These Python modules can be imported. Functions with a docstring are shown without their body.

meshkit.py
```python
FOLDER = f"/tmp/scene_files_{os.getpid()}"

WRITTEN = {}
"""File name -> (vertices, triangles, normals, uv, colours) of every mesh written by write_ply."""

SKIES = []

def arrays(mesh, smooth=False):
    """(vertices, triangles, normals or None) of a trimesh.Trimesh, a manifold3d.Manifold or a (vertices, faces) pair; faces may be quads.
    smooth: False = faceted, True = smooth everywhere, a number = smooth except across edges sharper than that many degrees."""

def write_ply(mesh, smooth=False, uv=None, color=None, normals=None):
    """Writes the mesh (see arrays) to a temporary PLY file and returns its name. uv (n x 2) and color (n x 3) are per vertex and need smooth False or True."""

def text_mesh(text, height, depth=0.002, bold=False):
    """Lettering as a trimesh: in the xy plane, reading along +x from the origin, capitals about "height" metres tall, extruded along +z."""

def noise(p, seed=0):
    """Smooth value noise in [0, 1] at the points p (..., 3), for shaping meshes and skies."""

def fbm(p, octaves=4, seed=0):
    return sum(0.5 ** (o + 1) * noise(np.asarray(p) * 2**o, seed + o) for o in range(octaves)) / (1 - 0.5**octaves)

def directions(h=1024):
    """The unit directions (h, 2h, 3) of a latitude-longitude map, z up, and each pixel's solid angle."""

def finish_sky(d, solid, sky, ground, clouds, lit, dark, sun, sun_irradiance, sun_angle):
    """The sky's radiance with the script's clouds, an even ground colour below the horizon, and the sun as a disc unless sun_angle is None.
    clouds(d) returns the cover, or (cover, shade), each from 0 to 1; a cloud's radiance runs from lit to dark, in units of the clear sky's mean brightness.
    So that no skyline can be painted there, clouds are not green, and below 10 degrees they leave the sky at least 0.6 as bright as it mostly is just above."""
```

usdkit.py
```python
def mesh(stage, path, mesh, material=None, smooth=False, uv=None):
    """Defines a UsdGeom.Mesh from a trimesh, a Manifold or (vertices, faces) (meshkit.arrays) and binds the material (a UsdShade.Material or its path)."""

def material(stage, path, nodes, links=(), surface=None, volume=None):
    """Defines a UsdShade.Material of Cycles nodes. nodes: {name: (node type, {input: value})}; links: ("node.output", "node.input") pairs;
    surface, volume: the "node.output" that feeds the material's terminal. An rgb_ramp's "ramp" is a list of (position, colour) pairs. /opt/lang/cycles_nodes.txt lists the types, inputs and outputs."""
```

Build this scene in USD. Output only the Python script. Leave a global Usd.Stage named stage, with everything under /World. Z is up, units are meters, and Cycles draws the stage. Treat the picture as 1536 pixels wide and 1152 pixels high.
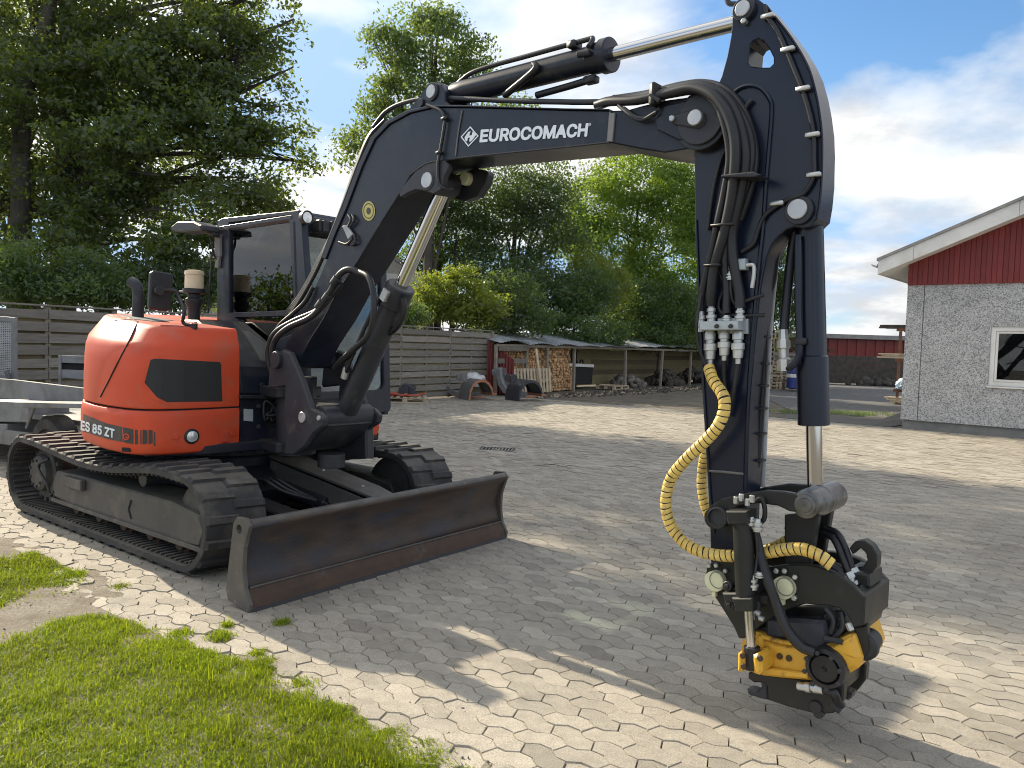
import math, random
import numpy as np, trimesh, usdkit, meshkit
import mapbox_earcut as earcut
from shapely.geometry import Polygon, LineString, Point
from shapely import affinity, union_all
from pxr import Usd, UsdGeom, UsdLux, UsdShade, Gf, Sdf, Vt

PI = math.pi
stage = Usd.Stage.CreateInMemory()
UsdGeom.SetStageUpAxis(stage, 'Z'); UsdGeom.SetStageMetersPerUnit(stage, 1.0)
world = UsdGeom.Xform.Define(stage, '/World'); stage.SetDefaultPrim(world.GetPrim())
UsdGeom.Scope.Define(stage, '/World/Looks')

# ------------------------------------------------------------------ camera
CAM_H, PITCH, ROLL, FPX = 1.6, math.radians(2.98), math.radians(1.72), 1154.0
_f = np.array([0, math.cos(PITCH), -math.sin(PITCH)]); _r0 = np.array([1.0, 0, 0]); _u0 = np.cross(_r0, _f)
CR = math.cos(ROLL) * _r0 + math.sin(ROLL) * _u0; CU = -math.sin(ROLL) * _r0 + math.cos(ROLL) * _u0; CF = _f
CP = np.array([0, 0, CAM_H])
cam = UsdGeom.Camera.Define(stage, '/World/camera')
M = Gf.Matrix4d(*CR, 0, *CU, 0, *(-CF), 0, *CP, 1)
cam.AddTransformOp().Set(M)
cam.CreateHorizontalApertureAttr(36.0); cam.CreateVerticalApertureAttr(27.0)
cam.CreateFocalLengthAttr(36.0 * FPX / 1536.0)
cam.CreateClippingRangeAttr(Gf.Vec2f(0.05, 5000))
cam.CreateExposureAttr(1.45)

# ------------------------------------------------------------------ sun and sky
SUN_EL, SUN_XY = math.radians(30.0), np.array([-0.735, 0.678])
SUN_XY = SUN_XY / np.linalg.norm(SUN_XY)
SUN = np.array([SUN_XY[0] * math.cos(SUN_EL), SUN_XY[1] * math.cos(SUN_EL), math.sin(SUN_EL)])
sun = UsdLux.DistantLight.Define(stage, '/World/sun')
sun.CreateIntensityAttr(0.71); sun.CreateAngleAttr(0.55); sun.CreateNormalizeAttr(True)
sun.CreateColorAttr(Gf.Vec3f(1.0, 0.89, 0.70))
z = SUN; x = np.cross([0, 0, 1.0], z); x /= np.linalg.norm(x); y = np.cross(z, x)
sun.AddTransformOp().Set(Gf.Matrix4d(*x, 0, *y, 0, *z, 0, 0, 0, 30, 1))

def mat(name, nodes, links, surface=None, volume=None):
    return usdkit.material(stage, '/World/Looks/' + name, nodes, links, surface=surface, volume=volume)

SKY_OFF = (-23.3, -17.45, 0.0)
sky_mat = mat('sky', {
    'sky': ('sky_texture', {'sky_type': 'single_scattering', 'sun_disc': False, 'sun_elevation': SUN_EL,
                            'sun_rotation': math.atan2(SUN_XY[0], SUN_XY[1]), 'altitude': 20.0, 'air_density': 1.0, 'aerosol_density': 0.6, 'ozone_density': 1.4}),
    'tc': ('texture_coordinate', {}), 'sep': ('separate_xyz', {}),
    'zz': ('math', {'math_type': 'add', 'value2': 0.22}), 'zm': ('math', {'math_type': 'maximum', 'value2': 0.03}),
    'dx': ('math', {'math_type': 'divide'}), 'dy': ('math', {'math_type': 'divide'}), 'cmb': ('combine_xyz', {'z': 0.0}),
    'map': ('mapping', {'location': SKY_OFF, 'scale': (1.0, 1.0, 1.0)}),
    'n1': ('noise_texture', {'scale': 0.95, 'detail': 8.0, 'roughness': 0.50, 'distortion': 0.15}),
    'cov': ('rgb_ramp', {'ramp': [(0.0, (0, 0, 0)), (0.43, (0, 0, 0)), (0.47, (0.5, 0.5, 0.5)), (0.53, (0.98, 0.98, 0.98)), (1, (1, 1, 1))]}),
    'n2': ('noise_texture', {'scale': 2.3, 'detail': 6.0, 'roughness': 0.6}),
    'shd': ('rgb_ramp', {'ramp': [(0.0, (1.6, 1.66, 1.75)), (0.42, (2.0, 2.04, 2.1)), (0.58, (2.85, 2.85, 2.8)), (1, (3.2, 3.2, 3.1))]}),
    'hs': ('hsv', {'saturation': 1.25, 'value': 0.51}), 'cap': ('mix', {'mix_type': 'darken', 'fac': 1.0, 'color2': (1.20, 1.85, 2.75)}),
    'hz': ('map_range', {'from_min': 0.0, 'from_max': 0.10, 'to_min': 0.6, 'to_max': 0.0, 'clamp': True}),
    'mx0': ('mix', {'color2': (2.5, 2.75, 3.0)}),
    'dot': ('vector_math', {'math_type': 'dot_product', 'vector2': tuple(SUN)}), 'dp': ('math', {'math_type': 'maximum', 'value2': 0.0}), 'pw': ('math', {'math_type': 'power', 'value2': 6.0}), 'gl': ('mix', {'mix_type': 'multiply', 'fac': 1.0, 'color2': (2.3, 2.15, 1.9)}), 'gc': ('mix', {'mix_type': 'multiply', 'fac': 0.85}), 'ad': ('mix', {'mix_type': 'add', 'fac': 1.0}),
    'mx': ('mix', {}), 'bg': ('background_shader', {'strength': 0.14})},
    [('tc.generated', 'sep.vector'), ('sep.z', 'zz.value1'), ('zz.value', 'zm.value1'), ('sep.x', 'dx.value1'), ('zm.value', 'dx.value2'),
     ('sep.y', 'dy.value1'), ('zm.value', 'dy.value2'), ('dx.value', 'cmb.x'), ('dy.value', 'cmb.y'), ('cmb.vector', 'map.vector'),
     ('map.vector', 'n1.vector'), ('map.vector', 'n2.vector'), ('n1.fac', 'cov.fac'), ('n2.fac', 'shd.fac'),
     ('sep.z', 'hz.value'), ('hz.result', 'mx0.fac'), ('sky.color', 'hs.color'), ('hs.color', 'cap.color1'), ('cap.color', 'mx0.color1'),
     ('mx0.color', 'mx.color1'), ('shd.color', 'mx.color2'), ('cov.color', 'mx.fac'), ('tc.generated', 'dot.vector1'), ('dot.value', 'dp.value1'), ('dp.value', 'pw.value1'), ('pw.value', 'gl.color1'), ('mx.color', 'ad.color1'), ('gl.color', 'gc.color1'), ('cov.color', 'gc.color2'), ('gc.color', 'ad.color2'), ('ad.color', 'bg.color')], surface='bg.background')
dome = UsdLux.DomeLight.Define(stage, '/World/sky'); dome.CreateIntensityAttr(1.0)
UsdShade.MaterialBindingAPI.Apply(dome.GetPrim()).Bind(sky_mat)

# ------------------------------------------------------------------ sight lines: where a ray of the survey photo meets a real plane
def ray(px, py):
    d = CF * FPX + CR * (px - 768.0) - CU * (py - 576.0)
    return d / np.linalg.norm(d)
def ground(px, py, z=0.0):
    d = ray(px, py); return CP + d * ((z - CAM_H) / d[2])
def on_plane(px, py, p0, n):
    d = ray(px, py); return CP + d * (((p0 - CP) @ n) / (d @ n))
def at_depth(px, py, depth):
    d = ray(px, py); return CP + d * (depth / d[1])
def project(P):
    q = np.asarray(P, float) - CP; zz = q @ CF
    return np.stack([768 + FPX * (q @ CR) / zz, 576 - FPX * (q @ CU) / zz, zz], -1)

# ------------------------------------------------------------------ scene helpers
ORG, COUNT = {}, {}
def numbered(parent, name):
    k = (parent, name); n = COUNT.get(k, 0); COUNT[k] = n + 1
    return name if n == 0 else f'{name}_{n:03d}'
def data(prim, label=None, cat=None, group=None, kind=None):
    for k, v in (('label', label), ('category', cat), ('group', group), ('kind', kind)):
        if v: prim.SetCustomDataByKey(k, v)
    return prim
def thing(name, label, cat, loc=(0, 0, 0), rotz=0.0, group=None, kind=None, local=False):
    p = '/World/' + numbered('/World', name)
    x = UsdGeom.Xform.Define(stage, p); x.AddTranslateOp().Set(Gf.Vec3d(*map(float, loc)))
    if rotz: x.AddRotateZOp().Set(math.degrees(rotz))
    ORG[p] = np.zeros(3) if local else np.asarray(loc, float)
    data(x.GetPrim(), label, cat, group, kind); return p
def cat(ms):
    ms = [m for m in ms if m is not None]
    if not ms: return None
    return trimesh.util.concatenate(ms) if len(ms) > 1 else ms[0]
def obj(name, m, material, parent='/World', label=None, cat_=None, group=None, kind=None, smooth=35, tone=None):
    if isinstance(m, list): m = cat(m)
    if m is None: print('NOTHING BUILT', parent, name); return parent
    p = parent + '/' + numbered(parent, name)
    org = np.zeros(3); q = parent
    while q in ORG or q.count('/') > 1:
        if q in ORG: org = ORG[q]; break
        q = q.rpartition('/')[0]
    if isinstance(m, trimesh.Trimesh):
        m = trimesh.Trimesh(np.asarray(m.vertices) - org, m.faces, process=False)
    else:
        m = (np.asarray(m[0]) - org, m[1])
    g = usdkit.mesh(stage, p, m, material, smooth=smooth)
    if any(k in name for k in ('hose', 'pipe', 'mirror_arm', 'rail', 'wiper', 'eye', 'loop')) and 'fitting' not in name and smooth == 35:
        g = usdkit.mesh(stage, p, m, material, smooth=75)
    if tone is not None:
        nv_ = len(g.GetPointsAttr().Get()); tone = tone if np.ndim(tone) and len(tone) == nv_ else np.full(nv_, float(np.mean(tone)))
        UsdGeom.PrimvarsAPI(g).CreatePrimvar('tone', Sdf.ValueTypeNames.FloatArray, 'vertex').Set(Vt.FloatArray.FromNumpy(np.asarray(tone, np.float32)))
    data(g.GetPrim(), label, cat_, group, kind); return p
def objs(name, ms, material, parent, **k):
    for m in ms: obj(name, m, material, parent, **k)
def structure(name, m, material, parent='/World', smooth=False, **k):
    return obj(name, m, material, parent, kind='structure' if parent == '/World' else None, smooth=smooth, **k)
def copy(src, loc, rotz=0.0, label=None, group=None, cat=None):
    base = src.rpartition('/')[2]
    base = base if not base[-3:].isdigit() else base[:-4]
    was = stage.GetPrimAtPath(src).GetCustomData()
    p = '/World/' + numbered('/World', base)
    x = UsdGeom.Xform.Define(stage, p)
    x.GetPrim().GetReferences().AddInternalReference(src)
    x.ClearXformOpOrder()
    x.AddTranslateOp().Set(Gf.Vec3d(*map(float, loc))); x.AddRotateZOp().Set(math.degrees(rotz))
    x.GetPrim().SetInstanceable(True)
    data(x.GetPrim(), label or was.get('label'), cat or was.get('category'), group or was.get('group')); return p

# ------------------------------------------------------------------ mesh helpers
def TM(v, f): return trimesh.Trimesh(np.asarray(v, float), np.asarray(f, int), process=False)
def tri_rings(rings):
    v = np.vstack(rings); ends = np.cumsum([len(r) for r in rings]).astype(np.uint32)
    return earcut.triangulate_float64(np.ascontiguousarray(v[:, :2]), ends).reshape(-1, 3).astype(int)
def area2(r):
    r = np.asarray(r); a, b = r, np.roll(r, -1, 0)
    return 0.5 * np.sum(a[:, 0] * b[:, 1] - b[:, 0] * a[:, 1])
def inset(r, c):
    r = np.asarray(r, float); p, n = np.roll(r, 1, 0), np.roll(r, -1, 0)
    d1 = r - p; d2 = n - r
    d1 /= np.linalg.norm(d1, axis=1, keepdims=True) + 1e-12; d2 /= np.linalg.norm(d2, axis=1, keepdims=True) + 1e-12
    n1 = np.stack([-d1[:, 1], d1[:, 0]], 1); n2 = np.stack([-d2[:, 1], d2[:, 0]], 1)
    b = n1 + n2; k = np.maximum(0.5 * np.sum(b * b, 1), 0.25)
    return r + c * b / k[:, None]
def slab(poly, t0, t1, c=0.0, holes=()):
    """Prism of a 2-D outline from height t0 to t1 with chamfered edges; returns vertices (u, v, w)."""
    rings = [np.asarray(poly, float)] + [np.asarray(h, float) for h in holes]
    rings[0] = rings[0] if area2(rings[0]) > 0 else rings[0][::-1]
    for i in range(1, len(rings)): rings[i] = rings[i] if area2(rings[i]) < 0 else rings[i][::-1]
    lv = [(c, t0), (0, t0 + c), (0, t1 - c), (c, t1)] if c > 0 else [(0, t0), (0, t1)]
    n = sum(len(r) for r in rings); V, F = [], []
    for k, (ci, w) in enumerate(lv):
        for r in rings:
            q = inset(r, ci) if ci else r
            V.append(np.column_stack([q, np.full(len(q), w)]))
    V = np.vstack(V)
    T = tri_rings([inset(r, c) if c else r for r in rings])
    # earcut winding
    a = V[T[0]]; s = np.cross(a[1] - a[0], a[2] - a[0])[2]
    ar = sum(np.cross(V[t[1]] - V[t[0]], V[t[2]] - V[t[0]])[2] for t in T[:50])
    T = T if ar > 0 else T[:, ::-1]
    top = T + n * (len(lv) - 1); bot = T[:, ::-1]
    F = [top, bot]
    for k in range(len(lv) - 1):
        o = 0
        for r in rings:
            m = len(r); i = np.arange(m); j = (i + 1) % m
            A = k * n + o; B = (k + 1) * n + o
            F.append(np.stack([A + i, A + j, B + j], 1)); F.append(np.stack([A + i, B + j, B + i], 1)); o += m
    return TM(V, np.vstack(F))
def place(m, o, ex, ey, ez):
    """Vertices (u,v,w) -> o + u ex + v ey + w ez (faces flipped if the frame is left-handed)."""
    v = np.asarray(m.vertices); P = np.asarray(o) + v[:, :1] * np.asarray(ex) + v[:, 1:2] * np.asarray(ey) + v[:, 2:] * np.asarray(ez)
    f = np.asarray(m.faces)
    if np.dot(np.cross(ex, ey), ez) < 0: f = f[:, ::-1]
    return TM(P, f)
def box(c, s, ch=0.0):
    """Axis-aligned chamfered box: centre c, size s."""
    x, y = s[0] / 2, s[1] / 2
    m = slab([(-x, -y), (x, -y), (x, y), (-x, y)], -s[2] / 2, s[2] / 2, min(ch, min(s) * 0.45))
    m.apply_translation(c); return m
def obox(c, s, ex, ey, ez, ch=0.0):
    return place(box((0, 0, 0), s, ch), c, ex, ey, ez)
def unit(v): v = np.asarray(v, float); return v / (np.linalg.norm(v) + 1e-12)
def perp(t):
    t = unit(t); a = np.cross(t, [0, 0, 1.0] if abs(t[2]) < 0.9 else [1.0, 0, 0]); a = unit(a)
    return a, np.cross(t, a)
def lathe(p0, p1, prof, n=24, cap=True):
    """Turned body about the axis p0->p1; prof: list of (fraction or metres along axis, radius) in metres."""
    p0, p1 = np.asarray(p0, float), np.asarray(p1, float); t = unit(p1 - p0); a, b = perp(t)
    an = np.arange(n) * 2 * PI / n; V = []
    for s, r in prof: V.append(p0 + t * s + r * (np.cos(an)[:, None] * a + np.sin(an)[:, None] * b))
    k = len(prof); V = np.vstack(V + [[p0 + t * prof[0][0]], [p0 + t * prof[-1][0]]]); F = []
    i = np.arange(n); j = (i + 1) % n
    for q in range(k - 1):
        A, B = q * n, (q + 1) * n
        F += [np.stack([A + i, A + j, B + j], 1), np.stack([A + i, B + j, B + i], 1)]
    F += [np.stack([np.full(n, k * n), j, i], 1), np.stack([np.full(n, k * n + 1), (k - 1) * n + i, (k - 1) * n + j], 1)]
    return TM(V, np.vstack(F))
def rod(p0, p1, r, n=20, c=0.003, r1=None):
    L = np.linalg.norm(np.asarray(p1, float) - np.asarray(p0, float)); r1 = r if r1 is None else r1; c = min(c, r * 0.4, L * 0.3)
    return lathe(p0, p1, [(0, r - c), (c, r), (L - c, r1), (L, r1 - c)], n)
def smooth_path(pts, n=8):
    P = np.asarray(pts, float)
    if len(P) < 3: return P
    Q = np.vstack([2 * P[0] - P[1], P, 2 * P[-1] - P[-2]]); out = []
    for i in range(1, len(Q) - 2):
        p0, p1, p2, p3 = Q[i - 1:i + 3]
        for t in np.linspace(0, 1, n, endpoint=False):
            out.append(0.5 * (2 * p1 + (p2 - p0) * t + (2 * p0 - 5 * p1 + 4 * p2 - p3) * t * t + (3 * p1 - p0 - 3 * p2 + p3) * t ** 3))
    return np.array(out + [P[-1]])
def tube(pts, r, sides=10, n=8, smooth=True):
    P = smooth_path(pts, n) if smooth else np.asarray(pts, float)
    T = np.gradient(P, axis=0); T /= np.linalg.norm(T, axis=1, keepdims=True) + 1e-12
    a = perp(T[0])[0]; V = []; an = np.arange(sides) * 2 * PI / sides
    R = np.broadcast_to(np.asarray(r, float), (len(P),)) if np.ndim(r) == 0 or len(np.atleast_1d(r)) == len(P) else np.interp(np.linspace(0, 1, len(P)), np.linspace(0, 1, len(r)), r)
    for k in range(len(P)):
        a = a - T[k] * (a @ T[k]); a = unit(a); b = np.cross(T[k], a)
        V.append(P[k] + R[k] * (np.cos(an)[:, None] * a + np.sin(an)[:, None] * b))
    V = np.vstack(V + [[P[0]], [P[-1]]]); k = len(P); i = np.arange(sides); j = (i + 1) % sides; F = []
    for q in range(k - 1):
        A, B = q * sides, (q + 1) * sides
        F += [np.stack([A + i, A + j, B + j], 1), np.stack([A + i, B + j, B + i], 1)]
    F += [np.stack([np.full(sides, k * sides), j, i], 1), np.stack([np.full(sides, k * sides + 1), (k - 1) * sides + i, (k - 1) * sides + j], 1)]
    return TM(V, np.vstack(F))
def loft(secs, cap=True):
    """Skin through closed sections (each n x 3, same count)."""
    n = len(secs[0]); V = np.vstack(secs); F = []; i = np.arange(n); j = (i + 1) % n
    for q in range(len(secs) - 1):
        A, B = q * n, (q + 1) * n
        F += [np.stack([A + i, A + j, B + j], 1), np.stack([A + i, B + j, B + i], 1)]
    if cap:
        for s, off, fl in ((secs[0], 0, True), (secs[-1], (len(secs) - 1) * n, False)):
            s = np.asarray(s); nrm = np.zeros(3)
            for q in range(n): nrm += np.cross(s[q] - s[0], s[(q + 1) % n] - s[0])
            ax, by = perp(nrm); T = tri_rings([np.column_stack([s @ ax, s @ by])])
            ar = sum(np.dot(np.cross(s[t[1]] - s[t[0]], s[t[2]] - s[t[0]]), nrm) for t in T)
            T = T if ar > 0 else T[:, ::-1]
            F.append((T[:, ::-1] if fl else T) + off)
    return TM(V, np.vstack(F))
def fixed(m):
    m = trimesh.Trimesh(m.vertices, m.faces, process=True); trimesh.repair.fix_normals(m); return m
def hit(px, py, m):
    """First point of mesh m on the sight line through (px, py), and its normal."""
    d = ray(px, py); v = np.asarray(m.vertices); f = np.asarray(m.faces)
    a, e1, e2 = v[f[:, 0]], v[f[:, 1]] - v[f[:, 0]], v[f[:, 2]] - v[f[:, 0]]
    h = np.cross(d, e2); det = np.sum(e1 * h, 1); ok = np.abs(det) > 1e-12; inv = np.where(ok, 1 / np.where(ok, det, 1), 0)
    s = CP - a; u = np.sum(s * h, 1) * inv; q = np.cross(s, e1); w = (q @ d) * inv; t = np.sum(e2 * q, 1) * inv
    ok &= (u >= -1e-6) & (w >= -1e-6) & (u + w <= 1 + 1e-6) & (t > 0.1)
    if not ok.any(): return None, None
    k = np.where(ok)[0][np.argmin(t[ok])]; nn = unit(np.cross(e1[k], e2[k])); nn = nn if nn @ d < 0 else -nn
    return CP + d * t[k], nn
def ngon(cx, cy, r, n=24, a0=0.0):
    a = a0 + np.arange(n) * 2 * PI / n; return np.column_stack([cx + r * np.cos(a), cy + r * np.sin(a)])
def round_poly(pts, r, n=4):
    p = Polygon(pts); q = p.buffer(-r, quad_segs=n).buffer(r, quad_segs=n)
    q = q if q.geom_type == 'Polygon' and not q.is_empty else p
    return np.array(q.exterior.coords)[:-1]

# ------------------------------------------------------------------ materials
def pmat(name, c1, c2=None, scale=4.0, rough=0.5, rough2=None, metal=0.0, bump=0.0, bscale=60.0, bdist=0.004, detail=5.0, spec=0.5, coat=0.0, dirt=None, dirt_at=(0.55, 0.75), dirt_scale=1.6, tone=0.0, vec_scale=(1, 1, 1), dust=None):
    nodes = {'geo': ('geometry', {}), 'map': ('mapping', {'scale': vec_scale}), 'n': ('noise_texture', {'scale': scale, 'detail': detail, 'roughness': 0.6}),
             'r': ('rgb_ramp', {'ramp': [(0.3, c1), (0.7, c2 or c1)]}), 'p': ('principled_bsdf', {'metallic': metal, 'specular_ior_level': spec, 'coat_weight': coat, 'roughness': rough})}
    links = [('geo.position', 'map.vector'), ('map.vector', 'n.vector'), ('n.fac', 'r.fac')]; col = 'r.color'
    if rough2 is not None:
        nodes['rr'] = ('map_range', {'from_min': 0.3, 'from_max': 0.7, 'to_min': rough, 'to_max': rough2, 'clamp': True}); links += [('n.fac', 'rr.value'), ('rr.result', 'p.roughness')]
    if tone:
        nodes |= {'at': ('attribute', {'attribute': 'tone'}), 'tr': ('map_range', {'to_min': 1 - tone, 'to_max': 1 + tone}), 'tm': ('mix', {'mix_type': 'multiply', 'fac': 1.0})}
        links += [('at.fac', 'tr.value'), (col, 'tm.color1'), ('tr.result', 'tm.color2')]; col = 'tm.color'
    if dirt:
        nodes |= {'dn': ('noise_texture', {'scale': dirt_scale, 'detail': 8.0, 'roughness': 0.65}), 'dr': ('map_range', {'from_min': dirt_at[0], 'from_max': dirt_at[1], 'clamp': True}), 'dm': ('mix', {'color2': dirt})}
        links += [('map.vector', 'dn.vector'), ('dn.fac', 'dr.value'), ('dr.result', 'dm.fac'), (col, 'dm.color1')]; col = 'dm.color'
    if dust:
        nodes |= {'sx': ('separate_xyz', {}), 'un': ('noise_texture', {'scale': 5.0, 'detail': 7.0, 'roughness': 0.7}), 'ua': ('math', {'math_type': 'multiply_add', 'value2': 0.9, 'value3': -0.45}), 'ub': ('math', {'math_type': 'add'}),
                  'ur': ('map_range', {'from_min': 0.55, 'from_max': 1.05, 'to_min': 0.0, 'to_max': dust[1], 'clamp': True}), 'um': ('mix', {'color2': dust[0]})}
        links += [('geo.normal', 'sx.vector'), ('geo.position', 'un.vector'), ('un.fac', 'ua.value1'), ('sx.z', 'ub.value1'), ('ua.value', 'ub.value2'), ('ub.value', 'ur.value'), ('ur.result', 'um.fac'), (col, 'um.color1')]; col = 'um.color'
    links.append((col, 'p.base_color'))
    if bump:
        nodes |= {'bn': ('noise_texture', {'scale': bscale, 'detail': 4.0, 'roughness': 0.6}), 'b': ('bump', {'strength': bump, 'distance': bdist})}
        links += [('map.vector', 'bn.vector'), ('bn.fac', 'b.height'), ('b.normal', 'p.normal')]
    return mat(name, nodes, links, surface='p.BSDF')

K = {}
K['paint'] = pmat('black_paint', (0.0065, 0.0085, 0.0145), (0.010, 0.012, 0.019), 3.0, 0.24, 0.40, spec=0.42, bump=0.10, bscale=240, bdist=0.001, dirt=(0.050, 0.046, 0.042), dirt_at=(0.57, 0.84), dirt_scale=7.0, dust=((0.20, 0.18, 0.15), 0.16))
K['stick_paint'] = pmat('stick_paint', (0.0035, 0.0065, 0.015), (0.006, 0.009, 0.019), 3.0, 0.20, 0.32, spec=0.45, bump=0.08, bscale=200, bdist=0.001, dirt=(0.02, 0.022, 0.026), dirt_at=(0.66, 1.0), dirt_scale=3)
K['iron'] = pmat('cast_iron', (0.011, 0.012, 0.016), (0.024, 0.024, 0.028), 5.0, 0.38, 0.58, bump=0.35, bscale=90, bdist=0.003, dirt=(0.085, 0.076, 0.066), dirt_at=(0.58, 0.86), dirt_scale=7, dust=((0.22, 0.20, 0.16), 0.25))
K['dark'] = pmat('dark_plastic', (0.012, 0.012, 0.013), (0.020, 0.020, 0.021), 6, 0.5, bump=0.2, bscale=200, bdist=0.001)
K['black'] = pmat('black_void', (0.004, 0.004, 0.004), None, 6, 0.8)
K['grey_plate'] = pmat('grey_plate', (0.13, 0.125, 0.12), (0.20, 0.19, 0.18), 5, 0.55, bump=0.2, bscale=80, bdist=0.002)
K['orange'] = pmat('orange_paint', (0.55, 0.060, 0.019), (0.64, 0.080, 0.028), 3.0, 0.42, 0.58, spec=0.38, bump=0.06, bscale=160, bdist=0.001, dirt=(0.36, 0.13, 0.08), dirt_at=(0.52, 0.85), dirt_scale=5.0, dust=((0.27, 0.24, 0.19), 0.22))
K['track'] = pmat('track_rubber', (0.017, 0.016, 0.017), (0.032, 0.030, 0.029), 7, 0.6, 0.8, bump=0.5, bscale=70, bdist=0.004, dirt=(0.11, 0.097, 0.08), dirt_at=(0.50, 0.82), dirt_scale=6, dust=((0.27, 0.24, 0.19), 0.45))
K['frame'] = pmat('track_frame_paint', (0.040, 0.037, 0.034), (0.068, 0.063, 0.057), 4, 0.55, bump=0.25, bscale=120, bdist=0.002, dirt=(0.145, 0.122, 0.095), dirt_at=(0.50, 0.82), dirt_scale=5, dust=((0.27, 0.24, 0.19), 0.45))
K['rust'] = pmat('rusty_steel', (0.034, 0.020, 0.014), (0.085, 0.050, 0.032), 11, 0.5, 0.75, bump=0.6, bscale=60, bdist=0.004, dirt=(0.13, 0.115, 0.10), dirt_at=(0.56, 0.80), dirt_scale=5.0, metal=0.25)
K['blade'] = pmat('worn_blade_steel', (0.021, 0.016, 0.014), (0.078, 0.054, 0.041), 4.5, 0.34, 0.6, bump=0.6, bscale=38, bdist=0.004, metal=0.3, dirt=(0.030, 0.036, 0.052), dirt_at=(0.47, 0.66), dirt_scale=2.4, vec_scale=(1, 1, 2.4), detail=9)
K['blade_side'] = pmat('blade_side_steel', (0.050, 0.045, 0.040), (0.095, 0.085, 0.074), 8, 0.5, bump=0.5, bscale=70, bdist=0.003, dirt=(0.22, 0.20, 0.16), dirt_at=(0.60, 0.74), dirt_scale=13)
K['chrome'] = pmat('chrome', (0.62, 0.62, 0.62), None, 4, 0.09, metal=1.0)
K['zinc'] = pmat('zinc_plate', (0.50, 0.50, 0.48), (0.66, 0.66, 0.62), 12, 0.32, 0.5, metal=0.85)
K['block'] = pmat('grey_manifold', (0.33, 0.37, 0.38), (0.40, 0.44, 0.45), 8, 0.4, metal=0.3)
K['pin'] = pmat('pin_steel', (0.38, 0.38, 0.38), (0.55, 0.55, 0.53), 14, 0.35, 0.55, metal=0.8)
K['pin_dark'] = pmat('dark_pin_steel', (0.09, 0.09, 0.09), (0.20, 0.195, 0.185), 16, 0.25, 0.45, metal=0.9)
K['cream'] = pmat('cream_cap', (0.56, 0.56, 0.36), (0.66, 0.65, 0.44), 10, 0.45)
K['hose'] = pmat('black_hose', (0.009, 0.009, 0.010), (0.015, 0.015, 0.017), 9, 0.38, bump=0.15, bscale=300, bdist=0.001)
K['yellow_hose'] = pmat('yellow_wrap', (0.66, 0.44, 0.09), (0.76, 0.56, 0.17), 12, 0.42, dirt=(0.28, 0.19, 0.075), dirt_at=(0.50, 0.78), dirt_scale=10)
K['yellow'] = pmat('yellow_paint', (0.62, 0.33, 0.030), (0.70, 0.40, 0.05), 7, 0.36, 0.55, bump=0.25, bscale=60, bdist=0.002, dirt=(0.10, 0.055, 0.03), dirt_at=(0.58, 0.70), dirt_scale=12)
K['attach'] = pmat('attachment_paint', (0.0055, 0.0058, 0.005), (0.010, 0.0105, 0.009), 5, 0.38, 0.55, bump=0.15, bscale=120, bdist=0.001, dirt=(0.045, 0.041, 0.033), dirt_at=(0.60, 0.90), dirt_scale=9, dust=((0.2, 0.18, 0.14), 0.12))
K['white'] = pmat('white_decal', (0.72, 0.75, 0.78), None, 5, 0.5)
K['decal_grey'] = pmat('decal_dark', (0.035, 0.033, 0.030), (0.050, 0.047, 0.042), 5, 0.5)
K['red_mark'] = pmat('red_mark', (0.50, 0.06, 0.03), None, 5, 0.5)
K['gold'] = pmat('gold_sticker', (0.50, 0.43, 0.12), None, 5, 0.5)
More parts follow.
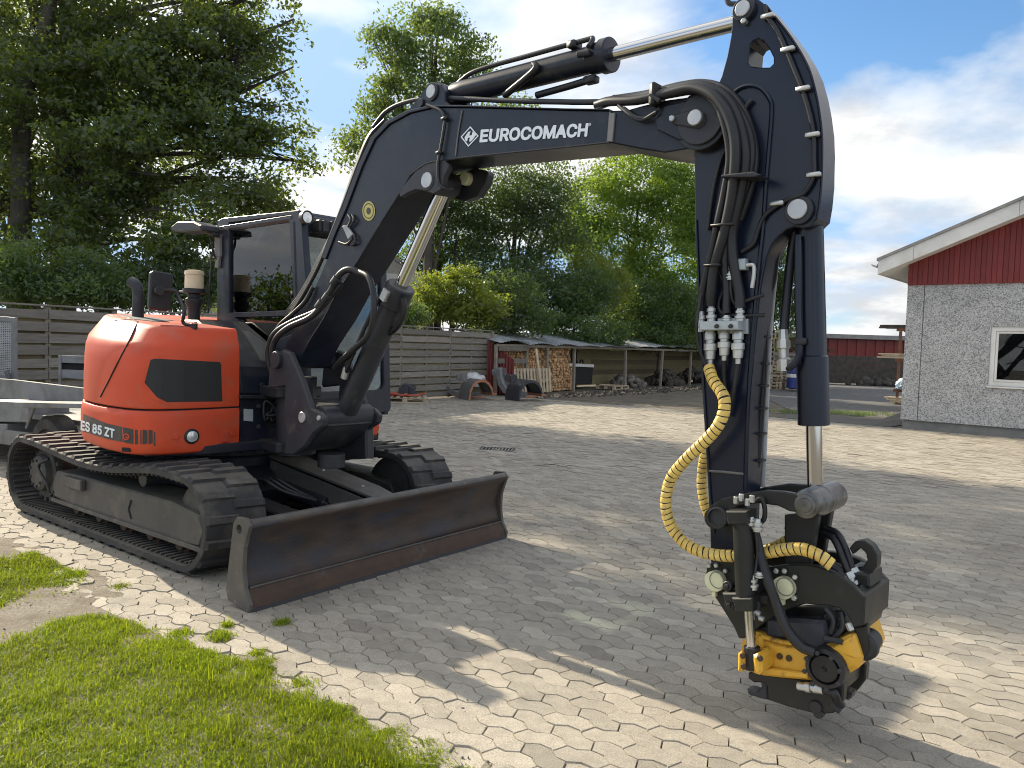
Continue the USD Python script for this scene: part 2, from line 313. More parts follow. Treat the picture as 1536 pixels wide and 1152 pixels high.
K['lens'] = pmat('lamp_lens', (0.55, 0.56, 0.55), (0.75, 0.76, 0.75), 40, 0.12, metal=0.55)
K['beacon'] = pmat('beacon_lens', (0.62, 0.50, 0.30), (0.72, 0.62, 0.44), 8, 0.15)
K['screen'] = pmat('vent_mesh', (0.010, 0.010, 0.010), (0.024, 0.024, 0.024), 320, 0.6, bump=0.8, bscale=420, bdist=0.002)
K['seat'] = pmat('seat_cloth', (0.015, 0.016, 0.018), (0.03, 0.03, 0.033), 30, 0.85)
K['alu'] = pmat('trailer_aluminium', (0.17, 0.175, 0.18), (0.26, 0.265, 0.27), 4, 0.45, 0.6, metal=0.55, dirt=(0.11, 0.10, 0.085), dirt_at=(0.48, 0.75), dirt_scale=3)
K['galv'] = pmat('galvanised_sheet', (0.34, 0.36, 0.38), (0.48, 0.50, 0.52), 3, 0.5, 0.7, metal=0.35, dirt=(0.14, 0.12, 0.09), dirt_at=(0.5, 0.8), dirt_scale=2)
K['fence'] = pmat('grey_fence_wood', (0.120, 0.108, 0.090), (0.215, 0.198, 0.170), 3.0, 0.85, bump=0.6, bscale=30, bdist=0.006, tone=0.28, vec_scale=(1, 1, 9), dirt=(0.075, 0.085, 0.05), dirt_at=(0.55, 0.85), dirt_scale=1.5)
K['fence_back'] = pmat('green_fence_wood', (0.15, 0.125, 0.065), (0.22, 0.19, 0.11), 3.0, 0.85, bump=0.5, bscale=30, bdist=0.006, tone=0.5, vec_scale=(1, 1, 9))
K['post'] = pmat('post_wood', (0.20, 0.175, 0.135), (0.30, 0.265, 0.21), 5, 0.85, bump=0.5, bscale=40, bdist=0.004, tone=0.2)
K['pallet'] = pmat('pallet_wood', (0.33, 0.26, 0.17), (0.47, 0.39, 0.28), 6, 0.8, bump=0.4, bscale=40, bdist=0.004, tone=0.25)
K['firewood'] = pmat('firewood', (0.40, 0.22, 0.10), (0.58, 0.38, 0.20), 14, 0.8, bump=0.5, bscale=50, bdist=0.004, tone=0.45)
K['earth'] = pmat('earth', (0.105, 0.088, 0.065), (0.19, 0.165, 0.125), 3.0, 0.9, bump=0.8, bscale=22, bdist=0.03, detail=9, dirt=(0.07, 0.058, 0.042), dirt_at=(0.5, 0.75), dirt_scale=0.9)
K['sand'] = pmat('sandy_dirt', (0.17, 0.145, 0.11), (0.36, 0.32, 0.255), 55, 0.95, bump=1.0, bscale=80, bdist=0.012, detail=10, dirt=(0.19, 0.155, 0.11), dirt_at=(0.47, 0.66), dirt_scale=3.5)
K['soil'] = pmat('lawn_soil', (0.12, 0.105, 0.05), (0.20, 0.17, 0.10), 9, 0.95, bump=0.8, bscale=50, bdist=0.01, detail=8)
K['joint'] = pmat('paver_joint', (0.040, 0.036, 0.028), (0.075, 0.068, 0.055), 12, 0.95, bump=0.5, bscale=90, bdist=0.004, dirt=(0.21, 0.185, 0.14), dirt_at=(0.46, 0.66), dirt_scale=0.9)
K['gravel'] = pmat('gravel', (0.085, 0.080, 0.074), (0.23, 0.215, 0.195), 34, 0.9, bump=1.0, bscale=40, bdist=0.03, detail=6)
K['asphalt'] = pmat('yard_gravel', (0.085, 0.084, 0.085), (0.155, 0.150, 0.145), 4, 0.9, bump=0.6, bscale=30, bdist=0.01, detail=9)
K['bark'] = pmat('bark', (0.035, 0.030, 0.024), (0.085, 0.075, 0.060), 6, 0.9, bump=0.8, bscale=20, bdist=0.02, vec_scale=(1, 1, 0.25))
K['red_sheet'] = pmat('red_sheet', (0.13, 0.014, 0.012), (0.17, 0.019, 0.016), 3, 0.42, 0.55)
K['red_board'] = pmat('red_board', (0.15, 0.016, 0.013), (0.19, 0.022, 0.018), 3, 0.55, tone=0.12)
K['white_trim'] = pmat('white_trim', (0.62, 0.60, 0.56), (0.72, 0.70, 0.66), 3, 0.5, dirt=(0.50, 0.47, 0.41), dirt_at=(0.5, 0.8), dirt_scale=2)
K['roof'] = pmat('roof_sheet', (0.20, 0.19, 0.18), (0.30, 0.29, 0.27), 3, 0.8, bump=0.3, bscale=30)
K['slate'] = pmat('dark_roof_tile', (0.055, 0.055, 0.058), (0.10, 0.10, 0.105), 5, 0.75, bump=0.4, bscale=30)
K['render_wall'] = pmat('grey_house_wall', (0.40, 0.385, 0.36), (0.50, 0.48, 0.45), 2, 0.9)
K['plinth'] = pmat('concrete_plinth', (0.16, 0.155, 0.145), (0.24, 0.23, 0.21), 4, 0.9, bump=0.3, bscale=50)
K['blue'] = pmat('blue_barrel', (0.02, 0.035, 0.16), (0.03, 0.05, 0.21), 3, 0.4)
K['rack'] = pmat('rust_rack', (0.11, 0.045, 0.025), (0.19, 0.085, 0.045), 6, 0.75)
K['bag_white'] = pmat('white_bag', (0.60, 0.59, 0.57), (0.74, 0.73, 0.71), 6, 0.6, bump=0.4, bscale=25, bdist=0.02)
K['bag_blue'] = pmat('blue_bag', (0.30, 0.50, 0.66), (0.60, 0.68, 0.74), 6, 0.5, bump=0.4, bscale=25, bdist=0.02)
K['tarp'] = pmat('dark_tarp', (0.020, 0.022, 0.030), (0.035, 0.038, 0.048), 5, 0.5, bump=0.4, bscale=18, bdist=0.02)
K['red_bits'] = pmat('red_scrap', (0.50, 0.06, 0.03), (0.40, 0.10, 0.05), 9, 0.6)
K['bucket'] = pmat('bucket_steel', (0.10, 0.105, 0.11), (0.17, 0.17, 0.17), 5, 0.5, metal=0.2, dirt=(0.16, 0.09, 0.05), dirt_at=(0.55, 0.8), dirt_scale=3)
K['bucket_orange'] = pmat('bucket_orange_edge', (0.30, 0.10, 0.05), (0.36, 0.18, 0.10), 6, 0.65)
K['stone'] = pmat('field_stone', (0.13, 0.115, 0.095), (0.25, 0.225, 0.19), 5, 0.9, bump=0.6, bscale=20, bdist=0.01, tone=0.2)
K['scrap'] = pmat('dark_scrap', (0.030, 0.027, 0.024), (0.085, 0.07, 0.055), 5, 0.8, bump=0.5, bscale=20, bdist=0.01)

# concrete pavers: fine speckled grain over a slow blotchy tone, each stone a little lighter or darker
K['paver'] = mat('concrete_paver', {
    'geo': ('geometry', {}), 'at': ('attribute', {'attribute': 'tone'}),
    'big': ('noise_texture', {'scale': 0.55, 'detail': 6.0, 'roughness': 0.6}), 'fine': ('noise_texture', {'scale': 170.0, 'detail': 3.0, 'roughness': 0.75}),
    'mid': ('noise_texture', {'scale': 14.0, 'detail': 6.0, 'roughness': 0.65}),
    'base': ('rgb_ramp', {'ramp': [(0.3, (0.375, 0.332, 0.268)), (0.7, (0.470, 0.424, 0.348))]}),
    'fr': ('rgb_ramp', {'ramp': [(0.28, (0.35, 0.35, 0.35)), (0.44, (0.85, 0.85, 0.85)), (0.58, (1.0, 1.0, 1.0)), (0.72, (1.5, 1.48, 1.44))]}),
    'mr': ('map_range', {'from_min': 0.3, 'from_max': 0.7, 'to_min': 0.86, 'to_max': 1.12}), 'tr': ('map_range', {'to_min': 0.74, 'to_max': 1.17}),
    'm1': ('mix', {'mix_type': 'multiply', 'fac': 1.0}), 'm2': ('mix', {'mix_type': 'multiply', 'fac': 1.0}), 'm3': ('mix', {'mix_type': 'multiply', 'fac': 1.0}),
    'st': ('noise_texture', {'scale': 2.3, 'detail': 4.0, 'roughness': 0.5}), 'sr': ('map_range', {'from_min': 0.63, 'from_max': 0.75, 'to_min': 0.0, 'to_max': 0.55, 'clamp': True}), 'm4': ('mix', {'color2': (0.10, 0.095, 0.085)}),
    'b': ('bump', {'strength': 0.5, 'distance': 0.0025}), 'p': ('principled_bsdf', {'roughness': 0.82, 'specular_ior_level': 0.35})},
    [('geo.position', 'big.vector'), ('geo.position', 'fine.vector'), ('geo.position', 'mid.vector'), ('geo.position', 'st.vector'), ('big.fac', 'base.fac'), ('fine.fac', 'fr.fac'), ('mid.fac', 'mr.value'), ('at.fac', 'tr.value'),
     ('base.color', 'm1.color1'), ('fr.color', 'm1.color2'), ('m1.color', 'm2.color1'), ('mr.result', 'm2.color2'), ('m2.color', 'm3.color1'), ('tr.result', 'm3.color2'),
     ('st.fac', 'sr.value'), ('sr.result', 'm4.fac'), ('m3.color', 'm4.color1'), ('m4.color', 'p.base_color'), ('fine.fac', 'b.height'), ('b.normal', 'p.normal')], surface='p.BSDF')
# washed aggregate wall: dark and pale chips in grey cement
K['aggregate'] = mat('washed_aggregate', {
    'geo': ('geometry', {}), 'v': ('voronoi_texture', {'scale': 58.0}), 'n': ('noise_texture', {'scale': 3.0, 'detail': 6.0}),
    's': ('separate_color', {}), 'r': ('rgb_ramp', {'ramp': [(0.0, (0.17, 0.17, 0.17)), (0.24, (0.24, 0.24, 0.238)), (0.36, (0.37, 0.365, 0.355)), (0.7, (0.44, 0.432, 0.42)), (1.0, (0.55, 0.54, 0.525))]}),
    'nr': ('map_range', {'from_min': 0.3, 'from_max': 0.7, 'to_min': 0.88, 'to_max': 1.08}), 'm': ('mix', {'mix_type': 'multiply', 'fac': 1.0}),
    'b': ('bump', {'strength': 0.6, 'distance': 0.008, 'invert': True}), 'p': ('principled_bsdf', {'roughness': 0.9, 'specular_ior_level': 0.2})},
    [('geo.position', 'v.vector'), ('geo.position', 'n.vector'), ('v.color', 's.color'), ('s.r', 'r.fac'), ('n.fac', 'nr.value'), ('r.color', 'm.color1'), ('nr.result', 'm.color2'), ('m.color', 'p.base_color'), ('v.distance', 'b.height'), ('b.normal', 'p.normal')], surface='p.BSDF')
def glass(name, tint, refl=1.0, rough=0.01):
    return mat(name, {'f': ('fresnel', {'IOR': 1.5}), 'k': ('math', {'math_type': 'multiply', 'value2': refl, 'use_clamp': True}), 't': ('transparent_bsdf', {'color': tint}), 'g': ('glossy_bsdf', {'color': (1, 1, 1), 'roughness': rough}), 'm': ('mix_closure', {})},
               [('f.fac', 'k.value1'), ('k.value', 'm.fac'), ('t.BSDF', 'm.closure1'), ('g.BSDF', 'm.closure2')], surface='m.closure')
K['cab_glass'] = glass('cab_glass', (0.76, 0.83, 0.82), 1.15)
K['window_glass'] = glass('window_glass', (0.55, 0.60, 0.60), 1.3)
def leafmat(name, dark, mid, light, trans=0.38, tcol=(0.30, 0.42, 0.04), gloss=0.05, big=0.35, tip=None):
    return mat(name, {'geo': ('geometry', {}), 'r': ('rgb_ramp', {'ramp': [(0.0, dark), (0.5, mid), (1.0, light)] if tip is None else [(0.0, dark), (0.45, mid), (0.86, light), (0.90, tip), (1.0, tip)]}),
        'bn': ('noise_texture', {'scale': big, 'detail': 3.0}), 'br': ('map_range', {'from_min': 0.35, 'from_max': 0.65, 'to_min': 0.72, 'to_max': 1.28}), 'bm': ('mix', {'mix_type': 'multiply', 'fac': 1.0}),
        'd': ('diffuse_bsdf', {}), 'tm': ('mix', {'mix_type': 'mix', 'fac': 0.6, 'color2': tcol}), 't': ('translucent_bsdf', {}), 'm': ('mix_closure', {'fac': trans}),
        'g': ('glossy_bsdf', {'color': (0.9, 0.95, 1.0), 'roughness': 0.38}), 'm2': ('mix_closure', {'fac': gloss})},
        [('geo.random_per_island', 'r.fac'), ('geo.position', 'bn.vector'), ('bn.fac', 'br.value'), ('r.color', 'bm.color1'), ('br.result', 'bm.color2'), ('bm.color', 'd.color'), ('bm.color', 'tm.color1'), ('tm.color', 't.color'),
         ('d.BSDF', 'm.closure1'), ('t.BSDF', 'm.closure2'), ('m.closure', 'm2.closure1'), ('g.BSDF', 'm2.closure2')], surface='m2.closure')
K['leaf_beech'] = leafmat('leaf_beech', (0.038, 0.064, 0.022), (0.060, 0.098, 0.028), (0.100, 0.138, 0.036), 0.50, (0.40, 0.50, 0.05), 0.05)
K['leaf_ash'] = leafmat('leaf_ash', (0.055, 0.095, 0.028), (0.090, 0.140, 0.036), (0.140, 0.185, 0.044), 0.48, (0.42, 0.54, 0.07))
K['leaf_dark'] = leafmat('leaf_dark', (0.040, 0.066, 0.026), (0.062, 0.098, 0.034), (0.094, 0.132, 0.042), 0.42, (0.32, 0.46, 0.06))
K['leaf_bright'] = leafmat('leaf_bright', (0.085, 0.155, 0.024), (0.140, 0.220, 0.032), (0.210, 0.290, 0.042), 0.5, (0.54, 0.70, 0.05))
K['leaf_yellow'] = leafmat('leaf_yellow', (0.095, 0.135, 0.018), (0.150, 0.195, 0.024), (0.230, 0.260, 0.034), 0.5, (0.54, 0.62, 0.05), big=1.2)
K['leaf_shrub'] = leafmat('leaf_shrub', (0.048, 0.088, 0.030), (0.078, 0.130, 0.040), (0.118, 0.175, 0.052), 0.44, (0.36, 0.52, 0.06), big=0.8)
K['needle'] = leafmat('needle', (0.018, 0.035, 0.020), (0.028, 0.050, 0.026), (0.045, 0.070, 0.034), 0.15, (0.10, 0.18, 0.03))
K['grass'] = leafmat('grass', (0.150, 0.215, 0.010), (0.215, 0.285, 0.015), (0.290, 0.330, 0.032), 0.45, (0.60, 0.68, 0.03), 0.015, big=1.6, tip=(0.34, 0.29, 0.12))
# ================================================================== THE SETTING
rng = np.random.default_rng(7)
import shapely
FU = unit([0.792, -0.610, 0]); LU = np.array([-FU[1], FU[0], 0])
UP = np.array([0, 0, 1.0])
OM = LU * 3.765 - FU * 6.0                      # slewing centre of the excavator on the ground

# ---- far ground
gx = np.concatenate([np.linspace(-400, -40, 10), np.linspace(-36, 36, 37), np.linspace(40, 400, 10)])
gy = np.concatenate([np.linspace(-60, -6, 6), np.linspace(-4, 60, 33), np.linspace(70, 800, 12)])
X, Y = np.meshgrid(gx, gy); n0 = len(gx)
V = np.stack([X.ravel(), Y.ravel(), np.full(X.size, -0.03)], 1)
ii, jj = np.meshgrid(np.arange(n0 - 1), np.arange(len(gy) - 1)); q = (jj * n0 + ii).ravel()
structure('ground', TM(V, np.vstack([np.stack([q, q + 1, q + n0 + 1], 1), np.stack([q, q + n0 + 1, q + n0], 1)])), K['earth'])

# ---- paved yard
FD = np.array([0.497, 0.868, 0]); FD = unit(FD); FP0 = np.array([-3.19, 20.14, 0])
def fpt(t): return FP0 + FD * t
YARD = Polygon([fpt(4.6)[:2] + [0.15, -0.1], (1.3, 22.5), (5.0, 19.85), (8.45, 17.02), (10.55, 15.25), (20, 7.25), (20, -1.5), (-3.2, -1.5), (-0.35, 2.35), (-1.8, 3.78), (-4.75, 6.5), (-13.5, 10.2), fpt(-12)[:2] + [0.15, -0.1]])
xy = np.array(YARD.exterior.coords)[:-1]; xy = xy if area2(xy) > 0 else xy[::-1]
pav = structure('pavement', TM(np.column_stack([xy, np.full(len(xy), -0.0125)]), tri_rings([xy])), K['joint'])
PP, PW = 0.1997, 0.1005
RA = math.radians(-38.9); rd = np.array([math.cos(RA), math.sin(RA), 0]); pd = np.array([-rd[1], rd[0], 0])
def wave(x, odd):
    ph = ((x + (0.020 if odd else 0.0)) / PP) % 1.0
    return 0.0335 * np.interp(ph, [0, 0.23, 0.52, 0.775, 1.0], [0, 1, 1, 0, 0]) - 0.017
def stone(par):
    """par 0: row over an even line with pointed ends; par 1: row under an even line with short upright ends."""
    up, lo_ = (0.137, 0.115) if par == 0 else (0.0, 0.027)
    def edge(a, odd):
        xs = np.concatenate([(np.array([0, 0.23, 0.52, 0.775]) + k) * PP - (0.020 if odd else 0) for k in (-1, 0, 1, 2)])
        m = xs[(xs > a + 0.006) & (xs < a + PP - 0.006)]; q = np.concatenate([[a], m, [a + PP]]); return np.column_stack([q, wave(q, odd)])
    L_ = edge(lo_, par == 1); U_ = edge(up, par == 0)
    return np.vstack([L_, (U_ + [0, PW])[::-1]])
SH = []
for par in (0, 1):
    r = stone(par); o = inset(r, 0.0012); t = inset(r, 0.0036); n = len(r)
    T = tri_rings([t]); a = np.cross(np.append(t[T[0][1]] - t[T[0][0]], 0), np.append(t[T[0][2]] - t[T[0][0]], 0))[2]
    T = T if a > 0 else T[:, ::-1]
    i = np.arange(n); j = (i + 1) % n
    vv = np.vstack([np.column_stack([t, np.zeros(n)]), np.column_stack([o, np.full(n, -0.0135)])])
    vv[:n, 2] = 0
    SH.append((vv, np.vstack([T, np.stack([n + i, n + j, j], 1), np.stack([n + i, j, i], 1)]), np.column_stack([o, np.zeros(n)]), T, r.mean(0)))
R0 = ground(860 + 590 / 6.345, 930 + 225 / 6.345)
kk, nn = np.meshgrid(np.arange(-340, 340), np.arange(-190, 190)); kk, nn = kk.ravel(), nn.ravel()
par = kk % 2
bx, by = nn * PP, kk * PW
cx = bx + np.where(par == 0, SH[0][4][0], SH[1][4][0]); cy = by + SH[0][4][1]
C = R0[:2] + cx[:, None] * rd[:2] + cy[:, None] * pd[:2]
dm = OM + FU * -0.1; inside = shapely.contains_xy(YARD, C[:, 0], C[:, 1])
pr = project(np.column_stack([C, np.zeros(len(C))]))
vis = (pr[:, 2] > 0.35) & (pr[:, 0] > -700) & (pr[:, 0] < 2300) & (pr[:, 1] < 2300)
keep = inside & vis
kk, bx, by, par, C, pr = kk[keep], bx[keep], by[keep], par[keep], C[keep], pr[keep]
# verge line between sand and stones (in survey order, from left to right)
EDGE = np.array([ground(*p)[:2] for p in [(-700, 650), (-260, 712), (5, 795), (60, 842), (150, 905), (250, 945), (330, 985), (420, 1020), (500, 1062), (575, 1096), (670, 1150), (780, 1245), (900, 1400)]])
EL = LineString(EDGE)
def sd(x, y):
    """Signed distance to the verge line, positive on the lawn side."""
    d = shapely.distance(EL, shapely.points(x, y))
    a = EDGE[:-1]; b = EDGE[1:]; best = np.full(np.shape(x), 1e9); sg = np.ones(np.shape(x))
    for p, q in zip(a, b):
        e = q - p; t = np.clip(((x - p[0]) * e[0] + (y - p[1]) * e[1]) / (e @ e), 0, 1); dx, dy = x - p[0] - t * e[0], y - p[1] - t * e[1]; dd = dx * dx + dy * dy
        u = dd < best; best = np.where(u, dd, best); sg = np.where(u, np.sign(e[0] * (y - p[1]) - e[1] * (x - p[0])), sg)
    return -sg * d
S = sd(C[:, 0], C[:, 1])
ok = S < 0.30; kk, bx, by, par, C, pr, S = kk[ok], bx[ok], by[ok], par[ok], C[ok], pr[ok], S[ok]
tone = np.clip(0.5 + 0.22 * rng.standard_normal(len(C)), 0, 1)
rag = np.clip(1 - (-S) / 0.45, 0, 1)                                    # looser near the verge
tx = rng.standard_normal(len(C)) * (0.007 + 0.016 * rag); ty = rng.standard_normal(len(C)) * (0.010 + 0.022 * rag)
hz = rng.standard_normal(len(C)) * (0.0013 + 0.003 * rag) - 0.005 * (rng.uniform(0, 1, len(C)) < .02)
sett = 0.010 * (meshkit.fbm(np.column_stack([C * 0.5, np.zeros(len(C))]), 3, 5) - 0.5)
def build_stones(sel, far=False):
    Vs, Fs, Ts, o = [], [], [], 0
    for p in (0, 1):
        id_ = sel[par[sel] == p]
        if len(id_) == 0: continue
        sv, sf, fv, ff, c = SH[p]
        v, f = (fv, ff) if far else (sv, sf)
        lx = v[None, :, 0] + bx[id_][:, None]; ly = v[None, :, 1] + by[id_][:, None]
        z = v[None, :, 2] + hz[id_][:, None] + tx[id_][:, None] * (v[None, :, 0] - c[0]) + ty[id_][:, None] * (v[None, :, 1] - c[1]) + sett[id_][:, None] * 0.4
        P = R0 + lx[..., None] * rd + ly[..., None] * pd + z[..., None] * UP
        Vs.append(P.reshape(-1, 3)); m = v.shape[0]
        Fs.append((f[None] + (np.arange(len(id_)) * m)[:, None, None]).reshape(-1, 3) + o); o += len(id_) * m
        Ts.append(np.repeat(tone[id_], m))
    return TM(np.vstack(Vs), np.vstack(Fs)), np.concatenate(Ts)
relm = C - OM[:2]; uf, ul = relm @ FU[:2], relm @ LU[:2]
hidden = ((np.abs(ul) < 1.15) & (uf > -2.0) & (uf < 2.2))
front = np.where((pr[:, 0] > 0) & (pr[:, 0] < 1536) & (pr[:, 1] < 1150) & (S < 0.0) & ~hidden)[0]
single = front[np.argsort(-pr[front, 1])][:300]
for k in single:
    m, t = build_stones(np.array([k])); obj('paver', m, K['paver'], pav, smooth=False, tone=t)
rest = np.setdiff1d(np.arange(len(C)), single)
near = rest[pr[rest, 2] < 9.5]; far = rest[pr[rest, 2] >= 9.5]
m, t = build_stones(near); obj('paver_field', m, K['paver'], pav, smooth=False, tone=t, kind='stuff')
m, t = build_stones(far, True); obj('paver_field', m, K['paver'], pav, smooth=False, tone=t, kind='stuff')

# ---- sandy verge and lawn ground (one height field that dips under the stones)
gx = np.arange(-9.0, 2.2, 0.045); gy = np.arange(0.6, 8.8, 0.045); X, Y = np.meshgrid(gx, gy)
s_ = sd(X.ravel(), Y.ravel()).reshape(X.shape)
P3 = np.stack([X, Y, np.zeros_like(X)], -1)
nz = meshkit.fbm(P3 * 3.0, 5, 3) - 0.5; nf = meshkit.fbm(P3 * 14.0, 3, 9) - 0.5
Z = np.where(s_ > 0, np.clip(s_ * 0.09, 0, 0.024), np.clip(s_ * 0.012, -0.02, 0)) - 0.004 + nz * 0.016 * np.clip(1.2 + s_ * 2, .25, 1.6) + nf * 0.006 * np.clip(1.2 + s_ * 2, .3, 1.5)
q = (np.arange(len(gy) - 1)[:, None] * len(gx) + np.arange(len(gx) - 1)[None]).ravel()
use = (s_.ravel()[q] > -0.75); q = q[use]; n0 = len(gx)
VZ = TM(np.stack([X, Y, Z], -1).reshape(-1, 3), np.vstack([np.stack([q, q + 1, q + n0 + 1], 1), np.stack([q, q + n0 + 1, q + n0], 1)]))
VZ.remove_unreferenced_vertices()
structure('dirt_verge', VZ, K['sand'], smooth=True)
def verge_z(x, y):
    i = np.clip(((x - gx[0]) / 0.045).astype(int), 0, len(gx) - 1); j = np.clip(((y - gy[0]) / 0.045).astype(int), 0, len(gy) - 1); return Z[j, i]
# lawn: main patch, upper patch and single tufts, traced on the ground
def gpoly(p): return Polygon([ground(*a)[:2] for a in p])
lawn = [gpoly([(-500, 905), (0, 955), (70, 940), (150, 926), (215, 932), (262, 948), (295, 972), (335, 985), (400, 998), (448, 1020), (480, 1048), (520, 1062), (560, 1088), (625, 1108), (612, 1122), (655, 1135), (720, 1160), (700, 1700), (-900, 1700)]),
        gpoly([(-420, 800), (0, 836), (40, 832), (72, 838), (100, 852), (142, 878), (120, 892), (60, 904), (0, 925), (-500, 880)])]
tufts = [(42, 833, .10), (386, 980, .06), (340, 938, .05), (422, 935, .07), (330, 955, .10), (300, 985, .12), (395, 995, .10), (455, 1025, .09), (505, 1070, .10), (590, 1098, .09), (645, 1137, .12), (270, 950, .1), (180, 880, .08), (110, 862, .1), (640, 1115, .05), (250, 968, .12)]
def blades(xs, ys, hs, zf, seed):
    g = np.random.default_rng(seed); n = len(xs); a = g.uniform(0, 2 * PI, n); lean = g.uniform(0.15, 1.5, n); w = g.uniform(0.0011, 0.0025, n)
    d = np.stack([np.cos(a), np.sin(a), 0 * a], 1); s = np.stack([-np.sin(a), np.cos(a), 0 * a], 1); b = np.stack([xs, ys, zf - 0.004], 1)
    mid = b + d * (hs * lean * 0.30)[:, None] + UP * (hs * 0.62)[:, None]; tip = b + d * (hs * lean * 0.9)[:, None] + UP * (hs * np.maximum(1.0 - 0.45 * lean, .25))[:, None]
    V = np.stack([b - s * w[:, None], b + s * w[:, None], mid - s * w[:, None] * .8, mid + s * w[:, None] * .8, tip], 1).reshape(-1, 3)
    o = np.arange(n)[:, None] * 5
    return TM(V, np.vstack([o + [0, 1, 3], o + [0, 3, 2], o + [2, 3, 4]]))
bxs, bys = [], []
for pl in lawn:
    x0, y0, x1, y1 = pl.bounds; x0, y0 = max(x0, -5.0), max(y0, 1.2); n = int((x1 - x0) * (y1 - y0) * 30000)
    px, py = rng.uniform(x0, x1, n), rng.uniform(y0, y1, n)
    pp = project(np.column_stack([px, py, 0 * px])); v = (pp[:, 0] > -420) & (pp[:, 1] < 1750) & shapely.contains_xy(pl, px, py)
    px, py = px[v], py[v]
    dn = meshkit.fbm(np.column_stack([px * 2.6, py * 2.6, 0 * px]), 5, 21); din = shapely.distance(pl.exterior, shapely.points(px, py))
    pk = np.clip((dn - 0.36) * 7 + np.clip(din / 0.35, 0, 1) * 1.1 - 0.12, 0.04, 1); v = rng.uniform(0, 1, len(px)) < pk
    bxs.append(px[v]); bys.append(py[v])
for tx_, ty_, r in tufts:
    c = ground(tx_, ty_); n = int(r * 4200); rr = r * np.sqrt(rng.uniform(0, 1, n)) * rng.uniform(0.3, 1.0, n); a = rng.uniform(0, 2 * PI, n)
    bxs.append(c[0] + rr * np.cos(a)); bys.append(c[1] + rr * np.sin(a))
bxs, bys = np.concatenate(bxs), np.concatenate(bys)
hn = meshkit.fbm(np.column_stack([bxs * 5, bys * 5, 0 * bxs]), 3, 33)
hs = (0.010 + 0.034 * rng.uniform(0, 1, len(bxs)) ** 1.6) * (0.35 + 1.3 * hn)
pick = rng.permutation(len(bxs))[:9000]; pick = pick[meshkit.fbm(np.column_stack([bxs[pick] * 1.3, bys[pick] * 1.3, 0 * pick]), 3, 61) > .46]
def clover(x, y, z, seed):
    g = np.random.default_rng(seed); n = len(x); nr = g.standard_normal((n, 3)) * [.35, .35, .1] + [0, 0, 1]; nr /= np.linalg.norm(nr, axis=1, keepdims=True); a = np.cross(nr, g.standard_normal((n, 3))); a /= np.linalg.norm(a, axis=1, keepdims=True); q = np.cross(nr, a)
    p = np.stack([x + g.normal(0, .01, n), y + g.normal(0, .01, n), z + g.uniform(.004, .022, n)], 1); s = g.uniform(.005, .011, n)[:, None]
    V = np.stack([p - a * s, p - q * s * .8, p + a * s, p + q * s * .8], 1).reshape(-1, 3); o = np.arange(n)[:, None] * 4; return TM(V, np.vstack([o + [0, 1, 2], o + [0, 2, 3]]))
gz = np.maximum(verge_z(bxs, bys), -0.003)
tall = rng.permutation(len(bxs))[:int(len(bxs) * .02)]; hs[tall] *= rng.uniform(1.6, 2.6, len(tall))
obj('grass', [blades(bxs, bys, hs, gz, 5), clover(bxs[pick], bys[pick], gz[pick], 6)], K['grass'], label='bright green patchy grass in the lower left corner', cat_='grass', kind='stuff', smooth=False)

pg_ = np.random.default_rng(44); pbx, pby = [], []
for _ in range(5200):
    p_ = ground(pg_.uniform(-60, 760), pg_.uniform(775, 1160))
    s_1 = float(sd(np.array([p_[0]]), np.array([p_[1]]))[0])
    if -0.5 < s_1 < 0.6 and pg_.uniform() < math.exp(-abs(s_1) * 3): pbx.append(p_[0]); pby.append(p_[1])
pbx, pby = np.array(pbx), np.array(pby); oc = trimesh.creation.icosphere(0); pr_s = 0.0016 + 0.006 * pg_.uniform(0, 1, len(pbx)) ** 5
PV = (oc.vertices[None] * pr_s[:, None, None] * pg_.uniform(.5, 1.2, (len(pbx), 1, 3)) + np.stack([pbx, pby, np.maximum(verge_z(pbx, pby), -.001)], 1)[:, None]).reshape(-1, 3); PF_ = (oc.faces[None] + (np.arange(len(pbx)) * len(oc.vertices))[:, None, None]).reshape(-1, 3)
obj('grit', TM(PV, PF_), K['stone'], label='small stones and crumbs of earth scattered along the lawn edge', cat_='grit', kind='stuff', smooth=False, tone=np.repeat(pg_.uniform(0, 1, len(pbx)), len(oc.vertices)))

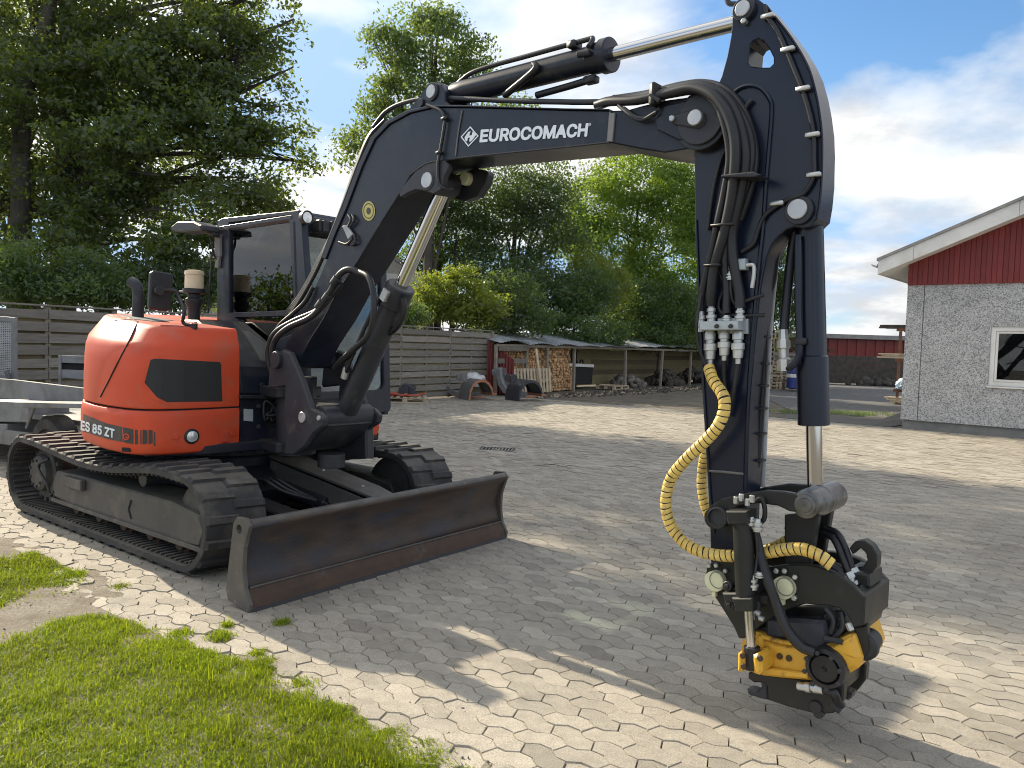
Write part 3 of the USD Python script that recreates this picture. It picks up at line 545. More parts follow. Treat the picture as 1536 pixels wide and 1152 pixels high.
# ---- far side of the yard: trodden earth before the sheds, grey gravel yard, weeds
def sheet(name, pts, z, m):
    xy = np.array(pts); xy = xy if area2(xy) > 0 else xy[::-1]
    return structure(name, TM(np.column_stack([xy, np.full(len(xy), z)]), tri_rings([xy])), m)
sheet('gravel_yard', [(7.6, 20.5), (8.5, 17.2), (14, 24), (40, 24), (40, 62), (12, 46), (9.5, 30)], -0.018, K['asphalt'])
sheet('gravel_strip', [(6.7, 18.75), (8.5, 17.25), (12.5, 21.5), (9.5, 22.5), (7.4, 20.6)], -0.010, K['gravel'])
g2 = np.random.default_rng(12)
def rubble(name, c, rx, ry, n, smin, smax, m, label, cat_, rot=0.0, hpile=0.0, seed=1, kind='stuff'):
    g = np.random.default_rng(seed); ms = []; ts = []
    ico = trimesh.creation.icosphere(1)
    for _ in range(n):
        a, r = g.uniform(0, 2 * PI), math.sqrt(g.uniform(0, 1)); x, y = rx * r * math.cos(a), ry * r * math.sin(a)
        s = g.uniform(smin, smax); v = ico.vertices * g.uniform(0.55, 1.1, 3) * s * (0.82 + 0.3 * g.uniform(size=(len(ico.vertices), 1)))
        z = hpile * (1 - r) + s * 0.25
        ms.append(TM(v + np.array(c) + [x * math.cos(rot) - y * math.sin(rot), x * math.sin(rot) + y * math.cos(rot), z], ico.faces)); ts.append(np.full(len(v), g.uniform()))
    return obj(name, cat(ms), m, label=label, cat_=cat_, kind=kind, smooth=False, tone=np.concatenate(ts))
# gravel heap against the corner of the house
gc = np.array([10.1, 18.45, 0])
th = np.linspace(0, 2 * PI, 41)[:-1]; rr = np.linspace(0, 1, 12)
hv = []
for r in rr:
    for a in th:
        p = gc + [1.25 * r * math.cos(a), 1.0 * r * math.sin(a), 0]; hh = 0.62 * (1 - r) ** 1.1 - 0.02
        hv.append(p + [0, 0, hh + 0.10 * (meshkit.fbm(p * 3.0, 4, 2) - 0.5) + 0.06 * (meshkit.fbm(p * 14, 2, 4) - 0.5)])
hv = np.array(hv); hf = []
for k in range(11):
    i = np.arange(40); j = (i + 1) % 40; hf += [np.stack([k * 40 + i, (k + 1) * 40 + i, (k + 1) * 40 + j], 1), np.stack([k * 40 + i, (k + 1) * 40 + j, k * 40 + j], 1)]
obj('gravel_heap', TM(hv, np.vstack(hf)), K['gravel'], label='low heap of dark gravel beside the corner of the grey house', cat_='gravel heap', smooth=True)
gr = [[], [], []]
for _ in range(9000):
    a, r = g2.uniform(0, 2 * PI), math.sqrt(g2.uniform(0, 1)); x, y = 8.7 + 1.9 * r * math.cos(a), 20.6 + 0.75 * r * math.sin(a)
    if meshkit.fbm(np.array([x * 2, y * 2, 0]), 3, 8) > 0.42: gr[0].append(x); gr[1].append(y); gr[2].append(g2.uniform(0.03, 0.13))
wb = blades(np.array(gr[0]), np.array(gr[1]), np.array(gr[2]), np.full(len(gr[0]), -0.01), 8)
wb.vertices = wb.vertices
obj('weeds', wb, K['leaf_shrub'], label='thin strip of weeds on the gravel left of the grey house', cat_='weeds', kind='stuff', smooth=False)
# drain cover sunk in the paving
dc = ground(746, 673.5); dx = unit([1, -0.1, 0]); dy = np.cross(UP, dx)
t = thing('drain_cover', 'small dark iron drain cover set in the middle of the paving', 'drain cover', dc)
obj('frame', [place(slab(round_poly([(-.27, -.17), (.27, -.17), (.27, .17), (-.27, .17)], .03), -0.01, 0.004, 0.002, holes=[[(-.23, -.13), (-.23, .13), (.23, .13), (.23, -.13)]]), dc, dx, dy, UP)], K['iron'], t)
obj('grate', [obox(dc + dx * o + UP * 0.0, (0.036, 0.26, 0.006), dx, dy, UP, 0.002) for o in np.arange(-0.2, 0.21, 0.05)] + [obox(dc - UP * 0.007, (0.46, 0.26, 0.004), dx, dy, UP)], K['black'], t)

# ---- timber fence along the left side
def board(p, d, n, L, h, th, z, g, ts, ms, bow=0.006):
    """A sawn board from p along d with a slight sag and unevenness."""
    m = slab([(0, 0), (L * .33, g.normal(0, bow)), (L * .66, g.normal(0, bow)), (L, 0), (L, h), (L * .66, h + g.normal(0, bow)), (L * .33, h + g.normal(0, bow)), (0, h)], -th / 2, th / 2, 0.003)
    return place(m, p + UP * z, d, UP, n)
FN = np.array([FD[1], -FD[0], 0])                # towards the yard
fence = thing('board_fence', 'long weathered grey timber fence of overlapping horizontal boards behind the excavator', 'fence', fpt(-3))
fg = np.random.default_rng(3)
FH = 1.97
bays = [(-11.1 + 2.3 * k, -11.1 + 2.3 * (k + 1)) for k in range(7)]
for a, b in bays:
    for r in range(10):
        L = b - a - 0.012; z = 0.02 + r * 0.195 + fg.normal(0, 0.006)
        m = board(fpt(a) + FN * (0.035 + fg.normal(0, .003)), FD, FN, L, 0.150, 0.022, z, fg, None, None); obj('board', m, K['fence'], fence, smooth=False, tone=np.full(len(m.vertices), np.clip(fg.normal(.5, .25), 0, 1)))
        if r < 9:
            m = board(fpt(a) - FN * 0.035, FD, FN, L, 0.140, 0.022, z + 0.100, fg, None, None); obj('back_board', m, K['fence_back'], fence, smooth=False, tone=np.full(len(m.vertices), np.clip(fg.normal(.5, .25), 0, 1)))
for a, b in bays:
    for tq in (a, a + (b - a) / 2):
        m = obox(fpt(tq) + FN * 0.0 + UP * 0.99, (0.095 if tq == a else 0.07, 0.045, 1.98), FD, FN, UP, 0.004); obj('post', m, K['post'], fence, smooth=False, tone=np.full(len(m.vertices), fg.uniform(0.1, .7)))
    m = obox(fpt((a + b) / 2) + UP * 1.995, (b - a - 0.01, 0.13, 0.026), FD, FN, UP, 0.003); obj('cap_rail', m, K['fence'], fence, smooth=False, tone=np.full(len(m.vertices), fg.uniform(.3, .8)))
m = obox(fpt(5.0) + FN * 0.03 + UP * 0.99, (0.10, 0.10, 1.98), FD, FN, UP, 0.004); obj('post', m, K['post'], fence, smooth=False, tone=np.full(len(m.vertices), .3))

# ---- open wood shed continuing the fence
SD = unit([0.62, 0.785, 0]); SB = np.array([-SD[1], SD[0], 0]); S0 = np.array([-0.55, 24.0, 0])
def spt(s, back=0.0, z=0.0): return S0 + SD * s + SB * back + UP * z
def on_shed(px, py, back=0.0): return on_plane(px, py, S0 + SB * back, SB)
shed = thing('wood_shed', 'long low open wood shed with rippled grey sheet roof on thin posts under the shrubs', 'shed', spt(7))
sg = np.random.default_rng(4)
post_s = [0.05] + [float((on_shed(x, 585) - S0) @ SD) for x in (787, 820, 860, 937, 990, 1034)] + [18.0, 20.5]
for k, s in enumerate(post_s):
    ln = sg.normal(0, 0.03); p0, p1 = spt(s, 0, -0.03), spt(s + ln + (0.10 if k == 5 else 0), 0.0, 1.56)
    d = unit(p1 - p0); ax = unit(np.cross(SB, d)); m = obox((p0 + p1) / 2, (0.085, 0.085, 1.6), ax, np.cross(d, ax), d, 0.006); obj('post', m, K['post'], shed, smooth=False, tone=np.full(len(m.vertices), sg.uniform(.2, .9)))
for r in range(9):
    for a, b in [(post_s[k], post_s[k + 2]) for k in range(0, 7, 2)]:
        m = board(spt(a, 1.62), SD, SB, b - a - .01, 0.209, 0.022, 0.03 + r * 0.205, sg, None, None); obj('back_board', m, K['fence_back'], shed, smooth=False, tone=np.full(len(m.vertices), sg.uniform(0, 1)))
m = board(spt(0, -.045), SD, SB, post_s[-1], 0.09, 0.03, 1.50, sg, None, None, 0.02); obj('front_rail', m, K['post'], shed, smooth=False, tone=np.full(len(m.vertices), .6))
# corrugated sheets, each a little warped
sx = 0.0; k = 0
while sx < 20.3:
    w = 1.55; na = int(w / 0.026); nb = 5
    U_, V_ = np.meshgrid(np.linspace(0, w, na), np.linspace(0, 1, nb)); warp = sg.uniform(-0.05, 0.05); w2 = sg.uniform(0.0, 0.09)
    zz = 1.60 + 0.42 * V_ + 0.013 * np.sin(U_ / 0.152 * 2 * PI) + warp * (1 - V_) + w2 * np.sin(U_ / w * PI) * (1 - V_) + 0.012 * (k % 2)
    P = (S0 + SD * (sx + U_[..., None]) + SB * (-0.22 + 2.05 * V_)[..., None] + UP * zz[..., None]).reshape(-1, 3)
    q = (np.arange(nb - 1)[:, None] * na + np.arange(na - 1)[None]).ravel(); F = np.vstack([np.stack([q, q + 1, q + na + 1], 1), np.stack([q, q + na + 1, q + na], 1)])
    m = TM(np.vstack([P, P - UP * 0.004]), np.vstack([F, F[:, ::-1] + len(P)])); obj('roof_sheet', m, K['galv'], shed, smooth=40); sx += w - 0.1; k += 1
for r, (a, b) in enumerate([(0.08, post_s[1]), (0.08, post_s[1]), (0.08, post_s[1])]):
    m = board(spt(a, -.07), SD, SB, b - a, 0.15, 0.024, [1.38, 0.98, 0.42][r], sg, None, None); obj('front_board', m, K['fence'], shed, smooth=False, tone=np.full(len(m.vertices), sg.uniform(.2, .7)))
# red sheet leaning against the fence end
t = thing('red_sheet', 'dark red corrugated metal sheet cut slanting, leaning by the wood shed', 'metal sheet', fpt(5))
g0_, g1_ = ground(729, 591), ground(770, 592); pr0 = g0_ * [1, 1, 0]; rw = float(np.linalg.norm(g1_ - g0_)); rdn = unit(g1_ - g0_); rbn = np.array([rdn[1], -rdn[0], 0])
xs = np.linspace(0, rw, 60); V = []
for x_ in xs:
    top = 1.72 - 0.62 * (x_ / xs[-1]); w_ = 0.022 * (1 if (x_ / 0.1) % 1 < .5 else -1)
    V += [pr0 + rdn * x_ + rbn * w_ + UP * 0.02, pr0 + rdn * x_ + rbn * w_ + UP * top]
V = np.array(V); q = np.arange(59) * 2; F = np.vstack([np.stack([q, q + 2, q + 3], 1), np.stack([q, q + 3, q + 1], 1)])
obj('sheet', TM(np.vstack([V, V - rbn * 0.004]), np.vstack([F, F[:, ::-1] + len(V)])), K['red_sheet'], t, smooth=False)
# stacked firewood, ends showing
t = thing('firewood_stack', 'tall stack of split firewood with pale ends under the wood shed roof', 'firewood', spt(post_s[2]))
s_a, s_b = post_s[0] + 0.25, post_s[3] + 0.38
logs, lt = [], []
y_ = 0.06; row = 0
while y_ < 1.5:
    x_ = s_a + (0.05 if row % 2 else 0)
    top = 1.46 if x_ < 99 else 0
    while x_ < s_b:
        lim = 1.47 if x_ < post_s[3] - 0.02 else 0.95 - 1.6 * (x_ - post_s[3])
        if y_ < lim:
            n = sg.integers(4, 7); r = sg.uniform(0.046, 0.064); a = np.sort(sg.uniform(0, 2 * PI, n)); a = np.arange(n) * 2 * PI / n + sg.uniform(-.35, .35, n) + sg.uniform(0, 6)
            poly = np.column_stack([r * np.cos(a), r * np.sin(a)]); m = slab(poly, 0, 0.32); logs.append(place(m, spt(x_, 0.20 + sg.normal(0, .025), y_ + sg.normal(0, .008)), SD, UP, SB)); lt.append(sg.uniform())
        x_ += sg.uniform(0.092, 0.112)
    y_ += 0.088; row += 1
order = np.argsort([-float(project(l.vertices.mean(0))[0] > 790) * 10 + sg.uniform() for l in logs])
for q in order[:300]: obj('log', logs[q], K['firewood'], t, smooth=False, tone=np.full(len(logs[q].vertices), lt[q]))
if len(order) > 300: obj('log_pile', cat([logs[q] for q in order[300:]]), K['firewood'], t, smooth=False, kind='stuff', tone=np.concatenate([np.full(len(logs[q].vertices), lt[q]) for q in order[300:]]))

# ---- pallets: one built, the others copies
def make_pallet(name, label, loc, rz, group=None, ex=None, ez=None):
    t = thing(name, label, 'pallet', loc, rz, group, local=True)
    pg = np.random.default_rng(9)
    for x_ in np.linspace(-0.53, 0.53, 7): m = box((x_, 0, 0.133), (0.10, 0.8, 0.022), 0.003); obj('slat', m, K['pallet'], t, smooth=False, tone=np.full(len(m.vertices), pg.uniform()))
    for y_ in (-0.35, 0, 0.35):
        m = box((0, y_, 0.011), (1.2, 0.10, 0.022), 0.003); obj('runner', m, K['pallet'], t, smooth=False, tone=np.full(len(m.vertices), pg.uniform()))
        m = box((0, y_, 0.111), (1.2, 0.10, 0.020), 0.003); obj('stringer', m, K['pallet'], t, smooth=False, tone=np.full(len(m.vertices), pg.uniform()))
        for x_ in (-0.53, 0, 0.53): m = box((x_, y_, 0.061), (0.13, 0.10, 0.078), 0.004); obj('block', m, K['pallet'], t, smooth=False, tone=np.full(len(m.vertices), pg.uniform()))
    return t
p0 = make_pallet('pallet', 'wooden pallet lying on the paving under red scraps beside the dark covered machine', ground(607, 602.5), 0.15)
p1 = copy(p0, spt(post_s[4] - 1.1, -0.1), 0.95, 'wooden pallet tilted under the dark box in the shed')
def stand(src, s, back, lean, label, rz=0.0):
    base = '/World/' + numbered('/World', 'pallet'); x = UsdGeom.Xform.Define(stage, base); x.GetPrim().GetReferences().AddInternalReference(src); x.ClearXformOpOrder()
    ez = unit(-SB * math.cos(lean) + UP * math.sin(lean)); ey = unit(UP * math.cos(lean) + SB * math.sin(lean)); ex = np.cross(ey, ez); o = spt(s, back, 0.41)
    x.AddTransformOp().Set(Gf.Matrix4d(*map(float, [*(ey), 0, *(-ex), 0, *ez, 0, *o, 1]))) if rz else x.AddTransformOp().Set(Gf.Matrix4d(*map(float, [*ex, 0, *ey, 0, *ez, 0, *o, 1])))
    x.GetPrim().SetInstanceable(True); data(x.GetPrim(), label, 'pallet', None)
stand(p0, post_s[1] - 0.35, -0.14, 0.12, 'pale pallet standing on edge right of the red sheet', 0)
stand(p0, post_s[1] + 0.55, -0.10, 0.10, 'pallet standing on edge in front of the firewood stack', 0)
t = obj('plank', obox(spt(post_s[1] + 0.33, -0.32, 0.73), (0.10, 0.03, 1.5), unit(SD + 0.12 * UP), SB, unit(UP - 0.12 * SD + 0.12 * SB), 0.004), K['pallet'], label='pale plank leaning against the front of the firewood stack', cat_='plank', smooth=False, tone=1.0)
# covered machine, red scraps, digging buckets, bags
def blob(c, s, seed, m, name, label, cat_, amp=0.25, sub=4, fr=2.0, flat=True):
    b = trimesh.creation.icosphere(sub); v = b.vertices.copy(); k = 1 + amp * (meshkit.fbm(v * fr + seed, 4, seed) - 0.5) * 2
    v = v * k[:, None] * np.array(s); 
    if flat: v[:, 2] = np.maximum(v[:, 2], -s[2] * 0.55)
    v = v + np.array(c) + [0, 0, s[2] * 0.55 if flat else 0]
    return obj(name, TM(v, b.faces), m, label=label, cat_=cat_, smooth=60)
c0 = ground(583, 603)
t = thing('covered_implement', 'dark implement under a tarpaulin standing against the fence behind the cab', 'covered machine', c0)
def hull(pts): return trimesh.convex.convex_hull(np.array(pts))
cc = ground(590, 600)
def pt(px, py, base): return at_depth(px, py, base[1])
def prism_px(pts, depth, th, c=0.01, back=True):
    P = np.array([at_depth(px, py, depth) for px, py in pts]); o = P[0]; loc = np.column_stack([(P - o)[:, 0], (P - o)[:, 2]])
    m = slab(loc, 0, th, c); return place(m, o, np.array([1., 0, 0]), UP, np.array([0, 1., 0]))
obj('body', prism_px([(569, 600), (570, 575), (578, 562), (596, 561), (601, 574), (613, 577), (621, 582), (618, 596), (600, 601)], cc[1] - 0.1, 0.7, 0.03), K['tarp'], t)
obj('fold', [prism_px([(574, 573), (586, 563), (590, 578), (582, 596), (575, 598)], cc[1] - 0.22, 0.14, 0.03), prism_px([(592, 580), (612, 580), (610, 594), (594, 597)], cc[1] - 0.25, 0.16, 0.04)], K['tarp'], t)
gsc = np.random.default_rng(8); rs = []
pl = ground(607, 602.5)
for _ in range(12): rs.append(obox(pl + [gsc.uniform(-.45, .5), gsc.uniform(-.3, .3), 0.165 + gsc.uniform(0, .05)], (gsc.uniform(.1, .35), gsc.uniform(.05, .12), .04), unit([1, gsc.normal(), gsc.normal(0, .2)]), *(lambda e: (e, np.cross(unit([1, 0, 0]), e)))(unit([0, 1, gsc.normal(0, .2)])), 0.004))
obj('red_scraps', rs, K['red_bits'], label='small heap of red plastic scraps on the pallet by the fence', cat_='scrap', smooth=False)
def make_bucket(name, label, o, ex, flip, mshell, mside, w=0.75, sc=1.0):
    """Digging bucket: bent shell, two side cheeks, cutting lip with teeth, two ears."""
    t = thing(name, label, 'digger bucket', o); ez_ = np.cross(ex, UP)
    pr_ = np.array([(0.0, 0.80), (0.03, 0.55), (0.10, 0.32), (0.24, 0.12), (0.45, 0.03), (0.70, 0.0), (0.98, 0.0)]) * sc
    if flip: an_ = np.linspace(PI, 0.06 * PI, 9); pr_ = np.column_stack([0.44 + 0.44 * np.cos(an_), 0.64 * np.sin(an_) ** 0.8]) * sc; pr_[:, 1] = np.maximum(pr_[:, 1], 0.0)
    th = 0.025; out = np.vstack([pr_, (pr_ + (np.array([th, th]) if not flip else np.array([0, -th])))[::-1]])
    obj('shell', place(slab(out, -w / 2, w / 2, 0.004), o, ex, UP, ez_), mshell, t)
    cen = np.array([0.44, -0.05]) * sc if flip else np.array([0.75, 0.85]) * sc; ch = np.vstack([pr_, (cen + (pr_ - cen) * (0.88 if flip else 0.84))[::-1]])
    for s in (-1, 1): obj('cheek', place(slab(ch, s * w / 2, s * w / 2 + s * 0.022) if s > 0 else slab(ch, -w / 2 - 0.022, -w / 2), o, ex, UP, ez_), mside, t, smooth=False)
    obj('lip', place(slab([(pr_[-1][0] - 0.06, pr_[-1][1] - .01), (pr_[-1][0] + 0.10, pr_[-1][1] - .01), (pr_[-1][0] + 0.10, pr_[-1][1] + 0.03), (pr_[-1][0] - 0.06, pr_[-1][1] + 0.05)], -w / 2 - .03, w / 2 + .03, 0.003), o, ex, UP, ez_), K['bucket_orange'], t)
    for s in (-0.16, 0.16): obj('ear', place(slab(round_poly([(0.02, .5), (-.16, .62), (-.16, .78), (0.02, .8)], .05) * sc, s - .015, s + .015, 0.003), o, ex, UP, ez_), mshell, t)
    return t
b1 = ground(668, 595); make_bucket('digger_bucket', 'open dark steel digging bucket with curved back standing by the fence', b1 + [0, .3, 0], unit([.9, -.42, 0]), False, K['bucket'], K['bucket'], .7, 1.05)
b2 = ground(698, 599); make_bucket('digger_bucket', 'upturned bucket with orange worn edge beside the white bag', b2 + [-.05, -.1, 0], unit([.85, .52, 0]), True, K['bucket'], K['bucket_orange'], .6, .92)
b3 = ground(747, 594); make_bucket('digger_bucket', 'grey digging bucket leaning upright in front of the red sheet', b3 + [0, .2, 0], unit([.95, -.3, 0]), False, K['alu'], K['bucket'], .6, 1.05)
b4 = ground(762, 601); make_bucket('digger_bucket', 'black upturned bucket at the foot of the wood shed', b4 + [0.1, 0.1, 0], unit([.85, .52, 0]), True, K['tarp'], K['tarp'], .7, .95)
blob(ground(706, 594) + [0, .35, 0.28], (.42, .32, .26), 3, K['bag_white'], 'sack', 'white sack with brown strap lying on the upturned orange edged bucket', 'sack', .35)
blob(ground(762, 590) + [0.05, .25, 0.36], (.30, .30, .26), 5, K['bag_white'], 'sack', 'white and red sack beside the grey leaning bucket', 'sack', .35)
blob(ground(691, 585) + [0, .9, 0.2], (.14, .14, .22), 6, K['dark'], 'canister', 'small black canister behind the white sack', 'canister', .1)
# things in the shed
cs = spt(post_s[3] + 1.15, 0.55)
t = thing('flatbed_box', 'black box with white rim stored in the shed right of the firewood', 'box', cs)
m = slab([(-1.0, 0.0), (0.95, -.02), (1.0, .62), (-.75, .66), (-1.0, .35)], 0, 0.9, 0.02); obj('body', place(m, cs + UP * 0.17, SD, UP, SB), K['black'], t)
obj('rim', place(slab([(-.72, .67), (1.0, .63), (1.0, .74), (-.70, .79)], -.03, 0.6, 0.006), cs + UP * 0.17, SD, UP, SB), K['bag_white'], t)
obj('handle', [tube([cs + SD * a + UP * .93, cs + SD * (a + .05) + UP * 1.06, cs + SD * (a + .18) + UP * 1.06, cs + SD * (a + .22) + UP * .93], 0.03, 8) for a in (-.35, .05)], K['black'], t)
rubble('stone_heap', spt(post_s[4] + 1.5, .75), 1.15, .6, 90, .06, .20, K['stone'], 'heap of rough stones and rubble in the shed left of the leaning post', 'stones', math.atan2(SD[1], SD[0]), .45, 3)
rubble('rubble_heap', spt(post_s[5] + 1.4, .55), 1.2, .6, 80, .07, .26, K['scrap'], 'heap of brownish rubble at the right end of the shed', 'rubble', math.atan2(SD[1], SD[0]), .55, 5)
rubble('scrap_heap', spt(post_s[6] + 1.6, .6), 1.3, .6, 40, .10, .30, K['scrap'], 'dark scrap piled beyond the last shed post behind the digger arm', 'scrap', math.atan2(SD[1], SD[0]), .6, 6)
rubble('ground_litter', spt(8.5, -1.5) + [0, 0, -0.03], 8.5, 0.9, 420, .015, .06, K['scrap'], 'scattered chips and litter on the earth in front of the shed', 'litter', math.atan2(SD[1], SD[0]), 0, 7)

rubble('wood_litter', spt(7.5, -1.2) + [0, 0, -0.03], 7.5, 0.8, 260, .012, .05, K['pallet'], 'pale wood chips and bark scattered in front of the shed', 'wood chips', math.atan2(SD[1], SD[0]), 0, 17)

# ---- grey house with red gable
A = np.array([8.61, 16.97, 0]); WD = unit([0.763, -0.646, 0]); WN = np.array([WD[1], -WD[0], 0])
WN = WN if WN[1] < 0 else -WN
def wall_uv(px, py, off=0.0):
    P = on_plane(px, py, A + WN * off, WN); return float((P - A) @ WD), float(P[2])
house = thing('grey_house', 'low grey washed concrete house with red gable and white eaves at the right edge', 'house', A)
HW, HD = 10.4, 9.0
zt = wall_uv(1366, 426)[1]; sj = wall_uv(1382, 520)[0]; zp = wall_uv(1440, 636)[1]
w0, wz1 = wall_uv(1487, 490); _, wz0 = wall_uv(1487, 579); w1 = w0 + 1.75
def wall_slab(poly, t0, t1, c=0, holes=()): return place(slab(poly, t0, t1, c, holes), A, WD, UP, WN)
obj('wall_panel', wall_slab([(0, zp), (sj - .006, zp), (sj - .006, zt), (0, zt)], -0.2, 0.0, 0.004), K['aggregate'], house, smooth=False)
obj('wall_panel', wall_slab([(sj + .006, zp), (HW, zp), (HW, zt), (sj + .006, zt)], -0.2, 0.0, 0.004, holes=[[(w0, wz0), (w0, wz1), (w1, wz1), (w1, wz0)]]), K['aggregate'], house, smooth=False)
obj('plinth', wall_slab([(0.05, -0.1), (HW, -0.1), (HW, zp - .004), (0.05, zp - .004)], -0.2, -0.045), K['plinth'], house, smooth=False)
obj('side_wall', [obox(A - WN * (HD / 2 + .2) + WD * 0.1 + UP * zt / 2, (0.2, HD, zt), WD, WN, UP), obox(A - WN * (HD / 2 + .2) + WD * (HW - .1) + UP * zt / 2, (0.2, HD, zt), WD, WN, UP), obox(A - WN * (HD + .3) + WD * HW / 2 + UP * zt / 2, (HW, 0.2, zt), WD, WN, UP)], K['aggregate'], house, smooth=False)
obj('floor', obox(A - WN * (HD / 2 + .2) + WD * HW / 2 + UP * 0.02, (HW - .42, HD, .04), WD, WN, UP), K['plinth'], house, smooth=False)
fr = obj('window', wall_slab([(w0, wz0), (w1, wz0), (w1, wz1), (w0, wz1)], -0.085, -0.02, 0.006, holes=[[(w0 + .09, wz0 + .09), (w0 + .09, wz1 - .09), (w1 - .09, wz1 - .09), (w1 - .09, wz0 + .09)]]), K['white_trim'], house, label='white framed window with dark glass')
obj('sash', wall_slab([(w0 + .093, wz0 + .093), (w1 - .093, wz0 + .093), (w1 - .093, wz1 - .093), (w0 + .093, wz1 - .093)], -0.075, -0.032, 0.004, holes=[[(w0 + .14, wz0 + .14), (w0 + .14, wz1 - .14), (w1 - .14, wz1 - .14), (w1 - .14, wz0 + .14)]]), K['white_trim'], fr)
obj('pane', wall_slab([(w0 + .14, wz0 + .14), (w1 - .14, wz0 + .14), (w1 - .14, wz1 - .14), (w0 + .14, wz1 - .14)], -0.058, -0.052), K['window_glass'], fr, smooth=False)
obj('sill', wall_slab([(w0 - .02, wz0 - .035), (w1 + .02, wz0 - .035), (w1 + .02, wz0 - .003), (w0 - .02, wz0 - .003)], -0.05, 0.045, 0.004), K['white_trim'], fr)
# roof: slope read off the verge board
OV = 0.45
e0 = wall_uv(1317, 391, OV); e1 = wall_uv(1534, 299, OV); sl = (e1[1] - e0[1]) / (e1[0] - e0[0]); rid = HW / 2
fz = lambda s: e0[1] + sl * (s - e0[0])                                # top of the verge board at distance s along the front
vb = 0.30
ztop = fz(rid)
def gable_side(name, s0, s1, t0, t1, dz0, dz1, m, par=house, **k):
    return obj(name, wall_slab([(s0, fz(s0) + dz0), (s1, fz(s1) + dz0), (s1, fz(s1) + dz1), (s0, fz(s0) + dz1)], t0, t1, 0.0), m, par, smooth=False, **k)
joint = 0.0
segs = [e0[0], wall_uv(1371, 370, OV)[0], wall_uv(1530, 303, OV)[0], rid]
for a, b in zip(segs[:-1], segs[1:]): gable_side('verge_board', a + .004, b - .004, OV - 0.03, OV, -vb, -0.005, K['white_trim'])
gable_side('roof_slab', e0[0] - 0.02, rid, -HD - .6, OV + 0.03, 0.0, 0.06, K['roof'])
mr = [(2 * rid - a) for a in (e0[0] - .02, rid)]
obj('roof_slab', wall_slab([(rid, fz(rid)), (mr[0], fz(e0[0] - .02)), (mr[0], fz(e0[0] - .02) + .06), (rid, fz(rid) + .06)], -HD - .6, OV + .03), K['roof'], house, smooth=False)
gable_side('soffit', e0[0] + .03, rid, 0.05, OV - 0.032, -vb + .01, -vb + .03, K['white_trim'])
gable_side('eave_soffit', e0[0] + .03, 0.0, -HD - .5, 0.045, -vb + .01, -vb + .03, K['white_trim'])
obj('eave_board', wall_slab([(e0[0], fz(e0[0]) - vb), (e0[0] + .025, fz(e0[0]) - vb + .01), (e0[0] + .025, fz(e0[0]) - .01), (e0[0], fz(e0[0]) - .01)], -HD - .5, OV - .035), K['white_trim'], house, smooth=False)
gp = A + WD * (e0[0] - .065) + UP * (fz(e0[0]) - .07)
an = np.linspace(PI, 2 * PI, 13); prof = np.vstack([np.column_stack([.065 * np.cos(an), .065 * np.sin(an)]), np.column_stack([.06 * np.cos(an[::-1]), .06 * np.sin(an[::-1])])])
obj('gutter', place(slab(prof, -HD - .5, OV + .02), gp, WD, UP, WN), K['galv'], house)
# red vertical boards of the gable, board on board
bs, b0_ = [], 0.0; tn = []; bi = 0
while b0_ < HW - .05:
    b1_ = min(b0_ + 0.098, HW); mid_ = rid
    f_ = lambda s: fz(s) - vb + .03 if s < rid else fz(2 * rid - s) - vb + .03
    if f_(b0_) > zt + .02 or f_(b1_) > zt + .02:
        up = 0.055 if bi % 2 else 0.035
        m = wall_slab([(b0_ + .001, zt - .03), (b1_ - .001, zt - .03), (b1_ - .001, max(f_(b1_), zt)), (b0_ + .001, max(f_(b0_), zt))], 0.006, up, 0.004); bs.append(m); tn.append(np.full(len(m.vertices), fg.uniform()))
    b0_ = b1_; bi += 1
obj('gable_boards', cat(bs), K['red_board'], house, smooth=False, tone=np.concatenate(tn), kind='stuff')
obj('gable_back', wall_slab([(0, zt), (HW, zt), (rid, fz(rid) - vb)], -0.1, 0.0), K['red_board'], house, smooth=False)
vp = on_plane(1524, 299, A - WN * 2.5, WN); vs = float((vp - A) @ WD); vz = fz(vs)
obj('roof_vent', lathe(A + WD * vs - WN * 2.5 + UP * vz, A + WD * vs - WN * 2.5 + UP * (vz + .6), [(0, .12), (.30, .12), (.31, .24), (.38, .24), (.46, .16), (.48, .02)], 20), K['galv'], house)

# ---- far right: rack, far fence, red hall, pallet towers, barrel
rk = ground(1345, 606); rx = unit([0.75, -0.66, 0]); ry = np.cross(UP, rx)
t = thing('storage_rack', 'rusty steel storage rack with planks behind the corner of the grey house', 'rack', rk)
for a in (0, 1.5):
    for b in (0, 0.9): obj('upright', obox(rk + rx * a + ry * b + UP * 1.3, (.08, .06, 2.6), rx, ry, UP, .004), K['rack'], t, smooth=False)
for z_ in (0.45, 1.45, 2.45): obj('beam', [obox(rk + rx * .75 + ry * b + UP * z_, (1.75, .05, .10), rx, ry, UP, .004) for b in (0, .9)], K['rack'], t, smooth=False)
def planks(name, z_, n, label, m, L=2.2, off=-.35):
    t2 = thing(name, label, 'planks', rk + UP * z_)
    for k in range(n): mm = obox(rk + rx * (.75 + off + fg.normal(0, .08)) + ry * (.05 + .2 * (k % 5)) + UP * (z_ + .03 + .055 * (k // 5)), (L, .17, .05), rx, ry, UP, .004); obj('plank', mm, m, t2, smooth=False, tone=np.full(len(mm.vertices), fg.uniform()))
planks('plank_stack', 1.50, 12, 'planks lying on the middle shelf of the rusty rack', K['pallet'])
planks('plank_stack', 2.50, 10, 'dark planks lying on the top shelf of the rusty rack', K['scrap'])
planks('plank_stack', 0.05, 15, 'short boards stacked on the ground under the rusty rack', K['pallet'], 1.5, -.3)
blob(rk + rx * .25 - ry * .05 + UP * .50, (.30, .25, .26), 8, K['bag_blue'], 'sack', 'pale blue plastic sack on the lowest shelf of the rusty rack', 'sack', .3)
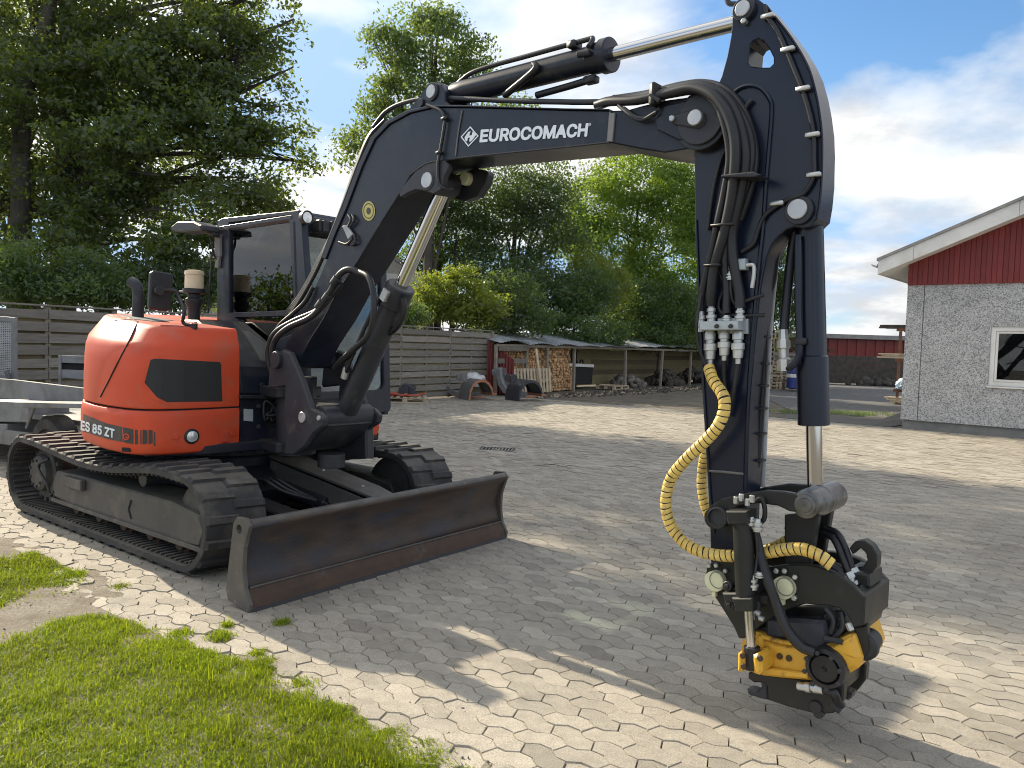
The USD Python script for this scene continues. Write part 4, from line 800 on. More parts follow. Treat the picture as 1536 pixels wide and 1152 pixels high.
ff0, ff1 = ground(1190, 573), ground(1420, 578); ff0 = np.array([15.0, 41.0, 0]); ff1 = np.array([27.0, 41.0, 0]); fd = unit(ff1 - ff0); fnn = np.cross(fd, UP)
t = thing('dark_fence', 'dark horizontal board fence in front of the far red hall', 'fence', ff0)
L0 = np.linalg.norm(ff1 - ff0); zt2 = 1.50
for a in np.arange(0, L0, 3.0):
    for r in range(6): m = board(ff0 + fd * a + fnn * .04, fd, fnn, 2.98, .24, .025, .04 + r * .245, fg, None, None); obj('board', m, K['scrap'], t, smooth=False, tone=np.full(len(m.vertices), fg.uniform()))
    obj('post', obox(ff0 + fd * a + UP * .75, (.12, .1, 1.55), fd, fnn, UP), K['scrap'], t, smooth=False)
t = thing('red_hall', 'long low hall with red ribbed wall and flat grey roof edge in the background', 'building', (20, 47, 0))
zr1 = 1.6 + (531.5 - 509) * 46 / FPX; zr2 = 1.6 + (531.5 - 502.5) * 46 / FPX
bs = []
for k, x_ in enumerate(np.arange(8, 40, 0.28)): bs.append(box((x_, 46 - (.04 if k % 2 else 0), zr1 / 2), (.28, .12, zr1)))
obj('wall', bs, K['red_board'], t, smooth=False, tone=np.concatenate([np.full(len(b.vertices), .5) for b in bs])); obj('roof', [box((24, 48.5, zr1 + (zr2 - zr1) / 2 + .01), (33, 5.6, zr2 - zr1))], K['roof'], t, smooth=False)
obj('back_wall', [box((24, 50.9, zr1 / 2), (32, .15, zr1))], K['red_board'], t, smooth=False, tone=np.zeros(8))
rubble('block_heap', np.array([20.0, 40.2, 0]), 2.6, .4, 50, .12, .32, K['scrap'], 'low heap of dark blocks along the foot of the far dark fence', 'blocks', 0, .15, 11)
pt_d = 33.0
px0 = at_depth(1156, 570, pt_d); base = np.array([px0[0], pt_d, 0])
ORD = ['lowest', 'second', 'third', 'fourth', 'fifth', 'sixth', 'seventh']
for k in range(7): copy(p0, base + [g2.normal(0, .03) - .25, g2.normal(0, .03), k * .145], 0.4 + g2.normal(0, .05), ORD[k] + ' pallet from the ground in the tall stack under the crate tower', 'stacked pallets behind the digger stick')
t = thing('crate_tower', 'slim tower of small pale crates rising over the stacked pallets', 'crates', base + [0.0, 0, 1.02])
for k in range(9):
    o = base + np.array([-.15 + g2.normal(0, .02), 0, 1.02 + k * .19]); ms = [box(o + [sx_ * .17, 0, .085], (.03, .36, .17), .003) for sx_ in (-1, 0, 1)] + [box(o + [0, 0, z_], (.38, .36, .02), .003) for z_ in (.012, .17)]
    m = cat(ms); obj('crate', m, K['pallet'], t, smooth=False, tone=np.full(len(m.vertices), g2.uniform()))
for k in range(4): copy(p0, base + [1.15 + g2.normal(0, .03), .3, k * .145], 0.1 + g2.normal(0, .05), ORD[k] + ' pallet from the ground in the low stack beside the blue barrel', 'low stack of pallets by the barrel')
t = thing('timber_pile', 'pile of stacked grey timber behind the pallet stacks', 'timber', base + [2.2, 3, 0])
for r in range(8):
    for c in range(2): m = box(base + [1.6 + c * .02 + g2.normal(0, .05), 2.6 + c * .3, .10 + r * .2], (2.6, .28, .16), .01); obj('beam', m, K['fence'], t, smooth=False, tone=np.full(len(m.vertices), g2.uniform()))
bb = at_depth(1191, 560, 32.0); bb[2] = 0
t = thing('oil_barrel', 'blue steel barrel with white band beside the pallet stacks', 'barrel', bb)
obj('drum', lathe(bb + UP * .12, bb + UP * 1.05, [(0, .28), (.01, .29), (.30, .285), (.31, .295), (.33, .295), (.34, .285), (.60, .285), (.61, .295), (.63, .295), (.64, .285), (.90, .285), (.91, .295), (.93, .28)], 24), K['blue'], t)
obj('band', lathe(bb + UP * .56, bb + UP * .72, [(0, .2885), (.15, .2885)], 24), K['bag_white'], t)

# ---- house behind the trees on the left
hb = at_depth(420, 500, 30); hb[2] = 0
t = thing('tiled_house', 'house with dark tiled roof half hidden behind the trees beyond the fence', 'house', hb)
hx = at_depth(262, 400, 30)[0]; hx1 = at_depth(645, 440, 30)[0]; zev = at_depth(262, 400, 30)[2]; zri = at_depth(330, 345, 30)[2]; 
rx0, rx1 = at_depth(315, 330, 30)[0], at_depth(560, 330, 30)[0]
obj('wall', box(((hx + hx1) / 2, 33.4, zev / 2), (hx1 - hx - .6, 6.4, zev)), K['render_wall'], t, smooth=False)
V = np.array([(hx, 29.7, zev - .2), (hx1, 29.7, zev - .9), (hx1, 37.1, zev - .9), (hx, 37.1, zev - .2), (rx0, 33.4, zri), (rx1, 33.4, zri)])
obj('roof', TM(V, [(0, 1, 5), (0, 5, 4), (2, 3, 4), (2, 4, 5), (3, 0, 4), (1, 2, 5), (0, 3, 2), (0, 2, 1)]), K['slate'], t, smooth=False)

# ---- trailer behind the excavator
TD = unit([0.86, -0.51, 0]); TN = np.array([TD[1], -TD[0], 0]); TN = TN if TN[1] < 0 else -TN
T0 = at_depth(40, 640, 8.6); T0[2] = 0
def tr_uv(px, py, off=0.0):
    P = on_plane(px, py, T0 + TN * off, TN); return np.array([(P - T0) @ TD, P[2]])
def tr_slab(pts, t0, t1, c=0.003, holes=()):
    return place(slab([tr_uv(*p, t1) for p in pts], t0, t1, c, [[tr_uv(*p, t1) for p in h] for h in holes]), T0, TD, UP, TN)
t = thing('trailer', 'grey aluminium machine trailer with mesh ramp parked behind the excavator', 'trailer', T0)
obj('side_beam', tr_slab([(-160, 625), (9, 645), (190, 668), (190, 690), (9, 667), (-160, 648)], -.06, .0), K['alu'], t, smooth=False)
obj('side_board', tr_slab([(-120, 562), (15, 569), (125, 582), (190, 590), (190, 612), (125, 605), (15, 598), (-120, 590)], -.05, -.01), K['alu'], t, smooth=False)
obj('tool_box', [tr_slab([(-160, 600), (42, 602), (42, 634), (-160, 630)], -.5, -.03, .01), tr_slab([(-160, 632), (10, 636), (10, 664), (-160, 655)], -.5, -.02, .01)], K['alu'], t, smooth=False)
obj('fender', [place(slab(np.array([tr_uv(42, 600), tr_uv(70, 601), tr_uv(190, 603), tr_uv(190, 610), tr_uv(70, 609)]), -.06, .32, .004), T0, TD, UP, TN)], K['alu'], t, smooth=False)
obj('strut', [rod(T0 + TD * tr_uv(52, 609)[0] + UP * tr_uv(52, 609)[1], T0 + TD * tr_uv(40, 642)[0] + UP * tr_uv(40, 642)[1], .018)], K['alu'], t)
obj('wheel', [lathe(T0 + TD * tr_uv(x_, 650)[0] + UP * .36 - TN * .02, T0 + TD * tr_uv(x_, 650)[0] + UP * .36 + TN * .20, [(0, .30), (.02, .34), (.16, .34), (.2, .30), (.2, .2), (.17, .19)], 28) for x_ in (95,)], K['track'], t)
obj('wheel', [lathe(T0 + TD * tr_uv(185, 650)[0] + UP * .36 - TN * .02, T0 + TD * tr_uv(185, 650)[0] + UP * .36 + TN * .20, [(0, .30), (.02, .34), (.16, .34), (.2, .30), (.2, .2), (.17, .19)], 28)], K['track'], t)
obj('deck', obox(T0 - TN * .9 + UP * .62, (6, 1.7, .05), TD, TN, UP), K['alu'], t, smooth=False)
rp = obj('ramp', tr_slab([(-60, 470), (22, 476), (22, 570), (-60, 565)], -.9, -.86, .004, holes=[[(-52, 478), (16, 483), (16, 563), (-52, 558)]]), K['alu'], t, smooth=False)
a0, a1 = tr_uv(-52, 478, -.86), tr_uv(16, 563, -.86); wires = []
for u in np.linspace(a0[0], a1[0], 26): wires.append(obox(T0 + TD * u + UP * (a0[1] + a1[1]) / 2 - TN * .88, (.006, .006, abs(a0[1] - a1[1]) + .06), TD, TN, UP))
for v_ in np.linspace(a1[1] - .02, a0[1] + .02, 34): wires.append(obox(T0 + TD * (a0[0] + a1[0]) / 2 + UP * v_ - TN * .88, (abs(a1[0] - a0[0]) + .02, .006, .008), TD, TN, UP))
obj('mesh', wires, K['galv'], rp, smooth=False, kind='stuff')
obj('ramp_hinge', [rod(T0 + TD * tr_uv(18, 570, -.88)[0] + UP * (tr_uv(18, 570, -.88)[1] - .05) - TN * .88, T0 + TD * tr_uv(18, 570, -.88)[0] + UP * (tr_uv(18, 570, -.88)[1] + .14) - TN * .80, .03)], K['alu'], t)
b_ = at_depth(104, 580, 10.4)
t = thing('ramp_box', 'small grey sheet metal box on legs between trailer and fence', 'box', (b_[0], 10.4, 0))
P_ = lambda px, py: at_depth(px, py, 10.4)
obj('upper_panel', prism_px([(88, 533), (140, 535), (140, 546), (88, 544)], 10.4, .5, .005), K['alu'], t, smooth=False); obj('lower_panel', prism_px([(88, 554), (140, 556), (140, 571), (88, 566)], 10.4, .5, .005), K['alu'], t, smooth=False)
obj('inner_panel', prism_px([(90, 544), (140, 546), (140, 556), (90, 554)], 10.44, .4, .005), K['black'], t, smooth=False); obj('leg', [rod(P_(90, 533) * [1, 1, 0] + [0, 0, 0], P_(90, 533), .02)], K['alu'], t); obj('leg', [rod(P_(138, 533) * [1, 1, 0], P_(138, 533), .02)], K['alu'], t)
# ================================================================== TREES
def leaves(centers, per, spread, size, seed, flat=0.55, droop=0.35, aspect=0.55, sizes=None):
    g = np.random.default_rng(seed); n = len(centers) * per
    c = np.repeat(centers, per, 0); sp = np.repeat(sizes if sizes is not None else np.ones(len(centers)), per) * spread
    o = np.clip(g.standard_normal((n, 3)), -1.55, 1.55) * sp[:, None] * [1, 1, flat]; p = c + o
    nrm = g.standard_normal((n, 3)) * [droop + .35, droop + .35, 0.5] + [0, 0, 0.55]; nrm /= np.linalg.norm(nrm, axis=1, keepdims=True)
    a = np.cross(nrm, g.standard_normal((n, 3))); a /= np.linalg.norm(a, axis=1, keepdims=True) + 1e-9; b = np.cross(nrm, a)
    s = size * g.uniform(0.6, 1.3, n)[:, None]
    V = np.stack([p - a * s * .5, p - b * s * aspect * .5 + nrm * s * .08, p + a * s * .5, p + b * s * aspect * .5 + nrm * s * .08], 1).reshape(-1, 3)
    k = np.arange(n)[:, None] * 4
    return TM(V, np.vstack([k + [0, 1, 2], k + [0, 2, 3]]))
def lobes_points(lobes, n, seed, shell=0.55, gap=0.45, gs=0.9):
    """Cluster centres inside a union of ellipsoids, mostly near the surface, with gaps from noise."""
    g = np.random.default_rng(seed); L = np.array(lobes, float); w = np.prod(L[:, 3:], 1) ** (2 / 3); w /= w.sum(); out = []
    while len(out) < n:
        k = g.choice(len(L), p=w, size=n); d = g.standard_normal((n, 3)); d /= np.linalg.norm(d, axis=1, keepdims=True)
        r = 1 - (1 - g.uniform(0, 1, n) ** 0.5) * shell * 1.4; r = np.clip(r * g.uniform(0.86, 1.10, n), 0, 1.1)
        p = L[k, :3] + d * r[:, None] * L[k, 3:]
        v = (meshkit.fbm(p * gs, 3, seed) > gap) & (p[:, 2] > 0.25); out += list(p[v])
    return np.array(out[:n])
def tree(name, label, cat_, base, trunk_top, r0, lobes, nclu, per, spread, size, leaf, seed, limbs=14, gap=0.42, gs=0.9, bark='bark', flat=.55, droop=.35, twigs=90, group=None, shell=.55, aspect=.55, trunks=1):
    g = np.random.default_rng(seed); base = np.asarray(base, float); top = np.asarray(trunk_top, float)
    t = thing(name, label, cat_, base, group=group)
    C_ = lobes_points(lobes, nclu, seed, shell, gap, gs); sz = g.uniform(0.6, 1.35, nclu)
    for q in range(trunks):
        b = base + (np.array([g.normal(0, .9), g.normal(0, .9), 0]) if q else 0); tp = top + (np.array([g.normal(0, 1.2), g.normal(0, 1.0), -g.uniform(0, 2)]) if q else 0)
        mid = (b + tp) / 2 + [g.normal(0, .25), g.normal(0, .2), 0]
        obj('trunk', tube([b - UP * .15, b + (mid - b) * .25, mid, mid + (tp - mid) * .5, tp], np.array([r0 * 1.35, r0, r0 * .75, r0 * .5, r0 * .15]) * (0.75 if q else 1), 12, 5), K[bark], t, smooth=60)
    br = []; L = np.array(lobes); tw = []
    for k in range(limbs):
        c = L[k % len(L)]; tgt = c[:3] + g.standard_normal(3) * c[3:] * .35; hgt = g.uniform(.25, .85); p = base + (top - base) * hgt; p[2] = min(p[2], tgt[2] - .2) if tgt[2] > base[2] + 1.2 else p[2]
        m1 = p + (tgt - p) * .5 + UP * g.uniform(0, .5); br.append(tube([p, m1, tgt], np.array([r0 * .34, r0 * .2, r0 * .06]), 7, 5))
        near = C_[np.argsort(np.linalg.norm(C_ - tgt, axis=1))[:max(4, twigs // limbs * 6)]]
        for e in near[g.permutation(len(near))[:twigs // limbs]]: tw.append(tube([m1 + (tgt - m1) * g.uniform(.2, 1), (m1 + e) / 2 + UP * .1, e], np.array([r0 * .07, r0 * .04, r0 * .015]), 5, 3))
    for q, m in enumerate(br[:8]): obj('limb', m, K[bark], t, smooth=60)
    obj('branches', cat(br[8:] + tw), K[bark], t, smooth=60, kind='stuff')
    obj('crown', leaves(C_, per, spread, size, seed + 1, flat, droop, aspect, sz), K[leaf], t, smooth=False)
    return t
def LB(px, py, depth, rx, ry, rz):
    p = at_depth(px, py, depth); return (p[0], p[1], p[2], rx, ry, rz)
# big beech on the left
D = 20.5
bx_ = at_depth(90, 500, D)
BIG = [LB(60, 20, D, 3.4, 3.2, 3.0), LB(235, -20, D, 2.8, 2.6, 2.6), LB(330, 90, D - .3, 1.9, 1.9, 1.5), LB(385, 55, D, .8, .8, .45), LB(432, 22, D, .55, .5, .28), LB(390, 125, D - .5, .95, .9, .5), LB(446, 108, D, .45, .45, .22), LB(330, 185, D - 1, 1.6, 1.5, 1.0), LB(390, 215, D - .7, .9, .9, .5), LB(446, 190, D, .5, .5, .25), LB(452, 245, D, .4, .4, .3), LB(425, 305, D, .5, .5, .3), LB(425, 165, D, .4, .4, .2), LB(220, 190, D - 1.5, 2.6, 2.4, 2.0),
       LB(80, 190, D - 1.5, 2.9, 2.5, 2.2), LB(50, 395, D - 3, 2.2, 1.6, .9), LB(180, 385, D - 3, 1.7, 1.5, .75), LB(285, 365, D - 2, 1.2, 1, .7), LB(40, 310, D - 1.8, 2.0, 1.8, 1.3), LB(150, 335, D - 2, 1.5, 1.3, .9), LB(215, 300, D - 2, 1.3, 1.2, .8), LB(270, 290, D - 2, 1.3, 1.2, .8), LB(380, 290, D - .8, .9, .8, .5), LB(330, 0, D + .5, 1.2, 1.1, .9), LB(400, 270, D, .7, .6, .45), LB(400, -30, D + .5, .5, .5, .5), LB(-70, 60, D + .5, 1.5, 1.6, 1.8), LB(-60, 230, D + .5, 1.8, 1.6, 1.4), LB(90, -170, D, 2.2, 2.2, 1.8), LB(-40, 330, D - .5, 1.8, 1.6, 1.0)]
tree('beech_tree', 'huge dark spreading tree filling the upper left corner beyond the fence', 'tree', (bx_[0], D, 0), (bx_[0] + .3, D, 13.5), .34, BIG, 3300, 34, .25, .14, 'leaf_beech', 11, limbs=36, gap=.487, gs=1.0, twigs=260, flat=.40, droop=.3, trunks=3)
# second stem group at the very edge
D = 25.0; b = at_depth(20, 500, D)
tree('beech_tree', 'slimmer tree behind the huge one at the left edge of the picture', 'tree', (b[0], D, 0), (b[0], D, 11.5), .22, [LB(0, 60, D, 2.2, 2, 3.0), LB(120, 130, D, 2.6, 2, 2.2), LB(60, 250, D, 2.4, 2, 1.8), LB(230, 260, D + 1, 2.2, 2, 1.5), LB(300, 330, D + 1.5, 1.8, 1.5, .8)], 800, 34, .34, .14, 'leaf_beech', 12, limbs=12, gap=.40, twigs=60, trunks=2)
# slender sunlit ash behind the boom
D = 30.0; b = at_depth(668, 500, D)
tree('ash_tree', 'tall pale green tree rising behind the boom knee', 'tree', (b[0] - .6, D, 0), (b[0] - .6, D, 13.2), .2,
     [LB(640, 62, D, 1.9, 1.7, 1.25), LB(700, 95, D, 1.1, 1.1, 1.2), LB(590, 100, D, 1.1, 1.0, 1.2), LB(625, 150, D, 1.6, 1.4, 1.2), LB(560, 165, D, .9, .8, .6), LB(545, 215, D, .95, .8, .7), LB(590, 205, D, 1.3, 1.1, .7), LB(700, 150, D, 1.2, 1, .9), LB(515, 240, D, .4, .4, .3), LB(650, 30, D, 1.0, .9, .6), LB(560, 55, D, .45, .4, .5), LB(760, 165, D + 1, 1.3, 1, .6), LB(650, 250, D, 1.8, 1.4, 1.2)], 620, 40, .27, .15, 'leaf_ash', 13, limbs=16, gap=.40, gs=1.1, twigs=90, droop=.5)
# dark trees under the boom
D = 33.0
for i, (px, top, lob, nm, lab) in enumerate([
    (655, 250, [LB(650, 300, D, 1.7, 1.6, 1.5), LB(690, 350, D, 1.7, 1.6, 1.6), LB(640, 380, D, 1.3, 1.2, 1.2)], 'dark_tree', 'dark thin leaved tree seen under the boom left of the lower trees'),
    (770, 240, [LB(745, 290, D, 2.0, 1.7, 1.6), LB(810, 285, D, 1.8, 1.7, 1.5), LB(770, 360, D, 2.5, 2, 2.0), LB(830, 350, D, 1.7, 1.6, 1.7), LB(740, 430, D - 2, 2.0, 1.5, 1.5), LB(820, 440, D - 2, 2.2, 1.6, 1.4)], 'dark_tree', 'broad dark green tree right under the middle of the boom')]):
    b = at_depth(px, 500, D); tree(nm, lab, 'tree', (b[0], D, 0), (b[0], D, at_depth(px, top, D)[2] - 1), .17, lob, [420, 900][i], 40, .32, .14, 'leaf_dark', 20 + i, limbs=10, gap=.42, gs=1.0, twigs=60, trunks=2)
# bright maple and its neighbours
D = 37.0; b = at_depth(950, 500, D)
tree('maple_tree', 'bright green rounded tree between boom and stick', 'tree', (b[0], D, 0), (b[0], D, 8.5), .2, [LB(960, 270, D, 2.3, 2, 1.6), LB(900, 300, D, 1.7, 1.6, 1.6), LB(1015, 300, D, 1.8, 1.7, 1.7), LB(920, 370, D - .6, 2.2, 1.8, 1.6), LB(1000, 390, D - .6, 2.3, 1.8, 1.8), LB(870, 350, D, 1.4, 1.2, 1.2), LB(1060, 340, D, 1.8, 1.7, 2.0), LB(960, 450, D - 1.2, 2.6, 1.7, 1.5)], 1350, 42, .30, .16, 'leaf_bright', 31, limbs=12, gap=.38, gs=1.0, twigs=50, shell=.4)
D = 40.0; b = at_depth(1110, 500, D)
tree('dark_tree', 'dark tree standing behind the digger stick', 'tree', (b[0], D, 0), (b[0], D, 8), .2, [LB(1080, 330, D, 2.2, 1.8, 2.6), LB(1130, 400, D, 2.2, 1.8, 2.4), LB(1165, 460, D - 1, 1.7, 1.5, 2.2), LB(1080, 460, D - 2, 2.4, 1.8, 1.8)], 900, 38, .32, .17, 'leaf_dark', 33, limbs=8, gap=.36, twigs=40)
# conifer with long boughs, mostly behind the bucket cylinder
D = 42.0; b = at_depth(1205, 500, D); t = thing('spruce_tree', 'dark spruce with drooping boughs peeping out right of the bucket cylinder', 'tree', (b[0], D, 0)); g = np.random.default_rng(5); C_, sp_ = [], []
obj('trunk', tube([(b[0], D, -.1), (b[0], D, 3), (b[0], D, 6.6)], np.array([.17, .1, .02]), 10, 4), K['bark'], t, smooth=60)
bm = []
for k in range(44):
    h = 1.0 + 5.0 * (k / 44); a = g.uniform(0, 2 * PI); R_ = (1.75 - 0.22 * h) * g.uniform(.8, 1.15); e = np.array([b[0] + R_ * math.cos(a), D + R_ * math.sin(a), h - .15 + .1 * R_]); s_ = np.array([b[0], D, h + .15]); bm.append(tube([s_, (s_ + e) / 2 - UP * .12, e], np.array([.03, .02, .008]), 5, 3))
    for f_ in np.linspace(.25, 1, 9): C_.append(s_ + (e - s_) * f_ - UP * .06)
obj('boughs', cat(bm), K['bark'], t, smooth=60, kind='stuff'); obj('needles', leaves(np.array(C_), 40, .13, .13, 6, .5, .4, .16), K['needle'], t, smooth=False)
# yellow-green bush over the fence, shrubs over the shed roof
D = 25.5; b = at_depth(668, 500, D)
tree('golden_bush', 'yellow green sunlit bush leaning over the fence end', 'bush', (b[0], D, 0), (b[0], D, 3.4), .06, [LB(665, 440, D, 1.1, .9, .85), LB(700, 425, D, .75, .7, .55), LB(640, 465, D - .3, .7, .7, .5), LB(690, 470, D - .3, 1.0, .8, .55), LB(730, 455, D - .2, .7, .6, .5)], 330, 40, .17, .11, 'leaf_yellow', 41, limbs=8, gap=.36, gs=1.8, twigs=40, droop=.5)
shr = [(770, 25.6, [LB(760, 450, 27.0, 1.2, 1, 1.0), LB(790, 480, 26.6, 1.1, .9, .55), LB(735, 485, 26.2, .8, .7, .45)], 'leaf_dark', 'dark green shrub hanging over the left end of the shed roof'),
       (850, 28.5, [LB(830, 455, 30, 1.6, 1.1, 1.3), LB(880, 440, 30.5, 1.3, 1.1, 1.1), LB(850, 495, 29.2, 1.5, .9, .55), LB(905, 500, 30, 1.1, .8, .5)], 'leaf_shrub', 'mid green shrub spilling over the middle of the shed roof'),
       (900, 30.0, [LB(890, 415, 32, 1.3, 1, .9), LB(915, 435, 32, 1.0, .9, .7)], 'leaf_yellow', 'small golden shrub top between the dark shrubs'),
       (970, 33.0, [LB(950, 470, 34, 1.7, 1.2, 1.5), LB(1000, 470, 34.5, 1.6, 1.2, 1.5), LB(970, 505, 33.5, 1.9, .9, .6), LB(1030, 500, 35, 1.5, 1, .8)], 'leaf_shrub', 'mid green shrub spilling over the right end of the shed roof'),
       (1045, 37.0, [LB(1040, 470, 38, 1.7, 1.3, 1.6), LB(1080, 500, 38, 1.8, 1.2, 1.2)], 'leaf_dark', 'dark shrub behind the stick beside the shed end')]
for i, (px, d, lob, lf, lab) in enumerate(shr):
    L = np.array(lob); c = L[:, :3].mean(0); vol = sum(l[3] * l[4] for l in lob)
    tree('shrub', lab, 'bush', (c[0], c[1], 0), (c[0], c[1], c[2] + .3), .06, lob, int(95 * vol), 38, .22, .12, lf, 50 + i, limbs=6, gap=.34, gs=1.4, twigs=24, shell=.4)
# undergrowth over the left fence
und = [(60, 15.2, [LB(40, 420, 15.0, .9, .7, .55), LB(90, 435, 14.9, .8, .6, .35), LB(-10, 400, 14.5, .9, .8, .8)], 'leaf_shrub', 'leafy elder bush looking over the fence at the left edge'),
       (135, 15.6, [LB(135, 405, 15.4, .55, .5, .45), LB(120, 440, 15.3, .6, .5, .25), LB(170, 430, 15.8, .7, .6, .35)], 'leaf_shrub', 'pale green bush with long leaves above the fence left of the engine hood'),
       (200, 17.0, [LB(180, 446, 16.2, .6, .4, .28), LB(225, 447, 16.6, .6, .4, .28), LB(270, 448, 17.2, .6, .4, .28), LB(315, 448, 17.6, .6, .4, .28)], 'leaf_shrub', 'low bush along the fence top behind the exhaust'),
       (250, 17.5, [LB(210, 420, 17, .9, .7, .5), LB(270, 425, 17.5, .9, .7, .45), LB(320, 420, 18, .8, .6, .5)], 'leaf_dark', 'dark undergrowth above the fence behind mirror and beacon'),
       (380, 24, [LB(345, 425, 24, 1.1, .9, 1.0), LB(400, 400, 24.5, 1.3, 1, 1.3), LB(450, 420, 24, 1.2, 1, 1.1), LB(370, 360, 25, .9, .8, .9), LB(420, 345, 25, 1.0, .8, .9), LB(470, 370, 25, .9, .8, .9)], 'leaf_bright', 'green bush behind the cab glass beyond the fence'),
       (500, 22.5, [LB(480, 470, 22.5, 1.1, .8, .6), LB(540, 475, 22.5, 1.1, .8, .5), LB(590, 470, 23, .9, .7, .5)], 'leaf_dark', 'dark bush above the fence behind boom and cylinder'),
       (620, 21.5, [LB(610, 475, 22.0, .6, .5, .35), LB(590, 480, 21.5, .5, .5, .3)], 'leaf_shrub', 'low ivy like bush on the fence just right of the boom cylinder')]
for i, (px, d, lob, lf, lab) in enumerate(und):
    L = np.array(lob); c = L[:, :3].mean(0); vol = sum(l[3] * l[4] for l in lob)
    tree('undergrowth', lab, 'bush', (c[0], c[1] + .2, 0), (c[0], c[1], c[2] + .2), .05, lob, int(120 * vol), 34, .17, .11, lf, 70 + i, limbs=5, gap=.36, gs=1.8, twigs=20, shell=.5, droop=.6, aspect=.4)
# bushes left of the picture, seen mirrored in the cab window
for i, (x_, y_, h_) in enumerate(((-14.5, 8.8, 3.4), (-16.5, 11.2, 4.2), (-15.5, 6.6, 3.0))):
    tree('hedge_bush', ['bush left of the picture mirrored in the cab window', 'taller bush beyond the fence mirrored in the cab window', 'low bush nearest the camera mirrored in the cab window'][i], 'bush', (x_, y_, 0), (x_, y_, h_ - .6), .08, [(x_, y_, h_ * .55, 1.3, 1.2, h_ * .45), (x_ + .8, y_ + .7, h_ * .45, 1.0, 1.0, h_ * .4)], 170, 30, .24, .13, 'leaf_shrub', 90 + i, limbs=5, twigs=20)
# distant hedge line on the horizon right of the yard
g = np.random.default_rng(77); C_ = np.array([(x + g.normal(0, .8), 95 + g.normal(0, 3), abs(g.normal(0, .5)) + .4 + .6 * (math.sin(x * .21) + 1) * .5) for x in np.linspace(-5, 75, 420)])
obj('far_hedge', leaves(C_, 26, .8, .5, 78, .8, .6), K['leaf_dark'], label='distant dark hedge line on the horizon behind the red hall', cat_='hedge', kind='stuff', smooth=False)
# ================================================================== EXCAVATOR
a_ = math.radians(-4.0)
FHh = np.array([FU[0] * math.cos(a_) - FU[1] * math.sin(a_), FU[0] * math.sin(a_) + FU[1] * math.cos(a_), 0]); LHh = np.array([-FHh[1], FHh[0], 0])
def U3(f, l, z): return OM + FU * f + LU * l + UP * z
def H3(f, l, z): return OM + FHh * f + LHh * l + UP * z
def onl(px, py, l):
    P = on_plane(px, py, OM + LHh * l, LHh); return np.array([(P - OM) @ FHh, P[2]])
def onf(px, py, f):
    P = on_plane(px, py, OM + FHh * f, FHh); return np.array([(P - OM) @ LHh, P[2]])
def lplate(pts, l, t0, t1, c=0.004, holes=(), rnd=0):
    """Plate traced on the plane l of the upper frame, from offset t0 to t1 across it."""
    q = np.array([onl(*p, l) for p in pts]); q = round_poly(q, rnd) if rnd else q
    return place(slab(q, t0, t1, c, [np.array([onl(*p, l) for p in h]) for h in holes]), OM, FHh, UP, LHh)
def rplate(pts, l, t0, t1, c=0.004, holes=(), rnd=0):
    return lplate(pts, l, l + t0, l + t1, c, holes, rnd)
def fplate(pts, f, t0, t1, c=0.004, holes=(), rnd=0):
    t0, t1 = f + t0, f + t1
    q = np.array([onf(*p, f) for p in pts]); q = round_poly(q, rnd) if rnd else q
    return place(slab(q, t0, t1, c, [np.array([onf(*p, f) for p in h]) for h in holes]), OM, LHh, UP, FHh)
def PL(px, py, l): q = onl(px, py, l); return H3(q[0], l, q[1])
def PF(px, py, f): q = onf(px, py, f); return H3(f, q[0], q[1])
def lpin(px, py, l, r, t0, t1, n=20):
    q = onl(px, py, l); return rod(H3(q[0], t0, q[1]), H3(q[0], t1, q[1]), r, n)
def hose(pts, r, sides=9, n=7): return tube([PL(*p) for p in pts], r, sides, n)
EX = thing('excavator', 'black and orange tracked excavator with cab, dozer blade and long raised arm', 'excavator', OM)

# ---------------------------------------------------------------- tracks
def track_path(n=170):
    fc, rc, R = 1.20, -1.41, 0.318; zc = 0.345
    pts = [(f, 0.027) for f in np.linspace(rc + .02, fc - .02, 40)]
    pts += [(fc + R * math.sin(a), zc - R * math.cos(a)) for a in np.linspace(0.05, PI - .05, 30)]
    top = [(1.15, .665), (.85, .672), (.55, .640), (.20, .600), (-.15, .585), (-.50, .600), (-.90, .635), (-1.15, .655), (-1.36, .662)]
    tp = smooth_path([(x, y, 0) for x, y in top], 6)[:, :2]; pts += [tuple(p) for p in tp]
    pts += [(rc - R * math.sin(a), zc + R * math.cos(a)) for a in np.linspace(.05, PI - .05, 30)]
    P = np.array(pts); d = np.r_[0, np.cumsum(np.linalg.norm(np.diff(np.vstack([P, P[:1]]), axis=0), axis=1))]
    s = np.linspace(0, d[-1], n, endpoint=False); Q = np.vstack([P, P[:1]])
    return np.column_stack([np.interp(s, d, Q[:, 0]), np.interp(s, d, Q[:, 1])]), d[-1]
TP, TLEN = track_path()
def tp_at(s):
    n = len(TP); u = (s / TLEN * n) % n; i = int(u); t = u - i; p = TP[i] * (1 - t) + TP[(i + 1) % n] * t
    d = TP[(i + 2) % n] - TP[i - 1]; d = d / np.linalg.norm(d); return p, d, np.array([d[1], -d[0]])
def frame_pt(p, l): return U3(p[0], l, p[1])
SHIFT = {1: 0.0, 2: 0.13}
def track(l0, l1, label, seed):
    global OM
    keep_ = OM; OM = OM + FU * SHIFT[seed]; track_(l0, l1, label, seed); OM = keep_
